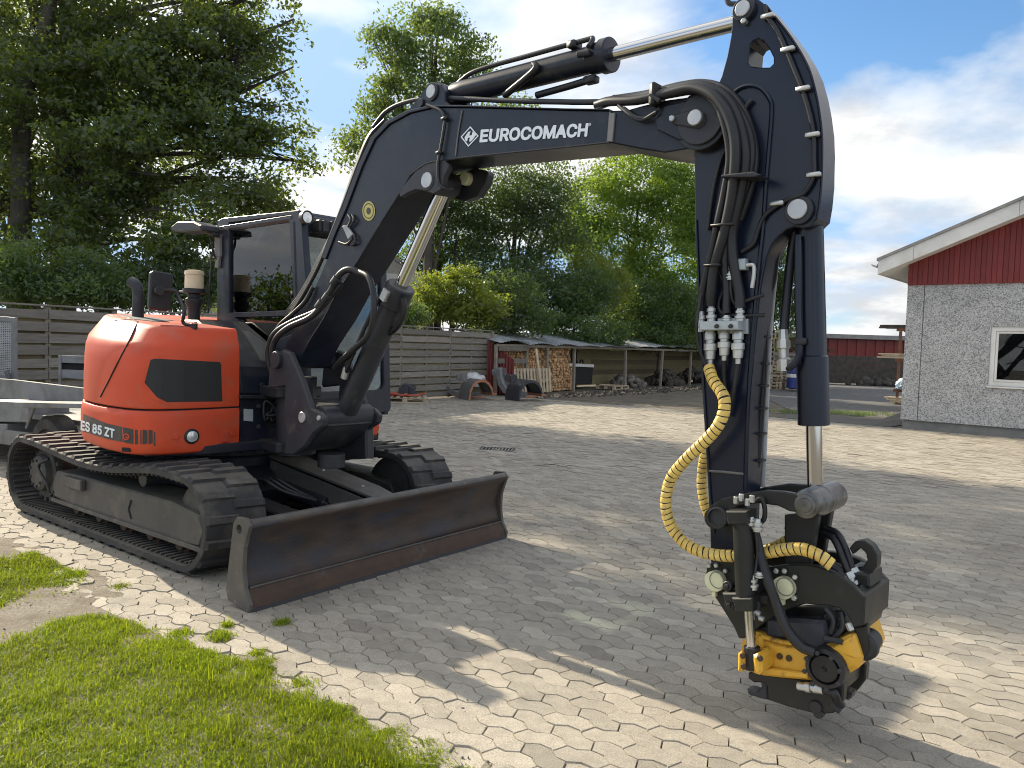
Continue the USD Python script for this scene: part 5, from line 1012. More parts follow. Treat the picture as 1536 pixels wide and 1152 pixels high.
def track_(l0, l1, label, seed):
    g = np.random.default_rng(seed); n = len(TP); secs = []
    D_ = np.roll(TP, -1, 0) - np.roll(TP, 1, 0); D_ /= np.linalg.norm(D_, axis=1, keepdims=True); N_ = np.column_stack([D_[:, 1], -D_[:, 0]])
    th = 0.040; prof = [(l0 + .0, 0), (l0 + .006, .006), (l1 - .006, .006), (l1, 0), (l1, -th), (l1 - .03, -th - .006), (l0 + .03, -th - .006), (l0, -th)]
    V = np.array([[U3(*(lambda q: (q[0], l, q[1]))(TP[k] + N_[k] * h)) for l, h in prof] for k in range(n)]); m = len(prof)
    i = np.arange(n)[:, None]; j = np.arange(m)[None]; a = i * m + j; b = ((i + 1) % n) * m + j; c = ((i + 1) % n) * m + (j + 1) % m; d = i * m + (j + 1) % m
    F = np.vstack([np.stack([a, b, c], -1).reshape(-1, 3), np.stack([a, c, d], -1).reshape(-1, 3)])
    belt = fixed(TM(V.reshape(-1, 3), F)); bp = obj('track_belt', belt, K['track'], EX, label=label, smooth=40)
    npit = 46; pit = TLEN / npit; lm = (l0 + l1) / 2
    for k in range(npit):
        for side, (la, lb, off) in enumerate(((l0 - .004, lm + .02, 0.0), (lm - .02, l1 + .004, .5))):
            s = (k + off) * pit; vs = []
            for (dl, hb, ht) in ((la, .034, .022), (lb, .030, .019)):
                sk = 0.012 if dl == la else -0.004
                for ds, hh in ((-hb, .002), (hb, .002), (ht, .027), (-ht, .027)):
                    p, d, nn_ = tp_at(s + ds + sk); e = 0.016 if hh > .01 else 0.0; e = e if dl == la else -e
                    vs.append(frame_pt(p + nn_ * (hh + g.normal(0, .001)), dl + e))
            F = [(0, 1, 2), (0, 2, 3), (4, 6, 5), (4, 7, 6), (0, 4, 5), (0, 5, 1), (1, 5, 6), (1, 6, 2), (2, 6, 7), (2, 7, 3), (3, 7, 4), (3, 4, 0)]
            obj('tread_lug', fixed(TM(vs, F)), K['track'], bp, smooth=False)
    ribs = []
    for k in range(110):
        s = k / 110 * TLEN; p, d, nn_ = tp_at(s); ex_ = FU * d[0] + UP * d[1]; en = FU * nn_[0] + UP * nn_[1]
        ribs.append(obox(frame_pt(p - nn_ * (th + .012), lm), (.022, l1 - l0 - .05, .020), ex_, LU, en, .004)); ribs.append(obox(frame_pt(p - nn_ * (th + .045), lm), (.030, .05, .05), ex_, LU, en, .01))
    obj('inner_rib', cat(ribs), K['track'], bp, smooth=False, kind='stuff')
track(-1.10, -.65, 'near rubber track', 1); track(.65, 1.10, 'far rubber track', 2)
for sg_ in (-1, 1):
    lo = sg_ * 1.02; q = [(-.93, .20), (-.98, .30), (-.90, .425), (-.35, .44), (.95, .44), (1.30, .40), (1.36, .30), (1.30, .19), (1.0, .175), (-.6, .175)]
    t0, t1 = sorted((lo, sg_ * .70)); fr = obj('track_frame', place(slab(q, t0, t1, .012), OM, FU, UP, LU), K['frame'], EX, label='near track frame' if sg_ < 0 else 'far track frame')
    tt = sorted((lo, lo + sg_ * .045))
    obj('step', place(slab([(-.66, .335), (-.66, .42), (-.34, .42), (-.34, .335)], tt[0], tt[1], .008), OM, FU, UP, LU), K['frame'], fr)
    obj('frame_foot', place(slab([(-.95, .165), (1.36, .165), (1.36, .195), (-.95, .195)], *sorted((lo, lo + sg_ * .02)), .003), OM, FU, UP, LU), K['frame'], fr)
    if sg_ < 0:
        obj('arrow_mark', [obox(U3(.36 + .03 - abs(dz) * .55, lo - .004, .30 + dz), (.012, .006, .075), unit(FU * .85 + UP * (.5 if dz < 0 else -.5)), LU, unit(UP * .85 - FU * (.5 if dz < 0 else -.5))) for dz in (-.035, .035)], K['black'], fr, smooth=False)
    for f in (-.62, -.22, .18, .58, .98): obj('roller', lathe(U3(f, sg_ * .98, .155), U3(f, sg_ * .74, .155), [(0, .03), (.0, .055), (.03, .058), (.04, .085), (.07, .085), (.075, .06), (.165, .06), (.17, .085), (.20, .085), (.24, .05)], 20), K['rust'], fr)
    obj('carrier_roller', rod(U3(.45, sg_ * .97, .53), U3(.45, sg_ * .78, .53), .06), K['iron'], fr)
    sp = obj('sprocket', lathe(U3(-1.36, sg_ * 1.0, .345), U3(-1.36, sg_ * .74, .345), [(0, .08), (0.0, .13), (.02, .155), (.07, .165), (.075, .22), (.13, .22), (.135, .15), (.26, .15)], 32), K['frame'], EX)
    for k in range(9): a = k * 2 * PI / 9; c = U3(-1.36 + .115 * math.cos(a), sg_ * 1.0, .345 + .115 * math.sin(a)); obj('bolt', rod(c, c + LU * sg_ * .012, .013, 6), K['iron'], sp, smooth=False)
    for k in range(15):
        a = k * 2 * PI / 15; e = FU * math.cos(a) + UP * math.sin(a); obj('tooth', obox(U3(-1.36, sg_ * .895, .345) + e * .235, (.05, .05, .04), e, LU, np.cross(e, LU), .008), K['frame'], sp, smooth=False)
    obj('idler', lathe(U3(1.17, sg_ * .97, .345), U3(1.17, sg_ * .78, .345), [(0, .06), (0, .16), (.03, .24), (.06, .255), (.13, .255), (.16, .24), (.19, .16)], 32), K['frame'], EX)
    obj('grease_hose', tube([U3(-1.10, sg_ * 1.0, .50), U3(-1.2, sg_ * 1.04, .44), U3(-1.12, sg_ * 1.05, .37), U3(-1.03, sg_ * 1.04, .30), U3(-1.0, sg_ * 1.03, .22)], .012, 8), K['hose'], EX)
# carbody and blade arms
obj('carbody', [place(slab([(-.85, .26), (.70, .26), (.86, .40), (.62, .56), (-.80, .56)], -.68, .68, .015), OM, FU, UP, LU), place(slab(ngon(0, 0, .62, 40), .55, .63, .01), OM, FU, LU, UP)], K['paint'], EX)
objs('carbody_port', [rod(U3(.80, -.35, .44), U3(.87, -.35, .45), .05), rod(U3(.80, .30, .44), U3(.87, .30, .45), .05)], K['iron'], EX)
sr = obj('slew_ring', place(slab(ngon(0, 0, .56, 56), .63, .715, .006), OM, FU, LU, UP), K['iron'], EX)
for k in range(36): a = k * 2 * PI / 36; c = U3(.545 * math.cos(a), .545 * math.sin(a), .66); obj('bolt', rod(c, c + (FU * math.cos(a) + LU * math.sin(a)) * .028, .014, 6), K['iron'], sr, smooth=False)
for sg_ in (-1, 1):
    lb = sg_ * .40
    q = [(.55, .30), (.60, .42), (1.30, .36), (1.90, .32), (1.98, .26), (1.98, .14), (1.85, .12), (1.2, .24)]
    ba = obj('blade_arm', place(slab(q, lb - .09, lb + .09, .012), OM, FU, UP, LU), K['paint'], EX)
    obj('arm_pin', rod(U3(.66, lb - .13, .36), U3(.66, lb + .13, .36), .035), K['pin'], ba)
e1 = unit(U3(1.86, .16, .40) - U3(.62, .10, .60)); en = unit(np.cross(e1, LU)); en = en if en[2] > 0 else -en
lc = (U3(1.86, .16, .40) + U3(.62, .10, .60)) / 2
cp = obj('blade_cover', [place(slab([(-.62, -.13), (.60, -.10), (.60, .10), (.40, .14), (-.20, .14), (-.62, .13)], 0, .018, .003), lc + UP * .02, e1, np.cross(en, e1), en), obox(lc - UP * .06 - np.cross(en, e1) * .12, (1.2, .016, .13), e1, np.cross(en, e1), en), obox(lc - UP * .06 + np.cross(en, e1) * .11, (1.15, .016, .13), e1, np.cross(en, e1), en)], K['frame'], EX)
for f in (-.1, .35): obj('cover_bolt', rod(lc + e1 * f + UP * .035, lc + e1 * f + UP * .05, .016, 6), K['pin'], cp, smooth=False)
bc = obj('blade_cylinder', rod(U3(.70, 0.0, .42), U3(1.35, 0.0, .33), .055), K['paint'], EX); obj('cylinder_rod', rod(U3(1.35, 0, .33), U3(1.95, 0, .26), .030), K['chrome'], bc)
objs('blade_hose', [tube([U3(.80, -.25 + k * .06, .46), U3(1.0, -.32 + k * .05, .52), U3(1.2, -.28 + k * .05, .45), U3(1.35, -.1, .38)], .014, 8) for k in range(3)], K['hose'], EX)
# dozer blade
bp_ = [(2.17, .005), (2.155, .06), (2.115, .125)]
face = [(2.115, .125), (2.085, .19), (2.070, .26), (2.072, .33), (2.090, .40), (2.120, .455), (2.150, .485)]
back = [(2.165, .505), (2.150, .525), (2.120, .525), (2.090, .500), (2.055, .43), (2.035, .33), (2.035, .25), (2.055, .16), (2.06, .12)]
BW = 1.185
bl = obj('dozer_blade', place(slab(face + back, -BW, BW, .004), OM, FU, UP, LU), K['blade'], EX, label='worn brown dozer blade', smooth=50)
obj('top_tube', rod(U3(2.130, -BW, .510), U3(2.130, BW, .510), .030), K['blade_side'], bl)
obj('cutting_edge', place(slab([(2.172, .0), (2.150, .075), (2.118, .128), (2.090, .128), (2.125, .06), (2.135, .0)], -BW - .004, BW + .004, .003), OM, FU, UP, LU), K['rust'], bl, smooth=False)
obj('worn_edge', place(slab([(2.1745, .0), (2.170, .022), (2.166, .022), (2.168, .0)], -BW - .004, BW + .004), OM, FU, UP, LU), K['iron'], bl, smooth=False)
obj('weld_bead', tube([U3(2.120 + .002 * math.sin(k * 3.1), l, .133) for k, l in enumerate(np.linspace(-BW + .01, BW - .01, 60))], .007, 6, 2), K['blade_side'], bl)
for sg_ in (-1, 1):
    q = round_poly([(2.165, .0), (1.955, .03), (1.93, .09), (1.965, .30), (2.0, .50), (2.035, .545), (2.125, .548), (2.165, .51), (2.140, .45), (2.110, .36), (2.105, .24), (2.125, .13), (2.175, .05)], .012)
    hole = ngon(2.06, .475, .026, 14)
    obj('end_plate', place(slab(q, *sorted((sg_ * BW, sg_ * (BW + .028))), .004, [hole]), OM, FU, UP, LU), K['blade_side'], bl, label='scratched grey end plate' if sg_ < 0 else None)
for l in (-.8, -.4, .4, .8): obj('back_rib', place(slab([(2.04, .12), (1.92, .10), (1.92, .30), (2.03, .42)], l - .015, l + .015, .003), OM, FU, UP, LU), K['paint'], bl, smooth=False)
obj('back_box', place(slab([(1.93, .06), (2.06, .06), (2.06, .36), (1.93, .28)], -.6, .6, .01), OM, FU, UP, LU), K['paint'], bl)

# ---------------------------------------------------------------- upper body
obj('deck', place(slab(np.array([(.84, -.62), (.88, .95), (.5, 1.08), (-.5, .98), (-.95, .5), (-1.05, 0), (-.95, -.5), (-.5, -.95), (.1, -1.04), (.7, -.98)]), .715, .79, .01), OM, FHh, LHh, UP), K['paint'], EX)
HB = np.array([(.82, -.345), (.84, -.60), (.835, -.80), (.80, -.95), (.73, -1.045), (.60, -1.105), (.36, -1.135), (.06, -1.13), (-.22, -1.09), (-.47, -1.0), (-.72, -.84), (-.92, -.62), (-1.06, -.34), (-1.12, 0.0), (-1.07, .36), (-.90, .66), (-.66, .78), (-.52, .40), (-.46, -.10), (.10, -.335)])
hc = np.array([-.05, -.45])
def hsec(z, ins, top=0.0, tilt=0.0, side=0.0):
    w = np.array([.18, .40, .50, .60, .75, .9, .95, .9, .75, .58, .46, .42, .42, .42, .42, .42, .42, .1, .1, .1])
    d = HB - hc; L = np.linalg.norm(d, axis=1, keepdims=True); p = HB - d / L * (ins * w)[:, None]
    zz = z - tilt * p[:, 0]
    return np.array([H3(f, l, zq) for (f, l), zq in zip(p, zz)])
cw = fixed(loft([hsec(.735, .045), hsec(.755, .015), hsec(.80, -.005), hsec(.90, -.012), hsec(1.00, -.012), hsec(1.045, .004), hsec(1.052, .02)]))
CWt = obj('counterweight', cw, K['orange'], EX, smooth=38)
obj('body_core', loft([hsec(1.045, .05), hsec(1.075, .05)]), K['black'], EX, smooth=False)
hd = fixed(loft([hsec(1.064, .028), hsec(1.075, .012), hsec(1.25, .014), hsec(1.40, .022, 0, .005), hsec(1.50, .040, 0, .02), hsec(1.560, .075, 0, .035), hsec(1.660, .215, 0, .055), hsec(1.692, .262, 0, .065), hsec(1.705, .32, 0, .070)]))
HO = obj('hood', hd, K['orange'], EX, label='orange engine hood', smooth=28)
def surf(px, py, m, off=.003):
    P, N = hit(px, py, m); return None if P is None else P + N * off
def strip(path, m, r, n=26, off=0.0):
    pts = []
    L = LineString(path)
    for u in np.linspace(0, 1, n):
        c = L.interpolate(u, normalized=True); p = surf(c.x, c.y, m, off)
        if p is not None: pts.append(p)
    return tube(pts, r, 6, 1, smooth=False)
def decal(poly, m, off=.004, dens=6.0, holes=()):
    """A thin sheet lying on mesh m inside an outline of the survey photo."""
    P = Polygon(poly, holes); x0, y0, x1, y1 = P.bounds; nx, ny = max(2, int((x1 - x0) / dens) + 1), max(2, int((y1 - y0) / dens) + 1)
    out = []; 
    for gx0, gx1 in zip(np.linspace(x0, x1, nx)[:-1], np.linspace(x0, x1, nx)[1:]):
        for gy0, gy1 in zip(np.linspace(y0, y1, ny)[:-1], np.linspace(y0, y1, ny)[1:]):
            c = P.intersection(shapely.box(gx0, gy0, gx1, gy1))
            for g in getattr(c, 'geoms', [c]):
                if g.geom_type != 'Polygon' or g.area < .01: continue
                rings = [np.array(g.exterior.coords)[:-1]] + [np.array(h.coords)[:-1] for h in g.interiors]
                V = [surf(x, y, m, off) for r in rings for x, y in r]
                if any(v is None for v in V): continue
                T = tri_rings(rings); V = np.array(V); 
                nn_ = np.cross(V[T[0][1]] - V[T[0][0]], V[T[0][2]] - V[T[0][0]]); T = T if nn_ @ (CP - V[0]) > 0 else T[:, ::-1]
                out.append(TM(V, T))
    return cat(out)
def letter_polys(text, bold=True):
    m = meshkit.text_mesh(text, 1.0, 0.01, bold); v, f = np.asarray(m.vertices), np.asarray(m.faces)
    n = np.cross(v[f[:, 1]] - v[f[:, 0]], v[f[:, 2]] - v[f[:, 0]]); k = (n[:, 2] > 1e-9) & (v[f].mean(1)[:, 2] > .005); return v, f[k]
def fat(v, f, w):
    P = union_all([Polygon(v[t][:, :2]) for t in f if abs(area2(v[t][:, :2])) > 1e-9]).buffer(w).simplify(.004); V, F, o = [], [], 0
    for g in getattr(P, 'geoms', [P]):
        rings = [np.array(g.exterior.coords)[:-1]] + [np.array(h.coords)[:-1] for h in g.interiors]; T = tri_rings(rings); q = np.vstack(rings); ar = sum(area2(q[t]) for t in T)
        V.append(np.column_stack([q, np.zeros(len(q))])); F.append((T if ar > 0 else T[:, ::-1]) + o); o += len(q)
    return np.vstack(V), np.vstack(F)
def text_on(text, quad, m, off=.0045, bold=True, squeeze=None):
    """Letters laid on mesh m; quad = photo corners bottom-left, bottom-right, top-right, top-left."""
    v, f = letter_polys(text, bold); v, f = fat(v, f, .035) if bold else (v, f); used = np.unique(f); x0, x1, y0, y1 = v[used, 0].min(), v[used, 0].max(), v[used, 1].min(), v[used, 1].max()
    q = np.array(quad, float); P = np.zeros((len(v), 3)); cache = {}
    for i in used:
        a, b = (v[i, 0] - x0) / (x1 - x0), (v[i, 1] - y0) / (y1 - y0); k = (round(a, 4), round(b, 4))
        if k not in cache:
            p = q[0] * (1 - a) * (1 - b) + q[1] * a * (1 - b) + q[2] * a * b + q[3] * (1 - a) * b; cache[k] = surf(p[0], p[1], m, off)
        P[i] = cache[k] if cache[k] is not None else 0
    out = TM(P, f); out.remove_unreferenced_vertices(); return out.split(only_watertight=False) if bold else [out]
# hood details
obj('hood_seam', strip([(207, 483), (196, 508), (183, 532), (166, 566), (151, 595)], hd, .0075), K['black'], HO)
obj('hood_seam', strip([(165, 466), (190, 474), (207, 483)], hd, .006), K['black'], HO)
vent = [(217, 574), (226, 540), (232, 538), (329, 543), (331, 546), (333, 602), (250, 603), (236, 596)]
obj('vent_recess_rim', decal([(212, 575), (222, 535), (230, 532), (333, 538), (336, 543), (338, 607), (248, 608), (231, 600)], hd, .002, 8, [vent]), K['orange'], HO)
obj('vent_screen', decal(vent, hd, .0045, 8), K['screen'], HO, label='black mesh side vent', smooth=30)
lt_ = hit(120, 542, hd)
if lt_[0] is not None: obj('latch', [obox(lt_[0], (.03, .06, .05), lt_[1], unit(np.cross(UP, lt_[1])), UP, .006)], K['chrome'], HO)
obj('hood_lip', decal([(160, 472), (175, 474), (205, 474), (262, 481), (235, 483), (200, 479), (172, 481)], hd, .004, 8), K['grey_plate'], HO)
# counterweight details
band = [(112, 612), (125, 623), (160, 638), (203, 646), (240, 650), (240, 668), (203, 668), (158, 658), (125, 645), (112, 634)]
obj('label_plate', decal([(113, 613), (128, 622), (160, 635), (200, 644), (200, 666), (160, 658), (128, 648), (113, 636)], cw, .003, 6), K['decal_grey'], CWt)
for a, b in ((203, 212), (214, 221), (223, 229)): obj('label_bar', decal([(a, 644.5), (b, 645.5), (b, 667 - (b - 203) * .1), (a, 666.5)], cw, .003, 6), K['decal_grey'], CWt)
obj('label_bar', decal([(231, 648), (233, 648), (233, 669), (231, 669)], cw, .003, 6), K['decal_grey'], CWt)
objs('letter', text_on('ES 85 ZT', [(122, 645), (172.5, 657.5), (173, 643.5), (122.5, 630)], cw, .0055), K['white'], CWt, smooth=False)
for x_, y_ in ((190, 655),): obj('red_emblem', [decal([tuple(p) for p in ngon(x_, y_, 5.2 if x_ > 150 else 3, 14)], cw, .006, 4, [[tuple(p) for p in ngon(x_, y_, 3.0 if x_ > 150 else 1.7, 12)]]), decal([tuple(p) for p in ngon(x_ + .8, y_ + .5, 1.6, 8)], cw, .006, 4)], K['red_mark'], CWt, smooth=False)
def lamp(px, py, m, R, name='lamp', par=None, ring=K['dark']):
    P, N = hit(px, py, m); lm = obj(name, lathe(P - N * .02, P + N * .02, [(0, R), (.024, R), (.03, R * .8), (.022, R * .74)], 24), ring, par); obj('lens', lathe(P - N * .0, P + N * .01, [(0, R * .74), (.014, R * .72), (.020, R * .4), (.022, .002)], 20), K['lens'], lm); return lm
lamp(287.5, 654.5, cw, .056, 'lamp', CWt)
for x_, y_ in ((263, 655), (349, 650)):
    P, N = hit(x_, y_, cw); obj('bolt', rod(P - N * .01, P + N * .008, .022, 16), K['orange'], CWt); 
P, N = hit(337, 655, cw); obj('latch', [obox(P, (.02, .05, .09), N, unit(np.cross(UP, N)), UP, .008)], K['red_mark'], CWt)
P, N = hit(190, 674, cw) if hit(190, 674, cw)[0] is not None else hit(195, 670, cw); 
if P is not None: obj('notch', obox(P, (.02, .07, .03), N, unit(np.cross(UP, N)), UP, .004), K['black'], CWt)

# dark front body between hood and cab
fb = obj('front_body', [place(slab([(-.4, .79), (.80, .79), (.80, 1.36), (.62, 1.50), (.10, 1.72), (-.4, 1.72)], -.335, .095, .012), OM, FHh, UP, LHh)], K['paint'], EX)
obj('top_panel', [fplate([(363, 496), (391, 541), (432, 544), (432, 536), (404, 520), (372, 497)], .80, -.02, .014, .003)], K['grey_plate'], fb)
obj('front_panel', fplate([(358, 549), (432, 551), (432, 590), (360, 590)], .80, .0, .016, .004), K['paint'], fb)
obj('opening', fplate([(392, 597), (432, 597), (432, 640), (398, 640)], .80, .002, .010), K['black'], fb)
obj('shelf', fplate([(356, 592), (434, 594), (434, 599), (356, 597)], .80, .0, .05, .004), K['iron'], fb)
obj('type_plate', fplate([(365, 613), (379, 614), (379, 632), (365, 631)], .80, .002, .007), K['galv'], fb)
for x_, y_ in ((392, 577), (387, 609), (387, 640)): P = PF(x_, y_, .815); obj('bolt', rod(P, P + FHh * .02, .018, 10), K['iron'], fb)
g = np.random.default_rng(14)
for k in range(6): P = [PF(394 + g.uniform(0, 30), 600 + g.uniform(0, 36), .83) for _ in range(3)]; obj('valve_hose', tube(P + [PF(432, 610 + k * 5, .9)], .014, 7), K['hose'], fb)
obj('white_connector', fplate([(417, 611), (427, 610), (427, 618), (417, 619)], .86, 0, .05, .004), K['white_trim'], fb)

# ---------------------------------------------------------------- cab
CL, CR_ = .10, .985
cab = obj('cab', [rplate([(326, 331), (333, 327), (447, 315), (452, 330), (463, 480), (462, 515), (455, 545), (395, 540), (362, 505), (335, 490), (325, 500)], CL, 0, .06, .006,
        holes=[[(343, 334), (433, 323), (441, 465), (343, 469)], [(352, 476), (441, 474), (440, 500), (398, 516), (385, 505)]])], K['paint'], EX, label='dark glazed operator cab', smooth=30)
fz0 = onl(326, 500, CL)[0]; ztop_ = 2.555
def cabf(z): return .985 - max(z - 1.0, 0) * .085
ey_ = unit(H3(cabf(2.5), 0, 2.5) - H3(cabf(1.0), 0, 1.0)); Of = H3(.985, 0, 1.0)
def front(pts, t0, t1, c=.005, holes=()): return place(slab(pts, t0, t1, c, holes), Of, LHh, ey_, np.cross(LHh, ey_))
obj('front_frame', front(round_poly([(CL, -.03), (CR_ + .02, -.03), (CR_ + .02, 1.52), (CL, 1.58)], .05), -.05, .0, .008, holes=[round_poly([(CL + .10, .17), (CR_ - .055, .17), (CR_ - .055, 1.42), (CL + .10, 1.46)], .06)]), K['paint'], cab)
obj('windscreen', front([(CL + .09, .16), (CR_ - .045, .16), (CR_ - .045, 1.43), (CL + .09, 1.47)], -.03, -.024, 0), K['cab_glass'], cab, smooth=False)
obj('side_frame', place(slab([(fz0, .95), (.97, .95), (cabf(2.5), 2.50), (fz0, 2.55)], CR_ - .05, CR_, .006, holes=[[(fz0 + .1, 1.45), (.22, 1.45), (.22, 2.44), (fz0 + .1, 2.46)], [(.30, 1.15), (.88, 1.15), (cabf(2.4) - .08, 2.40), (.30, 2.44)]]), OM, FHh, UP, LHh), K['paint'], cab)
objs('side_pane', [place(slab([(fz0 + .1, 1.45), (.22, 1.45), (.22, 2.44), (fz0 + .1, 2.46)], CR_ - .03, CR_ - .024), OM, FHh, UP, LHh), place(slab([(.30, 1.15), (.88, 1.15), (cabf(2.4) - .08, 2.40), (.30, 2.44)], CR_ - .03, CR_ - .024), OM, FHh, UP, LHh)], K['cab_glass'], cab, smooth=False)
obj('rear_frame', place(slab([(CL, 1.3), (CR_, 1.3), (CR_, 2.55), (CL, 2.55)], fz0, fz0 + .05, .005, holes=[[(CL + .08, 1.75), (CR_ - .1, 1.75), (CR_ - .1, 2.45), (CL + .08, 2.45)]]), OM, LHh, UP, FHh), K['paint'], cab)
obj('rear_pane', place(slab([(CL + .07, 1.74), (CR_ - .09, 1.74), (CR_ - .09, 2.46), (CL + .07, 2.46)], fz0 + .02, fz0 + .026), OM, LHh, UP, FHh), K['cab_glass'], cab, smooth=False)
def lq(pts, t): return rplate(pts, CL, t, t + .006, 0)
obj('side_pane', lq([(342, 333), (434, 322), (442, 466), (342, 470)], .025), K['cab_glass'], cab, label='large right side window', smooth=False)
obj('side_pane', lq([(351, 475), (442, 473), (441, 501), (398, 517), (384, 505)], .025), K['cab_glass'], cab, label='small lower side window', smooth=False)
rz = 2.555
obj('roof', [place(slab(round_poly([(fz0 - .02, CL - .005), (cabf(2.55) - .01, CL - .005), (cabf(2.55) - .01, CR_ + .02), (fz0 - .02, CR_ + .02)], .06), rz - .03, rz + .035, .02), OM, FHh, LHh, UP), place(slab(round_poly([(.05, CL + .07), (.74, CL + .07), (.74, CR_ - .1), (.05, CR_ - .1)], .06), rz + .03, rz + .075, .02), OM, FHh, LHh, UP)], K['paint'], cab)
vr = [obox(H3(.90, (CL + CR_) / 2 + .06, 2.50), (.10, CR_ - CL - .18, .10), FHh, LHh, UP, .012)]
obj('visor', vr + [obox(H3(.955, l, 2.50), (.02, .035, .09), FHh, LHh, UP, .004) for l in np.arange(CL + .2, CR_, .075)], K['dark'], cab)
P = PF(458.5, 326.5, .97); wl = obj('work_lamp', lathe(P - FHh * .05, P + FHh * .03, [(0, .03), (.03, .052), (.08, .055), (.083, .046), (.07, .044)], 22), K['dark'], cab); obj('lens', lathe(P + FHh * .02, P + FHh * .03, [(0, .044), (.006, .042), (.010, .002)], 20), K['lens'], wl)
objs('wiper', [tube([PL(x_, y_, CL + .04) for x_, y_ in ((344, 355), (362, 357), (386, 347), (412, 339), (434, 352))], .011, 7), tube([PL(394, 345, CL + .04), PL(384, 366, CL + .04)], .012, 7)], K['dark'], cab)
obj('door_handle', lq([(432, 416), (435, 416), (435.5, 430), (432.5, 430)], -.02), K['black'], cab, smooth=False)
obj('yellow_sticker', lq([tuple(p) for p in ngon(375, 428, 7.5, 16)], .034), K['gold'], cab, smooth=False)
objs('pillar_pad', [rplate([(326, 352), (334, 352), (334, 385), (326, 387)], CL, -.03, .0, .006), rplate([(328, 385), (333, 385), (331, 402), (326, 402)], CL, -.03, .0, .006)], K['grey_plate'], cab)
st = obj('seat', [obox(H3(.10, .56, 1.42), (.5, .48, .14), FHh, LHh, UP, .05), obox(H3(-.18, .56, 1.80), (.14, .46, .70), unit(FHh - UP * -.12), LHh, unit(UP - FHh * .12), .05), obox(H3(-.24, .56, 2.23), (.10, .26, .20), FHh, LHh, UP, .04)], K['seat'], cab)
obj('console', [obox(H3(.20, .28, 1.52), (.5, .13, .20), FHh, LHh, UP, .03), obox(H3(.20, .84, 1.52), (.5, .13, .20), FHh, LHh, UP, .03), rod(H3(.42, .28, 1.6), H3(.45, .29, 1.82), .022), rod(H3(.42, .84, 1.6), H3(.45, .84, 1.82), .022), obox(H3(.80, .22, 1.85), (.05, .20, .14), FHh, LHh, UP, .01), obox(H3(.3, .54, 1.0), (1.2, .8, .05), FHh, LHh, UP)], K['seat'], cab)
# left front foot of the cab with red corner and lamp
rc_ = fplate([(520, 613), (560, 610), (566, 613), (568, 622), (567, 645), (562, 653), (530, 657), (522, 640)], .90, -.30, .03, .016, rnd=.015); rcm = obj('corner_cover', rc_, K['orange'], EX, label='orange front corner under the cab', smooth=40)
P = PF(545, 636, .93); lm = obj('lamp', lathe(P - FHh * .03, P + FHh * .015, [(0, .050), (.035, .052), (.045, .045), (.040, .040)], 24), K['dark'], rcm); obj('lens', lathe(P, P + FHh * .01, [(0, .040), (.012, .038), (.018, .002)], 20), K['lens'], lm)
P = PF(559, 633, .93); obj('marker', rod(P, P + FHh * .004, .020, 14), K['red_mark'], rcm)
for k in range(5): obj('louvre', fplate([(521, 622 + k * 4), (529, 622 + k * 4), (529, 624 + k * 4), (521, 624 + k * 4)], .93, .0, .004, 0), K['black'], rcm, smooth=False)
obj('cab_skirt', [place(slab([(.1, .95), (.955, .95), (.955, 1.02), (.1, 1.02)], CL, CR_, .01), OM, FHh, UP, LHh), place(slab([(.05, .79), (.60, .79), (.60, .95), (.05, .95)], CL, CR_ - .05, .01), OM, FHh, UP, LHh)], K['paint'], EX)
obj('grab_rail', tube([H3(.80, CR_ + .03, 1.2), H3(.84, CR_ + .09, 1.22), H3(.80, CR_ + .09, 1.75), H3(.74, CR_ + .03, 1.77)], .014, 8), K['dark'], EX)
# mirrors, beacon, exhaust
MF = .42
hp, _ = hit(291, 491, hd)
mi = obj('mirror', fplate([(221, 463), (224, 409), (229, 406), (254, 410), (258, 414), (254, 465), (248, 467)], MF, -.02, .03, .010, rnd=.02), K['dark'], EX, label='black mirror on the engine hood')
obj('mirror_arm', tube([PF(237, 436, MF + .05), PF(252, 435, MF + .07), PF(264, 437, MF + .1), PF(268, 446, MF + .12), hp + UP * .12 + (PF(266, 480, MF + .2) - hp) * .6 * np.array([1, 1, 0]), hp + UP * .03 + (PF(268, 487, .6) - hp) * .7 * np.array([1, 1, 0]), hp + UP * .015], .013, 9, 5), K['dark'], mi)
P = PF(237, 436, MF + .04); obj('mirror_knuckle', rod(P, P + FHh * .04, .035, 14), K['dark'], mi)
obj('arm_foot', rod(hp - UP * .02 + LHh * -.0, hp + UP * .03, .026), K['dark'], mi)
BB = PL(291, 462, -.10); 
be = obj('beacon_base', lathe(BB - UP * .30, BB + UP * .18, [(0, .05), (.18, .05), (.30, .055), (.34, .075), (.38, .075), (.39, .055), (.42, .055), (.43, .095), (.47, .095)], 22), K['dark'], EX); obj('beacon_lens', lathe(BB + UP * .16, BB + UP * .34, [(0, .080), (.13, .078), (.135, .084), (.165, .080), (.175, .05), (.178, .002)], 24), K['beacon'], be)
obj('beacon_bracket', [tube([PL(270, 437, -.12), PL(283, 440, -.12), PL(295, 468, -.08)], .012, 7), rod(PL(318, 380, .05), PL(312, 470, .0), .008), tube([PL(322, 405, .06), PL(312, 425, .02), PL(308, 448, 0), PL(317, 462, .02)], .006, 6)], K['dark'], be)
ep = PL(207, 464, -.62); obj('exhaust', tube([ep - UP * .15, ep, ep + UP * .14, ep + UP * .20 - FHh * .02 - LHh * .01, ep + UP * .23 - FHh * .07 - LHh * .03], .046, 14, 5), K['iron'], EX)
ml = obj('roof_mirror', [lplate([(267, 341), (276, 334), (300, 333), (312, 339), (313, 347), (280, 350), (268, 348)], -.05, -.12, .06, .012, rnd=.01)], K['dark'], EX, label='flat mirror head sticking out behind the cab roof')
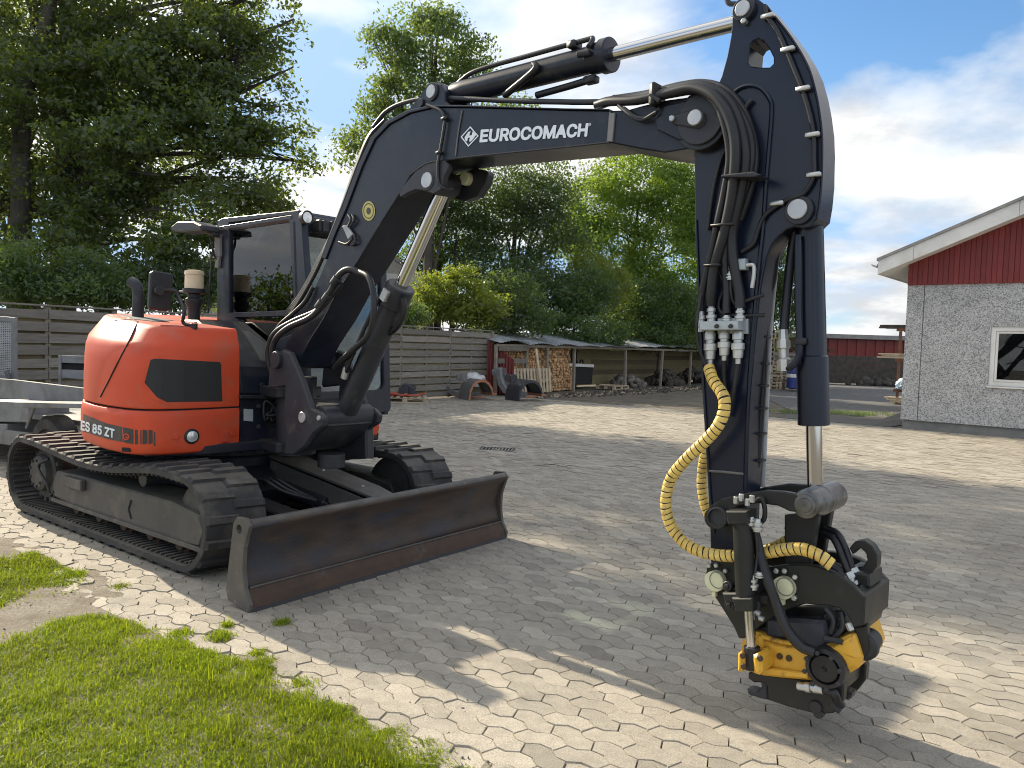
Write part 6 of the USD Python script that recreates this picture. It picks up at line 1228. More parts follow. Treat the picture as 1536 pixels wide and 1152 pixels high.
obj('mirror_arm', [tube([PL(305, 343, -.03), PL(318, 350, 0), PL(328, 353, .06)], .024, 8), tube([PL(302, 332, -.05), PL(306, 327, -.05), PL(312, 333, -.03)], .010, 7), tube([PL(314, 350, .0), PL(318, 368, .02), PL(322, 385, .06), PL(330, 390, .09)], .010, 7)], K['dark'], ml)

# ---------------------------------------------------------------- swing bracket at the boom foot
SL0, SL1 = -.26, .26
brk = [(415, 528), (424, 524), (434, 529), (452, 570), (466, 612), (478, 618), (486, 628), (484, 640), (470, 650), (455, 672), (440, 683), (424, 682), (430, 655), (425, 620), (427, 580), (401, 583), (404, 545)]
nq = onl(425, 620, SL0)
sb = obj('swing_bracket', [lplate(brk, SL0, SL0, SL0 + .05, .012, rnd=.02), lplate(brk, SL0, SL1 - .05, SL1, .012, rnd=.02), lplate([(428, 600), (470, 612), (480, 640), (452, 672), (428, 680)], SL0, SL0 + .05, SL1 - .05, .02), rod(H3(1.06, 0, .70), H3(1.06, 0, 1.30), .15, 28), place(slab(round_poly([(.70, -.16), (1.12, -.20), (1.2, 0), (1.12, .20), (.70, .16)], .05), .72, .80, .01), OM, FHh, LHh, UP), place(slab(round_poly([(.70, -.16), (1.12, -.20), (1.2, 0), (1.12, .20), (.70, .16)], .05), 1.14, 1.22, .01), OM, FHh, LHh, UP)], K['iron'], EX, label='grey cast swing bracket', smooth=40)
obj('foot_pin', lpin(417, 540, SL0, .062, SL0 - .03, SL1 + .03), K['iron'], sb)
obj('cylinder_pin', lpin(454, 626, SL0, .040, SL0 - .012, SL1 + .03), K['pin'], sb); obj('pin_boss', lpin(470, 627, SL0, .085, SL0 + .05, SL1 - .05), K['iron'], sb); obj('small_pin', lpin(479, 627, SL0, .018, SL0 - .012, SL0 + .04), K['pin'], sb)
obj('lug', [rplate([(508, 640), (540, 600), (552, 640), (553, 688), (515, 690)], .22, -.02, .06, .015)], K['iron'], sb)
obj('bottom_roller', rod(PL(497, 690, .0) - UP * .05, PL(497, 690, .0) + UP * .05, .10), K['iron'], sb)

# ---------------------------------------------------------------- boom
BL = -.14; BT = .14
boom_top = [(427, 522), (447, 480), (470, 437), (490, 389), (505, 350), (522, 311), (545, 250), (564, 209), (585, 187), (616, 170), (654, 161), (700, 161), (780, 163), (850, 165), (915, 166)]
nose_top = [(940, 165), (965, 158), (1000, 150), (1030, 146), (1054, 146), (1076, 156), (1087, 176), (1083, 198), (1066, 213), (1044, 221)]
boom_low = [(997, 229), (960, 223), (915, 214), (850, 221), (760, 230), (700, 236), (665, 241), (640, 246), (616, 263), (599, 292), (575, 330), (533, 399), (508, 437), (487, 477), (463, 515), (446, 550), (432, 548)]
bm_ = lplate(boom_top + nose_top + boom_low, BL, BL, BT, .006)
BO = obj('boom', bm_, K['paint'], EX, label='black bent boom with white lettering', smooth=28)
def edge_strip(pts, l, r, off=-.004): return tube([PL(x_, y_, l) + LHh * off for x_, y_ in pts], r, 6, 3)
objs('weld_seam', [edge_strip(boom_low[2:9], BL, .006), edge_strip(boom_low[9:], BL, .006)], K['paint'], BO)
obj('weld_seam', edge_strip([(694, 166), (688, 200), (684, 234)], BL, .005), K['grey_plate'], BO)
obj('nose_band', lplate([(915, 170), (924, 170), (920, 213), (912, 213)], BL, BL - .010, BL + .002, .002), K['grey_plate'], BO); obj('weld_seam', edge_strip([(916, 168), (912, 214)], BL, .005), K['grey_plate'], BO)
obj('top_flange', lplate([(p[0] - (6 if i < 9 else 0), p[1] - (2 if i > 8 else 3)) for i, p in enumerate(boom_top[3:])] + boom_top[:2:-1], BL, BL - .012, BT + .012, .003), K['paint'], BO)
obj('nose_plate', lplate([(985, 181), (1000, 160), (1034, 152), (1062, 156), (1078, 172), (1076, 190), (1062, 205), (1021, 212), (988, 196)], BL, BL - .020, BL, .006, rnd=.01), K['paint'], BO)
lk = obj('pin_lock', lplate([(1011, 176), (1040, 168), (1053, 166), (1064, 176), (1064, 188), (1052, 196), (1015, 189), (1008, 183)], BL, BL - .036, BL - .018, .005, rnd=.02), K['iron'], BO); obj('bolt', [lpin(1015, 181, BL, .014, BL - .05, BL), lpin(1050, 180, BL, .036, BL - .055, BL)], K['pin'], lk)
obj('nose_boss', [lpin(1054, 180, BL, .135, BL - .014, BT + .014, 36), lpin(1054, 180, BL, .115, BL - .028, BL, 36)], K['iron'], BO)
knee = [(594, 303), (606, 280), (624, 258), (640, 247), (668, 240), (700, 236), (735, 236), (718, 252), (700, 256), (688, 270), (684, 286), (668, 296), (652, 290), (640, 296), (628, 284), (612, 290)]
kn = obj('knee_bracket', [lplate([(594, 303), (606, 280), (624, 258), (640, 247), (668, 240), (676, 250), (668, 266), (664, 285), (652, 292), (640, 287), (626, 285), (612, 291)], BL, BL - .012, BL + .03, .006, rnd=.02), lplate([(594, 303), (624, 258), (668, 240), (690, 245), (684, 266), (672, 284), (652, 292), (626, 285)], BL, BT - .03, BT + .03, .006, rnd=.03)], K['iron'], BO)
obj('knee_pin', [lpin(643, 271, BL, .048, BL - .022, BL + .01, 24)], K['pin'], kn); obj('knee_collar', [lpin(643, 271, BL, .064, BL - .016, BL + .012, 24), lpin(643, 271, BL, .05, BL, BT)], K['iron'], kn)
P = PL(699, 268, BT - .05); obj('knee_cap', rod(P - LHh * .02, P + LHh * .06, .042, 24), K['cream'], kn)
ub = [(575, 190), (600, 170), (625, 140), (634, 126), (645, 121), (656, 124), (662, 135), (662, 150), (672, 158), (640, 166), (616, 172)]
up = obj('cylinder_bracket', [lplate(ub, BL, BL + .03, BL + .07, .006, rnd=.012), lplate(ub, BL, BT - .07, BT - .03, .006, rnd=.012)], K['paint'], BO)
obj('bracket_pin', [lpin(643, 136, BL, .040, BL + .012, BT)], K['pin'], up); obj('pin_collar', [lpin(643, 136, BL, .056, BL + .018, BL + .08), lpin(627, 153, BL, .026, BL + .015, BL + .05)], K['iron'], up)
# lettering and emblem on the boom side
text_quad = [(719.5, 214.0), (881.0, 205.3), (883.5, 184.4), (722.0, 194.2)]
objs('letter', text_on('EUROCOMACH', text_quad, bm_, .003), K['white'], BO, smooth=False)
obj('registered_mark', text_on('®', [(883.5, 189), (887, 188.8), (887.3, 184.4), (883.8, 184.6)], bm_, .003, False), K['white'], BO, smooth=False)
dia = [(691.5, 205.5), (706, 189.5), (718.5, 204), (703, 220.5)]; inn = [(693.6, 205.4), (705.8, 192), (716.3, 204.1), (703.2, 218)]
objs('emblem', [decal(dia, bm_, .003, 30, [inn]), decal([(697.5, 206), (703, 198), (706.5, 197), (704.5, 203.5), (708, 203), (709.5, 197.5), (713, 198.5), (714.5, 203), (709, 210), (706.5, 212.5), (704, 212), (705.5, 206.5), (702.5, 207), (701, 212.5), (698, 210.5)], bm_, .003, 30)], K['white'], BO, smooth=False)
sk_ = obj('round_sticker', decal([tuple(p) for p in ngon(553.5, 316.5, 9.5, 24) * [1, 1] + (ngon(553.5, 316.5, 9.5, 24) - [553.5, 316.5]) * [0, .55]], bm_, .003, 30), K['gold'], BO, smooth=False)
obj('sticker_mark', [decal([(553.5 + 3.4 * math.cos(a), 316.5 + 5.2 * math.sin(a)) for a in np.linspace(0, 2 * PI, 16)[:-1]], bm_, .0045, 30), decal([tuple(p) for p in ((ngon(553.5, 316.5, 7.8, 24) - [553.5, 316.5]) * [1, 1.52] + [553.5, 316.5])], bm_, .0045, 30, [[tuple(p) for p in ((ngon(553.5, 316.5, 6.9, 24) - [553.5, 316.5]) * [1, 1.52] + [553.5, 316.5])]])], K['decal_grey'], sk_, smooth=False)
# pipes and hoses on the boom
for k, (dy, l) in enumerate(((-5, -.07), (-6, .0), (-6, .07))):
    obj('top_pipe', hose([(560, 196 + dy, l), (580, 172 + dy, l), (610, 158 + dy, l), (655, 152 + dy, l), (760, 156 + dy, l), (850, 158 + dy, l), (908, 158 + dy, l)], .011 + .004 * (k == 0), 8), K['iron'] if k == 0 else K['hose'], BO)
for k, l in enumerate((-.10, -.06, -.02, .04)):
    obj('back_hose', hose([(430, 480 - k * 4, l), (452, 448 - k * 3, l), (478, 400 - k * 3, l), (497, 352, l), (515, 308 - k, l), (538, 246 - k * 2, l), (556, 204 - k, l), (578, 180, l)], .014, 8), K['hose'], BO)
obj('side_hose', hose([(640, 157, BL - .015), (661, 166, BL - .02), (667, 180, BL - .02), (664, 205, BL - .02), (660, 228, BL - .02), (657, 250, BL - .02), (659, 275, BL - .015), (668, 283, BL), (678, 282, BL + .05)], .010, 8), K['hose'], BO)
for x_, y_ in ((667, 178), (659, 229)): P = PL(x_, y_, BL - .02); obj('hose_clip', obox(P, (.035, .03, .02), FHh, LHh, UP, .004), K['iron'], BO)
hb_ = [([(512, 426, -.17), (496, 445, -.18), (476, 466, -.20), (440, 482, -.22), (412, 500, -.24), (402, 525, -.24), (406, 555, -.22), (420, 575, -.15)], .021), ([(545, 412, -.16), (524, 404, -.19), (508, 414, -.20), (494, 440, -.20), (470, 473, -.22), (432, 492, -.25), (412, 512, -.26), (408, 540, -.25), (416, 568, -.2)], .023), ([(540, 408, -.17), (553, 416, -.19), (560, 440, -.20), (560, 475, -.20), (552, 503, -.19), (532, 523, -.17), (512, 540, -.12), (502, 552, -.08)], .021), ([(605, 446, -.05), (606, 470, -.03), (592, 494, 0), (572, 505, .03), (560, 515, .05)], .022), ([(470, 430, -.16), (458, 452, -.17), (440, 470, -.18), (418, 490, -.2), (408, 515, -.2)], .016)]
for p, r in hb_: obj('boom_hose', hose(p, r), K['hose'], BO)
for x_, y_, l in ((507, 416, -.20), (494, 441, -.20), (484, 452, -.21)): q0, q1 = PL(x_, y_, l), PL(x_ - 7, y_ + 10, l); obj('hose_fitting', rod(q0, q1, .030, 14), K['iron'], BO)
mb = obj('junction_plate', [lplate([(518, 340), (524, 338), (534, 352), (527, 360)], BL, BL - .03, BL - .012, .004)], K['galv'], BO); objs('junction_pipe', [hose([(521, 342, BL - .02), (526, 330, BL - .02), (522, 322, BL - .01)], .008, 7), hose([(525, 340, BL - .02), (531, 330, BL - .02), (528, 322, BL - .01)], .008, 7), hose([(529, 358, BL - .02), (520, 366, BL - .02), (508, 363, BL - .01)], .009, 7), hose([(531, 352, BL - .02), (533, 364, BL - .02), (527, 368, BL - .01)], .008, 7)], K['iron'], mb)
for x_, y_ in ((500, 525 - 70), (487, 480), (470, 508), (457, 534)):
    pass
# boom cylinder
pb, ptp = onl(470, 628, SL0), onl(643, 271, BL); p0, p1 = H3(pb[0], 0, pb[1]), H3(ptp[0], 0, ptp[1]); d = unit(p1 - p0); Lc = np.linalg.norm(p1 - p0)
cyl_end = .60 * Lc
bcy = obj('boom_cylinder', [lathe(p0, p1, [(.05, .05), (.07, .078), (cyl_end - .16, .080), (cyl_end - .15, .098), (cyl_end - .01, .098), (cyl_end, .09)], 30), rod(p0 - LHh * .09, p0 + LHh * .09, .085)], K['iron'], EX, label='boom lift cylinder')
obj('cylinder_rod', lathe(p0, p1, [(cyl_end - .02, .046), (Lc - .06, .046)], 24), K['chrome'], bcy); obj('rod_eye', rod(p1 - LHh * .07, p1 + LHh * .07, .075), K['iron'], bcy)
nv = unit(np.cross(LHh, d)); nv = nv if nv @ FHh < 0 else -nv
obj('cylinder_pipe', [tube([p0 + d * (cyl_end - .08) - LHh * .10 + nv * .03, p0 + d * (cyl_end - .25) - LHh * .11 + nv * .04, p0 + d * .45 - LHh * .11 + nv * .05, p0 + d * .34 - LHh * .09 + nv * .06], .014, 8), tube([p0 + d * .52 - LHh * .09 + nv * .07, p0 + d * .42 - LHh * .10 + nv * .08, p0 + d * .36 - LHh * .08 + nv * .05], .018, 8)], K['hose'], bcy)
objs('pipe_fitting', [rod(p0 + d * .30 - LHh * .09 + nv * .06, p0 + d * .38 - LHh * .09 + nv * .075, .026, 10), obox(p0 + d * (cyl_end - .08) - LHh * .10, (.08, .03, .06), d, LHh, nv, .005)], K['pin'], bcy)
# ---------------------------------------------------------------- stick
KL, KT = -.10, .05
stick_px = [(1100, 10), (1108, 2), (1120, -2), (1135, -3), (1150, 9), (1164, 27), (1180, 47), (1194, 67), (1206, 87), (1216, 109), (1224, 138), (1229, 164), (1233, 195), (1234, 225), (1233, 273), (1230, 305), (1226, 328), (1214, 340), (1202, 342), (1190, 340), (1179, 344), (1168, 353), (1158, 367), (1149, 388), (1141, 430), (1135, 480), (1129, 545), (1124, 605), (1121, 690), (1119, 760), (1117, 800), (1114, 845), (1102, 868), (1084, 880), (1070, 874), (1066, 850), (1065, 800), (1062, 740), (1056, 640), (1050, 540), (1046, 430), (1042, 330), (1041, 225), (1052, 210), (1070, 200), (1082, 185), (1084, 165), (1078, 145), (1074, 132), (1082, 114), (1090, 85), (1096, 55), (1098, 28)]
sm_ = lplate(stick_px, KL, KL, KT, .005, holes=[[(1122, 94), (1124, 70), (1129, 62), (1137, 58), (1145, 61), (1153, 72), (1160, 86), (1160, 95), (1154, 101), (1140, 101), (1125, 99)]])
ST = obj('stick', sm_, K['stick_paint'], EX, label='dark blue black stick hanging down to the attachment', smooth=28)
objs('edge_bead', [edge_strip([(1045, 330), (1049, 430), (1054, 540), (1060, 640), (1066, 740), (1072, 800)], KL, .006), edge_strip(stick_px[23:30], KL, .006), edge_strip(stick_px[4:17], KL, .006)], K['stick_paint'], ST)
obj('weld_lip', edge_strip([(1098, 143), (1110, 133), (1126, 129), (1142, 134), (1154, 148), (1158, 165), (1154, 220), (1149, 280), (1145, 340), (1139, 395), (1132, 470), (1126, 545), (1121, 640), (1118, 735)], KL, .009), K['stick_paint'], ST)
obj('cross_weld', edge_strip([(1064, 706), (1090, 708), (1118, 711)], KL, .006), K['grey_plate'], ST)
tp = obj('top_pin', lpin(1118, 16, KL, .034, KL - .035, KT + .035, 26), K['pin'], ST); obj('pin_collar', [lpin(1118, 16, KL, .050, KL - .026, KL + .01, 26)], K['iron'], tp); obj('grease_nipple', lpin(1119, 34, KL, .012, KL - .03, KL), K['pin'], tp)
obj('lifting_eye', tube([PL(1104, 6, 0), PL(1094, 5, 0), PL(1090, -4, 0), PL(1094, -14, 0)], .012, 8), K['iron'], ST)
lp = obj('lug_pin', lpin(1199, 315, KL, .042, KL - .030, KT + .03, 26), K['pin'], ST); obj('pin_collar', [lpin(1200, 316, KL, .060, KL - .020, KL + .02, 28)], K['iron'], lp)
edge_h = [(1146, 8), (1152, 26), (1165, 45), (1178, 72), (1190, 100), (1203, 133), (1213, 165), (1220, 200), (1221, 235), (1220, 265), (1205, 290), (1180, 300), (1160, 312), (1146, 325), (1137, 345), (1130, 365), (1112, 378)]
obj('edge_hose', hose([(x_, y_, KL - .016) for x_, y_ in edge_h], .010, 8), K['hose'], ST)
for x_, y_ in ((1152, 24), (1182, 74), (1205, 133), (1219, 202), (1221, 262), (1166, 305)): P = PL(x_, y_, KL - .02); obj('hose_clip', obox(P, (.055, .026, .020), FHh, LHh, UP, .004), K['zinc'], ST)
# stick cylinder
q0, q1 = onl(643, 136, BL), onl(1118, 16, KL); p0, p1 = H3(q0[0], 0, q0[1]), H3(q1[0], 0, q1[1]); d = unit(p1 - p0); Lc = np.linalg.norm(p1 - p0)
be_ = .615 * Lc
scy = obj('stick_cylinder', [lathe(p0, p1, [(.06, .045), (.09, .066), (.2, .070), (be_ - .13, .070), (be_ - .12, .078), (be_ - .05, .078), (be_ - .045, .088), (be_, .088), (be_ + .004, .08)], 30), rod(p0 - LHh * .06, p0 + LHh * .06, .068)], K['paint'], EX, label='cylinder on top of the boom')
obj('cylinder_rod', lathe(p0, p1, [(be_ - .02, .036), (Lc - .05, .036)], 24), K['chrome'], scy); obj('rod_eye', rod(p1 - LHh * .06, p1 + LHh * .06, .065), K['iron'], scy)
nv = unit(np.cross(LHh, d)); nv = nv if nv[2] > 0 else -nv
obj('cylinder_pipe', tube([p0 + d * .12 + nv * .05 - LHh * .02, p0 + d * .3 + nv * .088 - LHh * .04, p0 + d * .7 + nv * .092 - LHh * .04, p0 + d * (be_ - .15) + nv * .092 - LHh * .04, p0 + d * (be_ - .09) + nv * .085 - LHh * .045, p0 + d * (be_ - .08) + nv * .03 - LHh * .09], .014, 8), K['hose'], scy)
objs('cylinder_hose', [tube([p0 + d * .55 - nv * .10 - LHh * .05, p0 + d * .8 - nv * .02 - LHh * .09, p0 + d * (be_ - .45) + nv * .02 - LHh * .085], .020, 8), tube([p0 + d * .75 - nv * .12, p0 + d * 1.0 - nv * .11, p0 + d * (be_ - .1) - nv * .10], .020, 8)], K['hose'], scy)
objs('pipe_block', [obox(p0 + d * (be_ - .22) + nv * .085 - LHh * .03, (.05, .07, .04), d, LHh, nv, .006), obox(p0 + d * (be_ - .12) - nv * .105, (.07, .05, .04), d, LHh, nv, .006), rod(p0 + d * (be_ - .14) - LHh * .10 + nv * .0, p0 + d * (be_ - .07) - LHh * .09 + nv * .0, .018, 10)], K['iron'], scy)
# bucket cylinder
q0 = onl(1200, 316, KL); q1 = onl(1210, 757, KL); p0, p1 = H3(q0[0], 0, q0[1]), H3(q1[0], 0, q1[1]); d = unit(p1 - p0); Lc = np.linalg.norm(p1 - p0); bl_ = .735 * Lc
bky = obj('bucket_cylinder', [lathe(p0, p1, [(.04, .04), (.06, .058), (bl_ - .30, .060), (bl_ - .295, .066), (bl_ - .004, .066), (bl_, .060)], 30), rod(p0 - LHh * .055, p0 + LHh * .055, .062)], K['stick_paint'], EX, label='upright cylinder in front of the stick')
obj('cylinder_rod', lathe(p0, p1, [(bl_ - .02, .033), (Lc - .05, .033)], 24), K['chrome'], bky)
obj('cylinder_pipe', tube([p0 + d * .10 - FHh * .02 - LHh * .075, p0 + d * .16 - FHh * .02 - LHh * .082, p0 + d * .40 - FHh * .025 - LHh * .082, p0 + d * .60 - FHh * .025 - LHh * .08, p0 + d * .66 - FHh * .06 - LHh * .08, p0 + d * .67 - FHh * .10 - LHh * .06], .014, 9), K['stick_paint'], bky)
hq = p0 + d * .67 - FHh * .10 - LHh * .06
obj('cylinder_hose', tube([p0 - FHh * .06 + d * .05, p0 - FHh * .085 + d * .2, p0 - FHh * .10 - LHh * .03 + d * .42, hq - d * .15 + LHh * .005], .021, 9), K['hose'], bky)
obj('hose_fitting', lathe(hq - d * .17, hq + d * .03, [(0, .020), (.04, .022), (.05, .030), (.08, .030), (.085, .022), (.12, .022), (.13, .032), (.18, .030)], 8), K['zinc'], bky)
obj('pipe_clip', obox(p0 + d * .55 - FHh * .02 - LHh * .082, (.05, .03, .03), FHh, LHh, UP, .005), K['iron'], bky)
# hose bundle over the boom nose and down the stick
bun = [([(895, 158, -.11), (915, 152, -.13), (955, 150, -.16), (1000, 140, -.18), (1040, 132, -.20), (1074, 146, -.22), (1095, 180, -.22), (1103, 225, -.21), (1098, 290, -.19), (1086, 350, -.17), (1072, 400, -.15), (1067, 440, -.14), (1066, 458, -.13)], .024),
       ([(920, 150, -.09), (960, 146, -.12), (1010, 133, -.15), (1050, 128, -.17), (1084, 142, -.18), (1104, 172, -.18), (1116, 215, -.18), (1117, 255, -.17), (1106, 310, -.16), (1098, 350, -.15), (1100, 390, -.14), (1109, 440, -.13), (1110, 462, -.13)], .024),
       ([(925, 148, -.05), (970, 141, -.08), (1030, 127, -.12), (1070, 131, -.14), (1100, 155, -.15), (1122, 195, -.15), (1127, 235, -.15), (1118, 280, -.15), (1100, 330, -.15), (1088, 385, -.14), (1090, 430, -.13), (1090, 470, -.13)], .019),
       ([(925, 152, -.08), (965, 150, -.10), (1010, 141, -.13), (1045, 137, -.16), (1070, 152, -.19), (1086, 185, -.20), (1094, 235, -.19), (1086, 290, -.17), (1074, 345, -.16), (1062, 400, -.15), (1053, 440, -.14), (1051, 466, -.13)], .017),
       ([(1010, 130, -.02), (1050, 124, -.06), (1085, 132, -.10), (1112, 160, -.12), (1128, 200, -.12), (1133, 240, -.12), (1125, 285, -.12), (1110, 330, -.12)], .017)]
for p, r in bun: obj('arm_hose', hose(p, r, 10), K['hose'], ST)
obj('arm_hose', hose([(1098, 212, -.12), (1084, 232, -.115), (1073, 270, -.115), (1066, 310, -.115), (1062, 345, -.112)], .010, 8), K['hose'], ST)
obj('arm_hose', hose([(1128, 150, -.115), (1118, 162, -.12), (1112, 178, -.13)], .010, 8), K['hose'], ST)
obj('arm_hose', [hose([(935, 162, BL - .02), (955, 176, BL - .03), (975, 176, BL - .03), (990, 162, BL - .03)], .010, 7), hose([(928, 158, BL - .01), (945, 172, BL - .03), (962, 180, BL - .03), (985, 168, BL - .04)], .010, 7)], K['hose'], ST)
obj('hose_clamp', [rplate([(1082, 262), (1128, 257), (1142, 262), (1128, 266), (1082, 266)], -.24, .0, .10, .004)], K['iron'], ST)
objs('hose_tie', [rod(PL(975, 142, -.19), PL(990, 152, -.19), .012), obox(PL(986, 144, -.15), (.03, .10, .11), FHh, LHh, UP, .01), obox(PL(1070, 398, -.16), (.07, .05, .012), FHh, LHh, UP, .003), obox(PL(1086, 338, -.17), (.10, .06, .012), FHh, LHh, UP, .003)], K['dark'], ST)
obj('pipe_end', [rod(PL(896, 158, -.11), PL(908, 154, -.12), .024, 12)], K['zinc'], ST)
# couplings
mf = obj('manifold', [rplate([(1056.5, 483), (1114, 481.5), (1114, 495), (1056.5, 496)], KL - .05, -.05, .04, .004), rplate([(1112, 478), (1121, 478), (1121, 501), (1112, 501)], KL - .02, 0, .03, .003), rplate([(1080, 478), (1120, 477), (1120, 500), (1080, 501)], KL, -.025, -.005, .002)], K['block'], ST)
for x_ in (1075, 1096): P = PL(x_, 489, KL - .102); obj('socket_screw', rod(P - LHh * .01, P + LHh * .02, .010, 10), K['iron'], mf)
def fitting(px, y0, y1, l, name='coupling', prof=None):
    a, b = PL(px, y0, l), PL(px, y1, l); L = np.linalg.norm(b - a); pr = prof or [(0, .013), (.28, .015), (.30, .021), (.46, .021), (.48, .016), (.62, .016), (.64, .024), (.80, .024), (.82, .019), (1, .019)]
    return lathe(a, b, [(s * L, r) for s, r in pr], 12)
for x_, y0, y1 in ((1067, 454, 483), (1090, 473, 482), (1110, 459, 482), (1051.5, 463, 498)): obj('coupling', fitting(x_, y0, y1, KL - .03), K['zinc'], mf)
for x_, y0, y1 in ((1065.5, 548, 496), (1086.5, 541, 496), (1107, 546, 496)): obj('coupling', fitting(x_, y0, y1, KL - .03, prof=[(0, .012), (.16, .013), (.18, .022), (.42, .024), (.44, .030), (.62, .030), (.64, .020), (.72, .020), (.74, .026), (.9, .026), (1, .020)]), K['zinc'], mf)
sb2 = obj('small_block', rplate([(1094, 390), (1120, 388), (1121, 405), (1095, 407)], KL - .02, -.02, .02, .004), K['block'], ST); obj('elbow', [tube([PL(1120, 398, KL - .03), PL(1130, 398, KL - .03), PL(1131, 412, KL - .03), PL(1128, 432, KL - .03)], .009, 8), fitting(1096, 407, 420, KL - .03)], K['zinc'], sb2)
for p in ([(1096, 418, KL - .03), (1097, 440, KL - .03), (1102, 455, KL - .02), (1118, 462, KL - .02)], [(1103, 418, KL - .02), (1103, 440, KL - .02), (1112, 452, KL - .02), (1128, 448, KL - .02), (1146, 442, KL - .0)], [(1078, 408, KL - .02), (1086, 430, KL - .01), (1078, 455, KL - .01), (1084, 470, KL - .01), (1110, 473, KL - .01), (1148, 473, KL - .0)]): obj('thin_hose', hose(p, .009, 7), K['hose'], ST)
obj('thin_hose', hose([(1052, 440, KL - .05), (1046, 480, KL - .07), (1046, 512, KL - .07), (1056, 543, KL - .05), (1062, 556, KL - .04)], .007, 7), K['hose'], ST)
for p in ([(1086.5, 540, KL - .03), (1086, 570, KL - .02), (1090, 600, KL - .02)], [(1107, 545, KL - .03), (1103, 570, KL - .03), (1096, 605, KL - .03), (1090, 625, KL - .03)]): obj('lower_hose', hose(p, .012, 8), K['hose'], ST)
# pipe on the outer edge of the stick
objs('edge_pipe', [tube([PL(1161, 380, .02), PL(1155, 430, .03), PL(1150, 480, .04), PL(1146, 560, .05), PL(1141, 640, .05), PL(1136, 730, .05)], .012, 8), tube([PL(1166, 380, .05), PL(1160, 440, .06), PL(1155, 500, .07), PL(1150, 600, .08), PL(1144, 730, .08)], .012, 8)], K['galv'], ST)
obj('edge_hose', [hose([(1190, 345, .0), (1168, 372, .01), (1160, 420, .03), (1150, 462, .03), (1146, 560, .03), (1136, 700, .03)], .015, 8)], K['hose'], ST)
for y_ in (505, 545, 578, 612, 650, 690): P = PL(1146 - (y_ - 500) * .04, y_, .03); obj('pipe_clip', obox(P, (.045, .06, .012), FHh, LHh, UP, .003), K['dark'], ST)
# link work between stick, cylinder and attachment
arm = [(1062, 772), (1068, 758), (1085, 747), (1110, 741), (1150, 735), (1180, 737), (1200, 741), (1208, 755), (1202, 768), (1186, 766), (1170, 758), (1140, 754), (1112, 758), (1096, 768), (1084, 784), (1070, 786)]
lkm = obj('tipping_link', [rplate(arm, KL - .05, -.02, .02, .006, rnd=.01), lplate(arm, KL - .05, KT + .03, KT + .07, .006, rnd=.01)], K['attach'], EX, label='curved link arms', smooth=35)
obj('link_pin', lpin(1077, 776, KL - .05, .048, KL - .09, KT + .12, 26), K['attach'], lkm); obj('pin_ring', lathe(PL(1077, 776, KL - .09), PL(1077, 776, KL - .09) - LHh * .02, [(0, .048), (.015, .048), (.017, .040), (.004, .036)], 26), K['iron'], lkm)
bq = onl(1209, 757, KL - .06); obj('cross_pin', lathe(H3(bq[0], KL - .07, bq[1]), H3(bq[0], KT + .10, bq[1]), [(0, .040), (.004, .056), (.02, .062), (.10, .064), (.14, .064), (.145, .067), (.16, .067), (.165, .064), (.33, .062), (.36, .050)], 32), K['pin_dark'], lkm)
obj('pin_face', [lathe(H3(bq[0], KL - .066, bq[1]), H3(bq[0], KL - .09, bq[1]), [(0, .046), (.006, .044), (.008, .030), (.012, .028), (.014, .002)], 26)], K['pin_dark'], lkm)
obj('push_link', [lplate([(1190, 768), (1228, 764), (1240, 770), (1226, 850), (1190, 850)], 0, -.10, -.055, .006), lplate([(1190, 768), (1228, 764), (1240, 770), (1226, 850), (1190, 850)], 0, .055, .10, .006), lplate([(1196, 785), (1224, 782), (1216, 846), (1196, 846)], 0, -.06, .06, .004)], K['attach'], lkm)
# ================================================================== TILTROTATOR ON THE END OF THE STICK
tb = onl(1195, 1050, 0.0)
TR = thing('tiltrotator', 'black and yellow tilting rotating hitch standing on the paving at the end of the arm', 'tiltrotator', H3(tb[0], 0, 0))
TL = -.17
side = [(1058, 863), (1060, 851), (1066, 845), (1076, 842), (1101, 843), (1130, 848), (1155, 851), (1181, 847), (1205, 847), (1227, 850), (1249, 858), (1265, 867), (1280, 879), (1296, 896), (1294, 939), (1279, 942), (1275, 931), (1269, 920), (1258, 912), (1243, 909), (1208, 906), (1182, 914), (1160, 926), (1140, 940), (1122, 958), (1108, 958), (1100, 940), (1080, 908), (1067, 888)]
sp1 = obj('side_plate', lplate(side, TL, TL, TL + .035, .005, rnd=.008), K['attach'], TR, label='near black side plate', smooth=30)
sp2 = obj('side_plate', lplate(side, TL, -TL - .035, -TL, .005, rnd=.008), K['attach'], TR, label='far black side plate', smooth=30)
obj('cross_member', [lplate([(1180, 862), (1240, 862), (1275, 890), (1270, 905), (1200, 895), (1150, 900)], TL, .02, 2 * -TL - .02 + .0, .006) if False else lplate([(1150, 866), (1240, 864), (1272, 888), (1258, 905), (1200, 897), (1160, 905)], TL, TL + .03, -TL - .03, .006), lplate([(1288, 890), (1297, 896), (1295, 939), (1286, 938)], TL, TL + .01, -TL - .01, .004)], K['attach'], TR)
def cap(px, py, r, name):
    c = obj(name, [lpin(px, py, TL, r, TL - .035, TL + .02, 28)], K['cream'], TR, label='pale round pin cap'); P = PL(px, py, TL - .0345); ring_ = slab(ngon(0, 0, r * .82, 28), 0, .0022, 0, [ngon(0, 0, r * .74, 28)]); obj('cap_groove', place(ring_, P, FHh, UP, -LHh), K['grey_plate'], c)
    0 and obj('cap_groove', lathe(P, P - LHh * .004, [(0, r * .80), (.003, r * .80), (.003, r * .74), (-.001, r * .73)], 28), K['grey_plate'], c)
    return c
pins = ((1076, 870, .046), (1178, 880, .047))
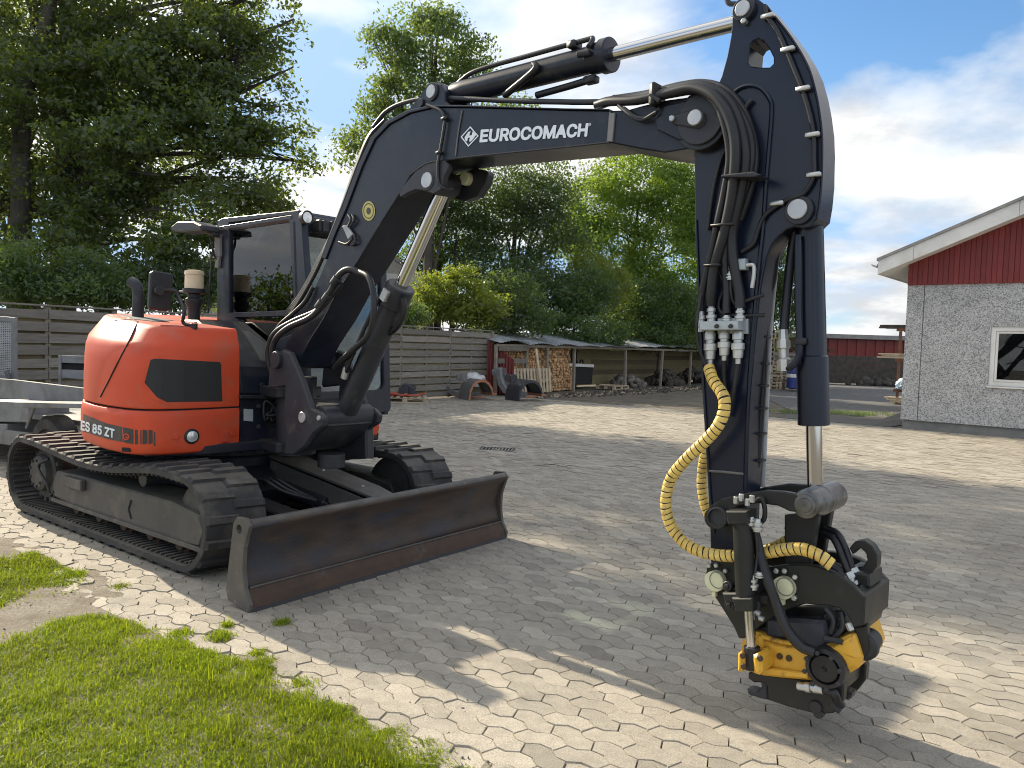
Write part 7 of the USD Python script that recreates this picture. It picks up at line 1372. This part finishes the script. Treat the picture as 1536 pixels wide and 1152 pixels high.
for x_, y_, r in pins:
    c = cap(x_, y_, r, 'pin_cap'); q = onl(x_, y_, TL); obj('cap_tab', obox(H3(q[0], TL - .02, q[1] - r - .012), (.016, .02, .03), FHh, LHh, UP, .004), K['cream'], c)
    obj('pin', rod(H3(q[0], TL, q[1]), H3(q[0], -TL, q[1]), .034), K['iron'], TR)
    for dx_, dz_ in ((-.035, .062), (.0, .070), (.045, .055)): p = H3(q[0] + dx_, TL - .01, q[1] + dz_); obj('bolt', rod(p, p - LHh * .016, .011, 6), K['zinc'], TR, smooth=False)
q = onl(1193, 889, TL); obj('bolt', rod(H3(q[0] + .0, TL, q[1] - .02), H3(q[0], TL - .02, q[1] - .02), .012, 6), K['zinc'], TR, smooth=False)
# tilt cylinder on the near side
TC = -.27
tc = obj('tilt_cylinder', [tube([PL(1114, 782, TC), PL(1119, 898, TC)], .042, 22, smooth=False), rplate([(1096, 764), (1128, 764), (1128, 784), (1099, 784)], TC, -.05, .05, .006)], K['attach'], TR, label='upright tilt cylinder', smooth=40)
obj('cylinder_collar', [rplate([(1104, 893), (1135, 893), (1135, 914), (1110, 914)], TC, -.045, .05, .006), rplate([(1086, 888), (1108, 888), (1108, 903), (1090, 901)], TC, -.02, .05, .006)], K['attach'], tc)
obj('cylinder_rod', tube([PL(1123, 908, TC), PL(1128, 975, TC)], .021, 18, smooth=False), K['chrome'], tc); obj('rod_eye', [tube([PL(1128, 970, TC), PL(1129, 1003, TC)], .034, 18, smooth=False)], K['dark'], tc)
for x_, y_ in ((1104, 749), (1112, 745), (1121, 752), (1128, 747)): p = PL(x_, y_, TC); obj('bolt', rod(p - UP * .02, p + UP * .012, .011, 6), K['zinc'], tc, smooth=False)
for x_ in (1096, 1134):
    for y_ in (877, 905): p = PL(x_ if y_ < 890 else x_ + 3, y_, TC + .04); obj('bolt_boss', [rod(p, p - LHh * .035, .022, 16), rod(p - LHh * .03, p - LHh * .042, .011, 6)], K['dark'], tc)
for p in ([(1128, 790, TC), (1134, 800, TC), (1136, 830, TC + .02), (1132, 862, TC), (1130, 868, TC)],): obj('cylinder_pipe', hose(p, .009, 8), K['hose'], tc)
for x_, y0, y1 in ((1126, 775, 788), (1136, 778, 797), (1129, 862, 884), (1139, 858, 866)): obj('pipe_fitting', fitting(x_, y0, y1, TC + .0), K['zinc'], tc)
obj('valve_block', [rplate([(1126, 862), (1140, 862), (1142, 912), (1128, 912)], TC + .06, -.03, .05, .006), rplate([(1140, 888), (1158, 888), (1158, 905), (1140, 905)], TC + .06, -.03, .05, .01)], K['dark'], tc)
objs('plate_fitting', [rod(PL(1133, 916, TC + .03), PL(1140, 922, TC + .03), .014, 10), rod(PL(1138, 926, TC + .03), PL(1146, 929, TC + .03), .012, 10)], K['zinc'], tc)
obj('sleeve_hose', hose([(1124, 770, TC + .06), (1132, 800, TC + .05), (1142, 840, TC + .03), (1152, 872, TC + .01), (1164, 905, TC + .02), (1178, 940, TC + .02), (1200, 968, TC + .02), (1222, 978, TC + .03)], .022, 10), K['hose'], TR)
obj('guard_loop', tube([PL(1134, 752, TC + .08), PL(1142, 748, TC + .08), PL(1147, 762, TC + .08), PL(1146, 778, TC + .08), PL(1138, 786, TC + .08)], .011, 8), K['attach'], TR)
# rotor housing
RC = onl(1215, 975, 0.0); RCc = H3(RC[0], 0, 0)
obj('rotor_top', [lplate([(1140, 930), (1180, 918), (1245, 914), (1262, 930), (1262, 965), (1240, 972), (1150, 965), (1140, 950)], 0, -.14, .14, .02), place(slab(ngon(0, 0, .15, 32), onl(1215, 955, 0)[1] - .05, onl(1215, 925, 0)[1], .01), RCc, FHh, LHh, UP)], K['dark'], TR, smooth=40)
obj('cover_flap', [rplate([(1150, 924), (1240, 930), (1246, 960), (1236, 976), (1200, 972), (1180, 958), (1150, 955)], TL + .02, -.02, .06, .015)], K['tarp'], TR, smooth=40)
ych = [(1116, 960), (1121, 954), (1132, 944), (1150, 950), (1172, 958), (1204, 962), (1230, 972), (1248, 962), (1275, 950), (1284, 948), (1290, 965), (1296, 985), (1290, 1000), (1262, 1016), (1236, 1020), (1216, 1018), (1150, 1012), (1130, 1006), (1114, 1002), (1112, 985)]
yb = obj('rotor_housing', [rplate(ych, TL + .02, -.04, .30, .022, rnd=.01)], K['yellow'], TR, label='scuffed yellow rotor housing', smooth=40)
YL = TL - .02
obj('housing_rim', [rplate([(1142, 951), (1172, 960), (1206, 965), (1205, 969), (1172, 965), (1143, 957)], YL, -.012, .01, .004), rplate([(1143, 1003), (1160, 1000), (1214, 1008), (1214, 1016), (1150, 1010)], YL, -.020, .01, .004), rplate([(1139, 952), (1146, 956), (1150, 1008), (1142, 1008)], YL, -.012, .01, .003)], K['yellow'], yb)
obj('slot', rplate([(1141, 958), (1144, 958), (1148, 974), (1145, 974)], YL, -.004, .0, 0), K['black'], yb, smooth=False)
objs('ear', [rplate([(1113, 976), (1119, 972), (1123, 980), (1123, 998), (1118, 1004), (1113, 1002)], TC, -.05, .10, .012), rplate([(1136, 978), (1143, 976), (1150, 984), (1150, 1003), (1145, 1008), (1137, 1005)], TC, -.05, .12, .012)], K['yellow'], yb, smooth=40)
for x_, y_ in ((1115, 983), (1116, 999), (1141, 987)): p = PL(x_, y_, TC - .05); obj('rust_bolt', rod(p, p - LHh * .012, .013, 8), K['rust'], yb, smooth=False)
for x_, y_ in ((1170, 984), (1184, 987)): p = PL(x_, y_, YL); obj('hole', [lathe(p - LHh * .002, p - LHh * .02, [(0, .013), (.006, .013), (.006, .005)], 14)], K['rust'], yb)
p = PL(1241, 1000, YL); mo = obj('worm_cap', [lathe(p + LHh * .10, p - LHh * .06, [(0, .082), (.11, .082), (.13, .078), (.135, .062), (.105, .057), (.108, .002)], 8 * 4), ], K['dark'], TR, label='round black worm gear cap', smooth=30)
obj('cap_disc', lathe(p - LHh * .0, p - LHh * .05, [(0, .055), (.035, .052), (.038, .012), (.030, .004)], 30), K['attach'], mo)
for k in range(8): a = k * PI / 4 + .3; c = p + (FHh * math.cos(a) + UP * math.sin(a)) * .070 - LHh * .058; obj('bolt', rod(c, c - LHh * .012, .010, 6), K['iron'], mo, smooth=False)
obj('white_nipple', rod(PL(1272, 934, TL), PL(1277, 946, TL), .014, 8), K['zinc'], TR); objs('line', [rod(PL(1236, 958, TL - .02), PL(1264, 963, TL - .02), .012, 8), hose([(1238, 912, TL), (1250, 930, TL), (1246, 950, TL)], .010, 7), hose([(1262, 918, TL + .02), (1264, 940, TL), (1252, 956, TL)], .010, 7)], K['iron'], TR)
g = np.random.default_rng(3); obj('chain_guard', [obox(PL(1250 + g.uniform(-8, 12), 930 + g.uniform(-14, 16), TL + .05), (.03, .03, .02), unit(FHh + UP * g.normal(0, .5)), LHh, unit(UP - FHh * g.normal(0, .5)), .004) for _ in range(22)], K['iron'], TR, smooth=False)
# right hand end: bracket, hook, hoses
obj('end_bracket', [lplate([(1297, 885), (1306, 868), (1314, 880), (1315, 912), (1309, 936), (1300, 935)], 0.02, -.12, .14, .006), rplate([(1280, 940), (1300, 938), (1303, 975), (1296, 988), (1286, 985)], TL + .02, 0, .04, .006)], K['attach'], TR, smooth=30)
p = PL(1302, 962, -.06); obj('pivot', lathe(p - LHh * .08, p + LHh * .05, [(0, .045), (.01, .058), (.03, .060), (.032, .045), (.12, .045)], 26), K['dark'], TR)
hk = [(1275, 822), (1283, 812), (1297, 810), (1309, 818), (1317, 832), (1316, 850), (1306, 864), (1290, 868), (1280, 858), (1284, 851), (1296, 849), (1302, 840), (1300, 829), (1292, 822), (1286, 825), (1280, 831)]
obj('lifting_hook', lplate(hk, -.02, -.03, .03, .004), K['attach'], TR, label='black lifting hook', smooth=35)
obj('hook_base', lplate([(1278, 850), (1310, 858), (1312, 876), (1290, 884), (1272, 868)], -.02, -.08, .10, .008), K['attach'], TR)
for k, p in enumerate(([(1238, 792, .02), (1256, 800, 0), (1268, 822, -.02), (1278, 852, -.05), (1286, 868, -.06)], [(1234, 800, .0), (1250, 808, -.02), (1262, 832, -.05), (1272, 858, -.08), (1282, 874, -.09)], [(1246, 848, -.10), (1258, 858, -.11), (1270, 872, -.11), (1280, 884, -.11)], [(1250, 846, -.06), (1266, 858, -.07), (1280, 874, -.07), (1288, 882, -.07)])): obj('end_hose', hose(p, .014, 9), K['hose'], TR)
for x_, y_, l in ((1272, 858, -.08), (1279, 852, -.05), (1262, 866, -.11), (1270, 862, -.07)): a, b = PL(x_, y_, l - .01), PL(x_ + 10, y_ + 20, l - .01); L = np.linalg.norm(b - a); obj('end_fitting', lathe(a, b, [(0, .020), (L * .45, .020), (L * .46, .015), (L * .7, .015), (L * .71, .020), (L, .017)], 8), K['zinc'], TR)
# coupler at the bottom
ck = [(1122, 1010), (1130, 1006), (1160, 1013), (1216, 1021), (1262, 1020), (1266, 1030), (1264, 1052), (1250, 1070), (1226, 1072), (1180, 1060), (1151, 1050), (1150, 1030), (1142, 1024), (1130, 1024), (1122, 1018)]
cpk = obj('coupler', [rplate(ck, TL, 0, .05, .006), lplate(ck, TL, -2 * TL - .05, -2 * TL, .006) if False else lplate(ck, TL, -TL - .06, -TL - .01, .006), rplate([(1150, 1012), (1258, 1022), (1256, 1046), (1228, 1062), (1160, 1046)], TL, .02, .30, .006)], K['attach'], TR, label='black quick coupler on the ground', smooth=30)
objs('claw', [rplate([(1150, 1020), (1151, 1050), (1140, 1048), (1122, 1042), (1120, 1034), (1126, 1034), (1136, 1038), (1142, 1030), (1140, 1022)], TL, t0, t0 + .06, .006) for t0 in (.0, .22)], K['iron'], cpk)
objs('lock_bar', [rod(PL(1246, 1054, TL + .02), PL(1262, 1064, TL + .02), .022), rod(PL(1252, 1032, TL + .10), PL(1276, 1042, TL + .10), .024), rplate([(1262, 1034), (1278, 1040), (1276, 1048), (1260, 1044)], TL + .08, 0, .06, .004)], K['iron'], cpk)
objs('pin_socket', [lpin(1224, 1060, TL, .026, TL - .012, TL + .03), lpin(1228, 1070, TL, .020, TL - .010, TL + .03)], K['dark'], cpk)
a, b = PL(1197, 1029, TL - .02), PL(1235, 1034, TL - .02); L = np.linalg.norm(b - a); obj('quick_coupling', lathe(a, b, [(0, .017), (L * .3, .017), (L * .31, .021), (L * .5, .021), (L * .52, .013), (L * .6, .013), (L * .61, .020), (L, .020)], 12), K['zinc'], cpk); obj('coupling_hose', hose([(1235, 1034, TL - .02), (1250, 1038, TL - .02), (1256, 1050, TL), (1262, 1058, TL + .02)], .018, 9), K['hose'], cpk)

# ---------------------------------------------------------------- yellow wrapped hoses
def wrapped(name, label, pts, r, turns, seed):
    t = thing(name, label, 'hose', PL(*pts[len(pts) // 2])); P = smooth_path([PL(*p) for p in pts], 16); d = np.r_[0, np.cumsum(np.linalg.norm(np.diff(P, axis=0), axis=1))]; at = lambda s: np.array([np.interp(s, d, P[:, k]) for k in range(3)])
    obj('inner_hose', tube(P, r * .80, 10, 1, smooth=False), K['hose'], t); n = int(d[-1] / turns); g = np.random.default_rng(seed); pitch = d[-1] / n
    for k in range(n):
        s0, s1 = k * pitch + .0012, (k + 1) * pitch - .0030; m_ = (s0 + s1) / 2; T = unit(at(m_ + .004) - at(m_ - .004)); a, b = perp(T); tilt = .16 + g.normal(0, .05)
        sl = g.normal(0, .03); V = []; ns = 14; an = np.arange(ns) * 2 * PI / ns; rr = r * g.uniform(.96, 1.03)
        for s, q_ in ((s0, .93), (s0 + .002, 1.0), (s1 - .002, 1.0), (s1, .93)):
            c = at(s); T2 = unit(at(s + .004) - at(s - .004)); a2 = unit(a - T2 * (a @ T2)); b2 = np.cross(T2, a2)
            V.append(c + rr * q_ * (np.cos(an)[:, None] * a2 + np.sin(an)[:, None] * b2) + T2 * (np.sin(an + sl) * r * tilt)[:, None])
        i = np.arange(ns); j = (i + 1) % ns; F = []
        for w in range(3): F += [np.stack([w * ns + i, w * ns + j, (w + 1) * ns + j], 1), np.stack([w * ns + i, (w + 1) * ns + j, (w + 1) * ns + i], 1)]
        obj('wrap_turn', TM(np.vstack(V), np.vstack(F)), K['yellow_hose'], t, smooth=45)
wrapped('wrapped_hose', 'hose in yellow spiral wrap looping from the stick couplings round to the hitch', [(1063, 551, KL - .04), (1070, 571, KL - .07), (1083, 590, KL - .09), (1087, 604, KL - .10), (1084, 624, KL - .11), (1072, 646, KL - .12), (1052, 667, KL - .13), (1028, 690, KL - .14), (1007, 717, KL - .14), (999, 750, KL - .14), (1003, 780, KL - .13), (1018, 806, KL - .12), (1042, 824, KL - .12), (1072, 832, KL - .11), (1100, 834, KL - .10), (1128, 834, KL - .09), (1150, 829, KL - .10), (1180, 824, KL - .10), (1205, 824, KL - .10), (1230, 834, KL - .09), (1249, 849, KL - .08)], .0265, .026, 1)
wrapped('wrapped_hose', 'second yellow wrapped hose behind the stick, mostly hidden', [(1085, 600, KT + .03), (1066, 650, KT + .06), (1055, 695, KT + .08), (1053, 730, KT + .08), (1060, 765, KT + .08), (1080, 798, KT + .09), (1112, 822, KT + .09), (1150, 824, KT + .06), (1190, 806, KT + .04)], .025, .026, 2)
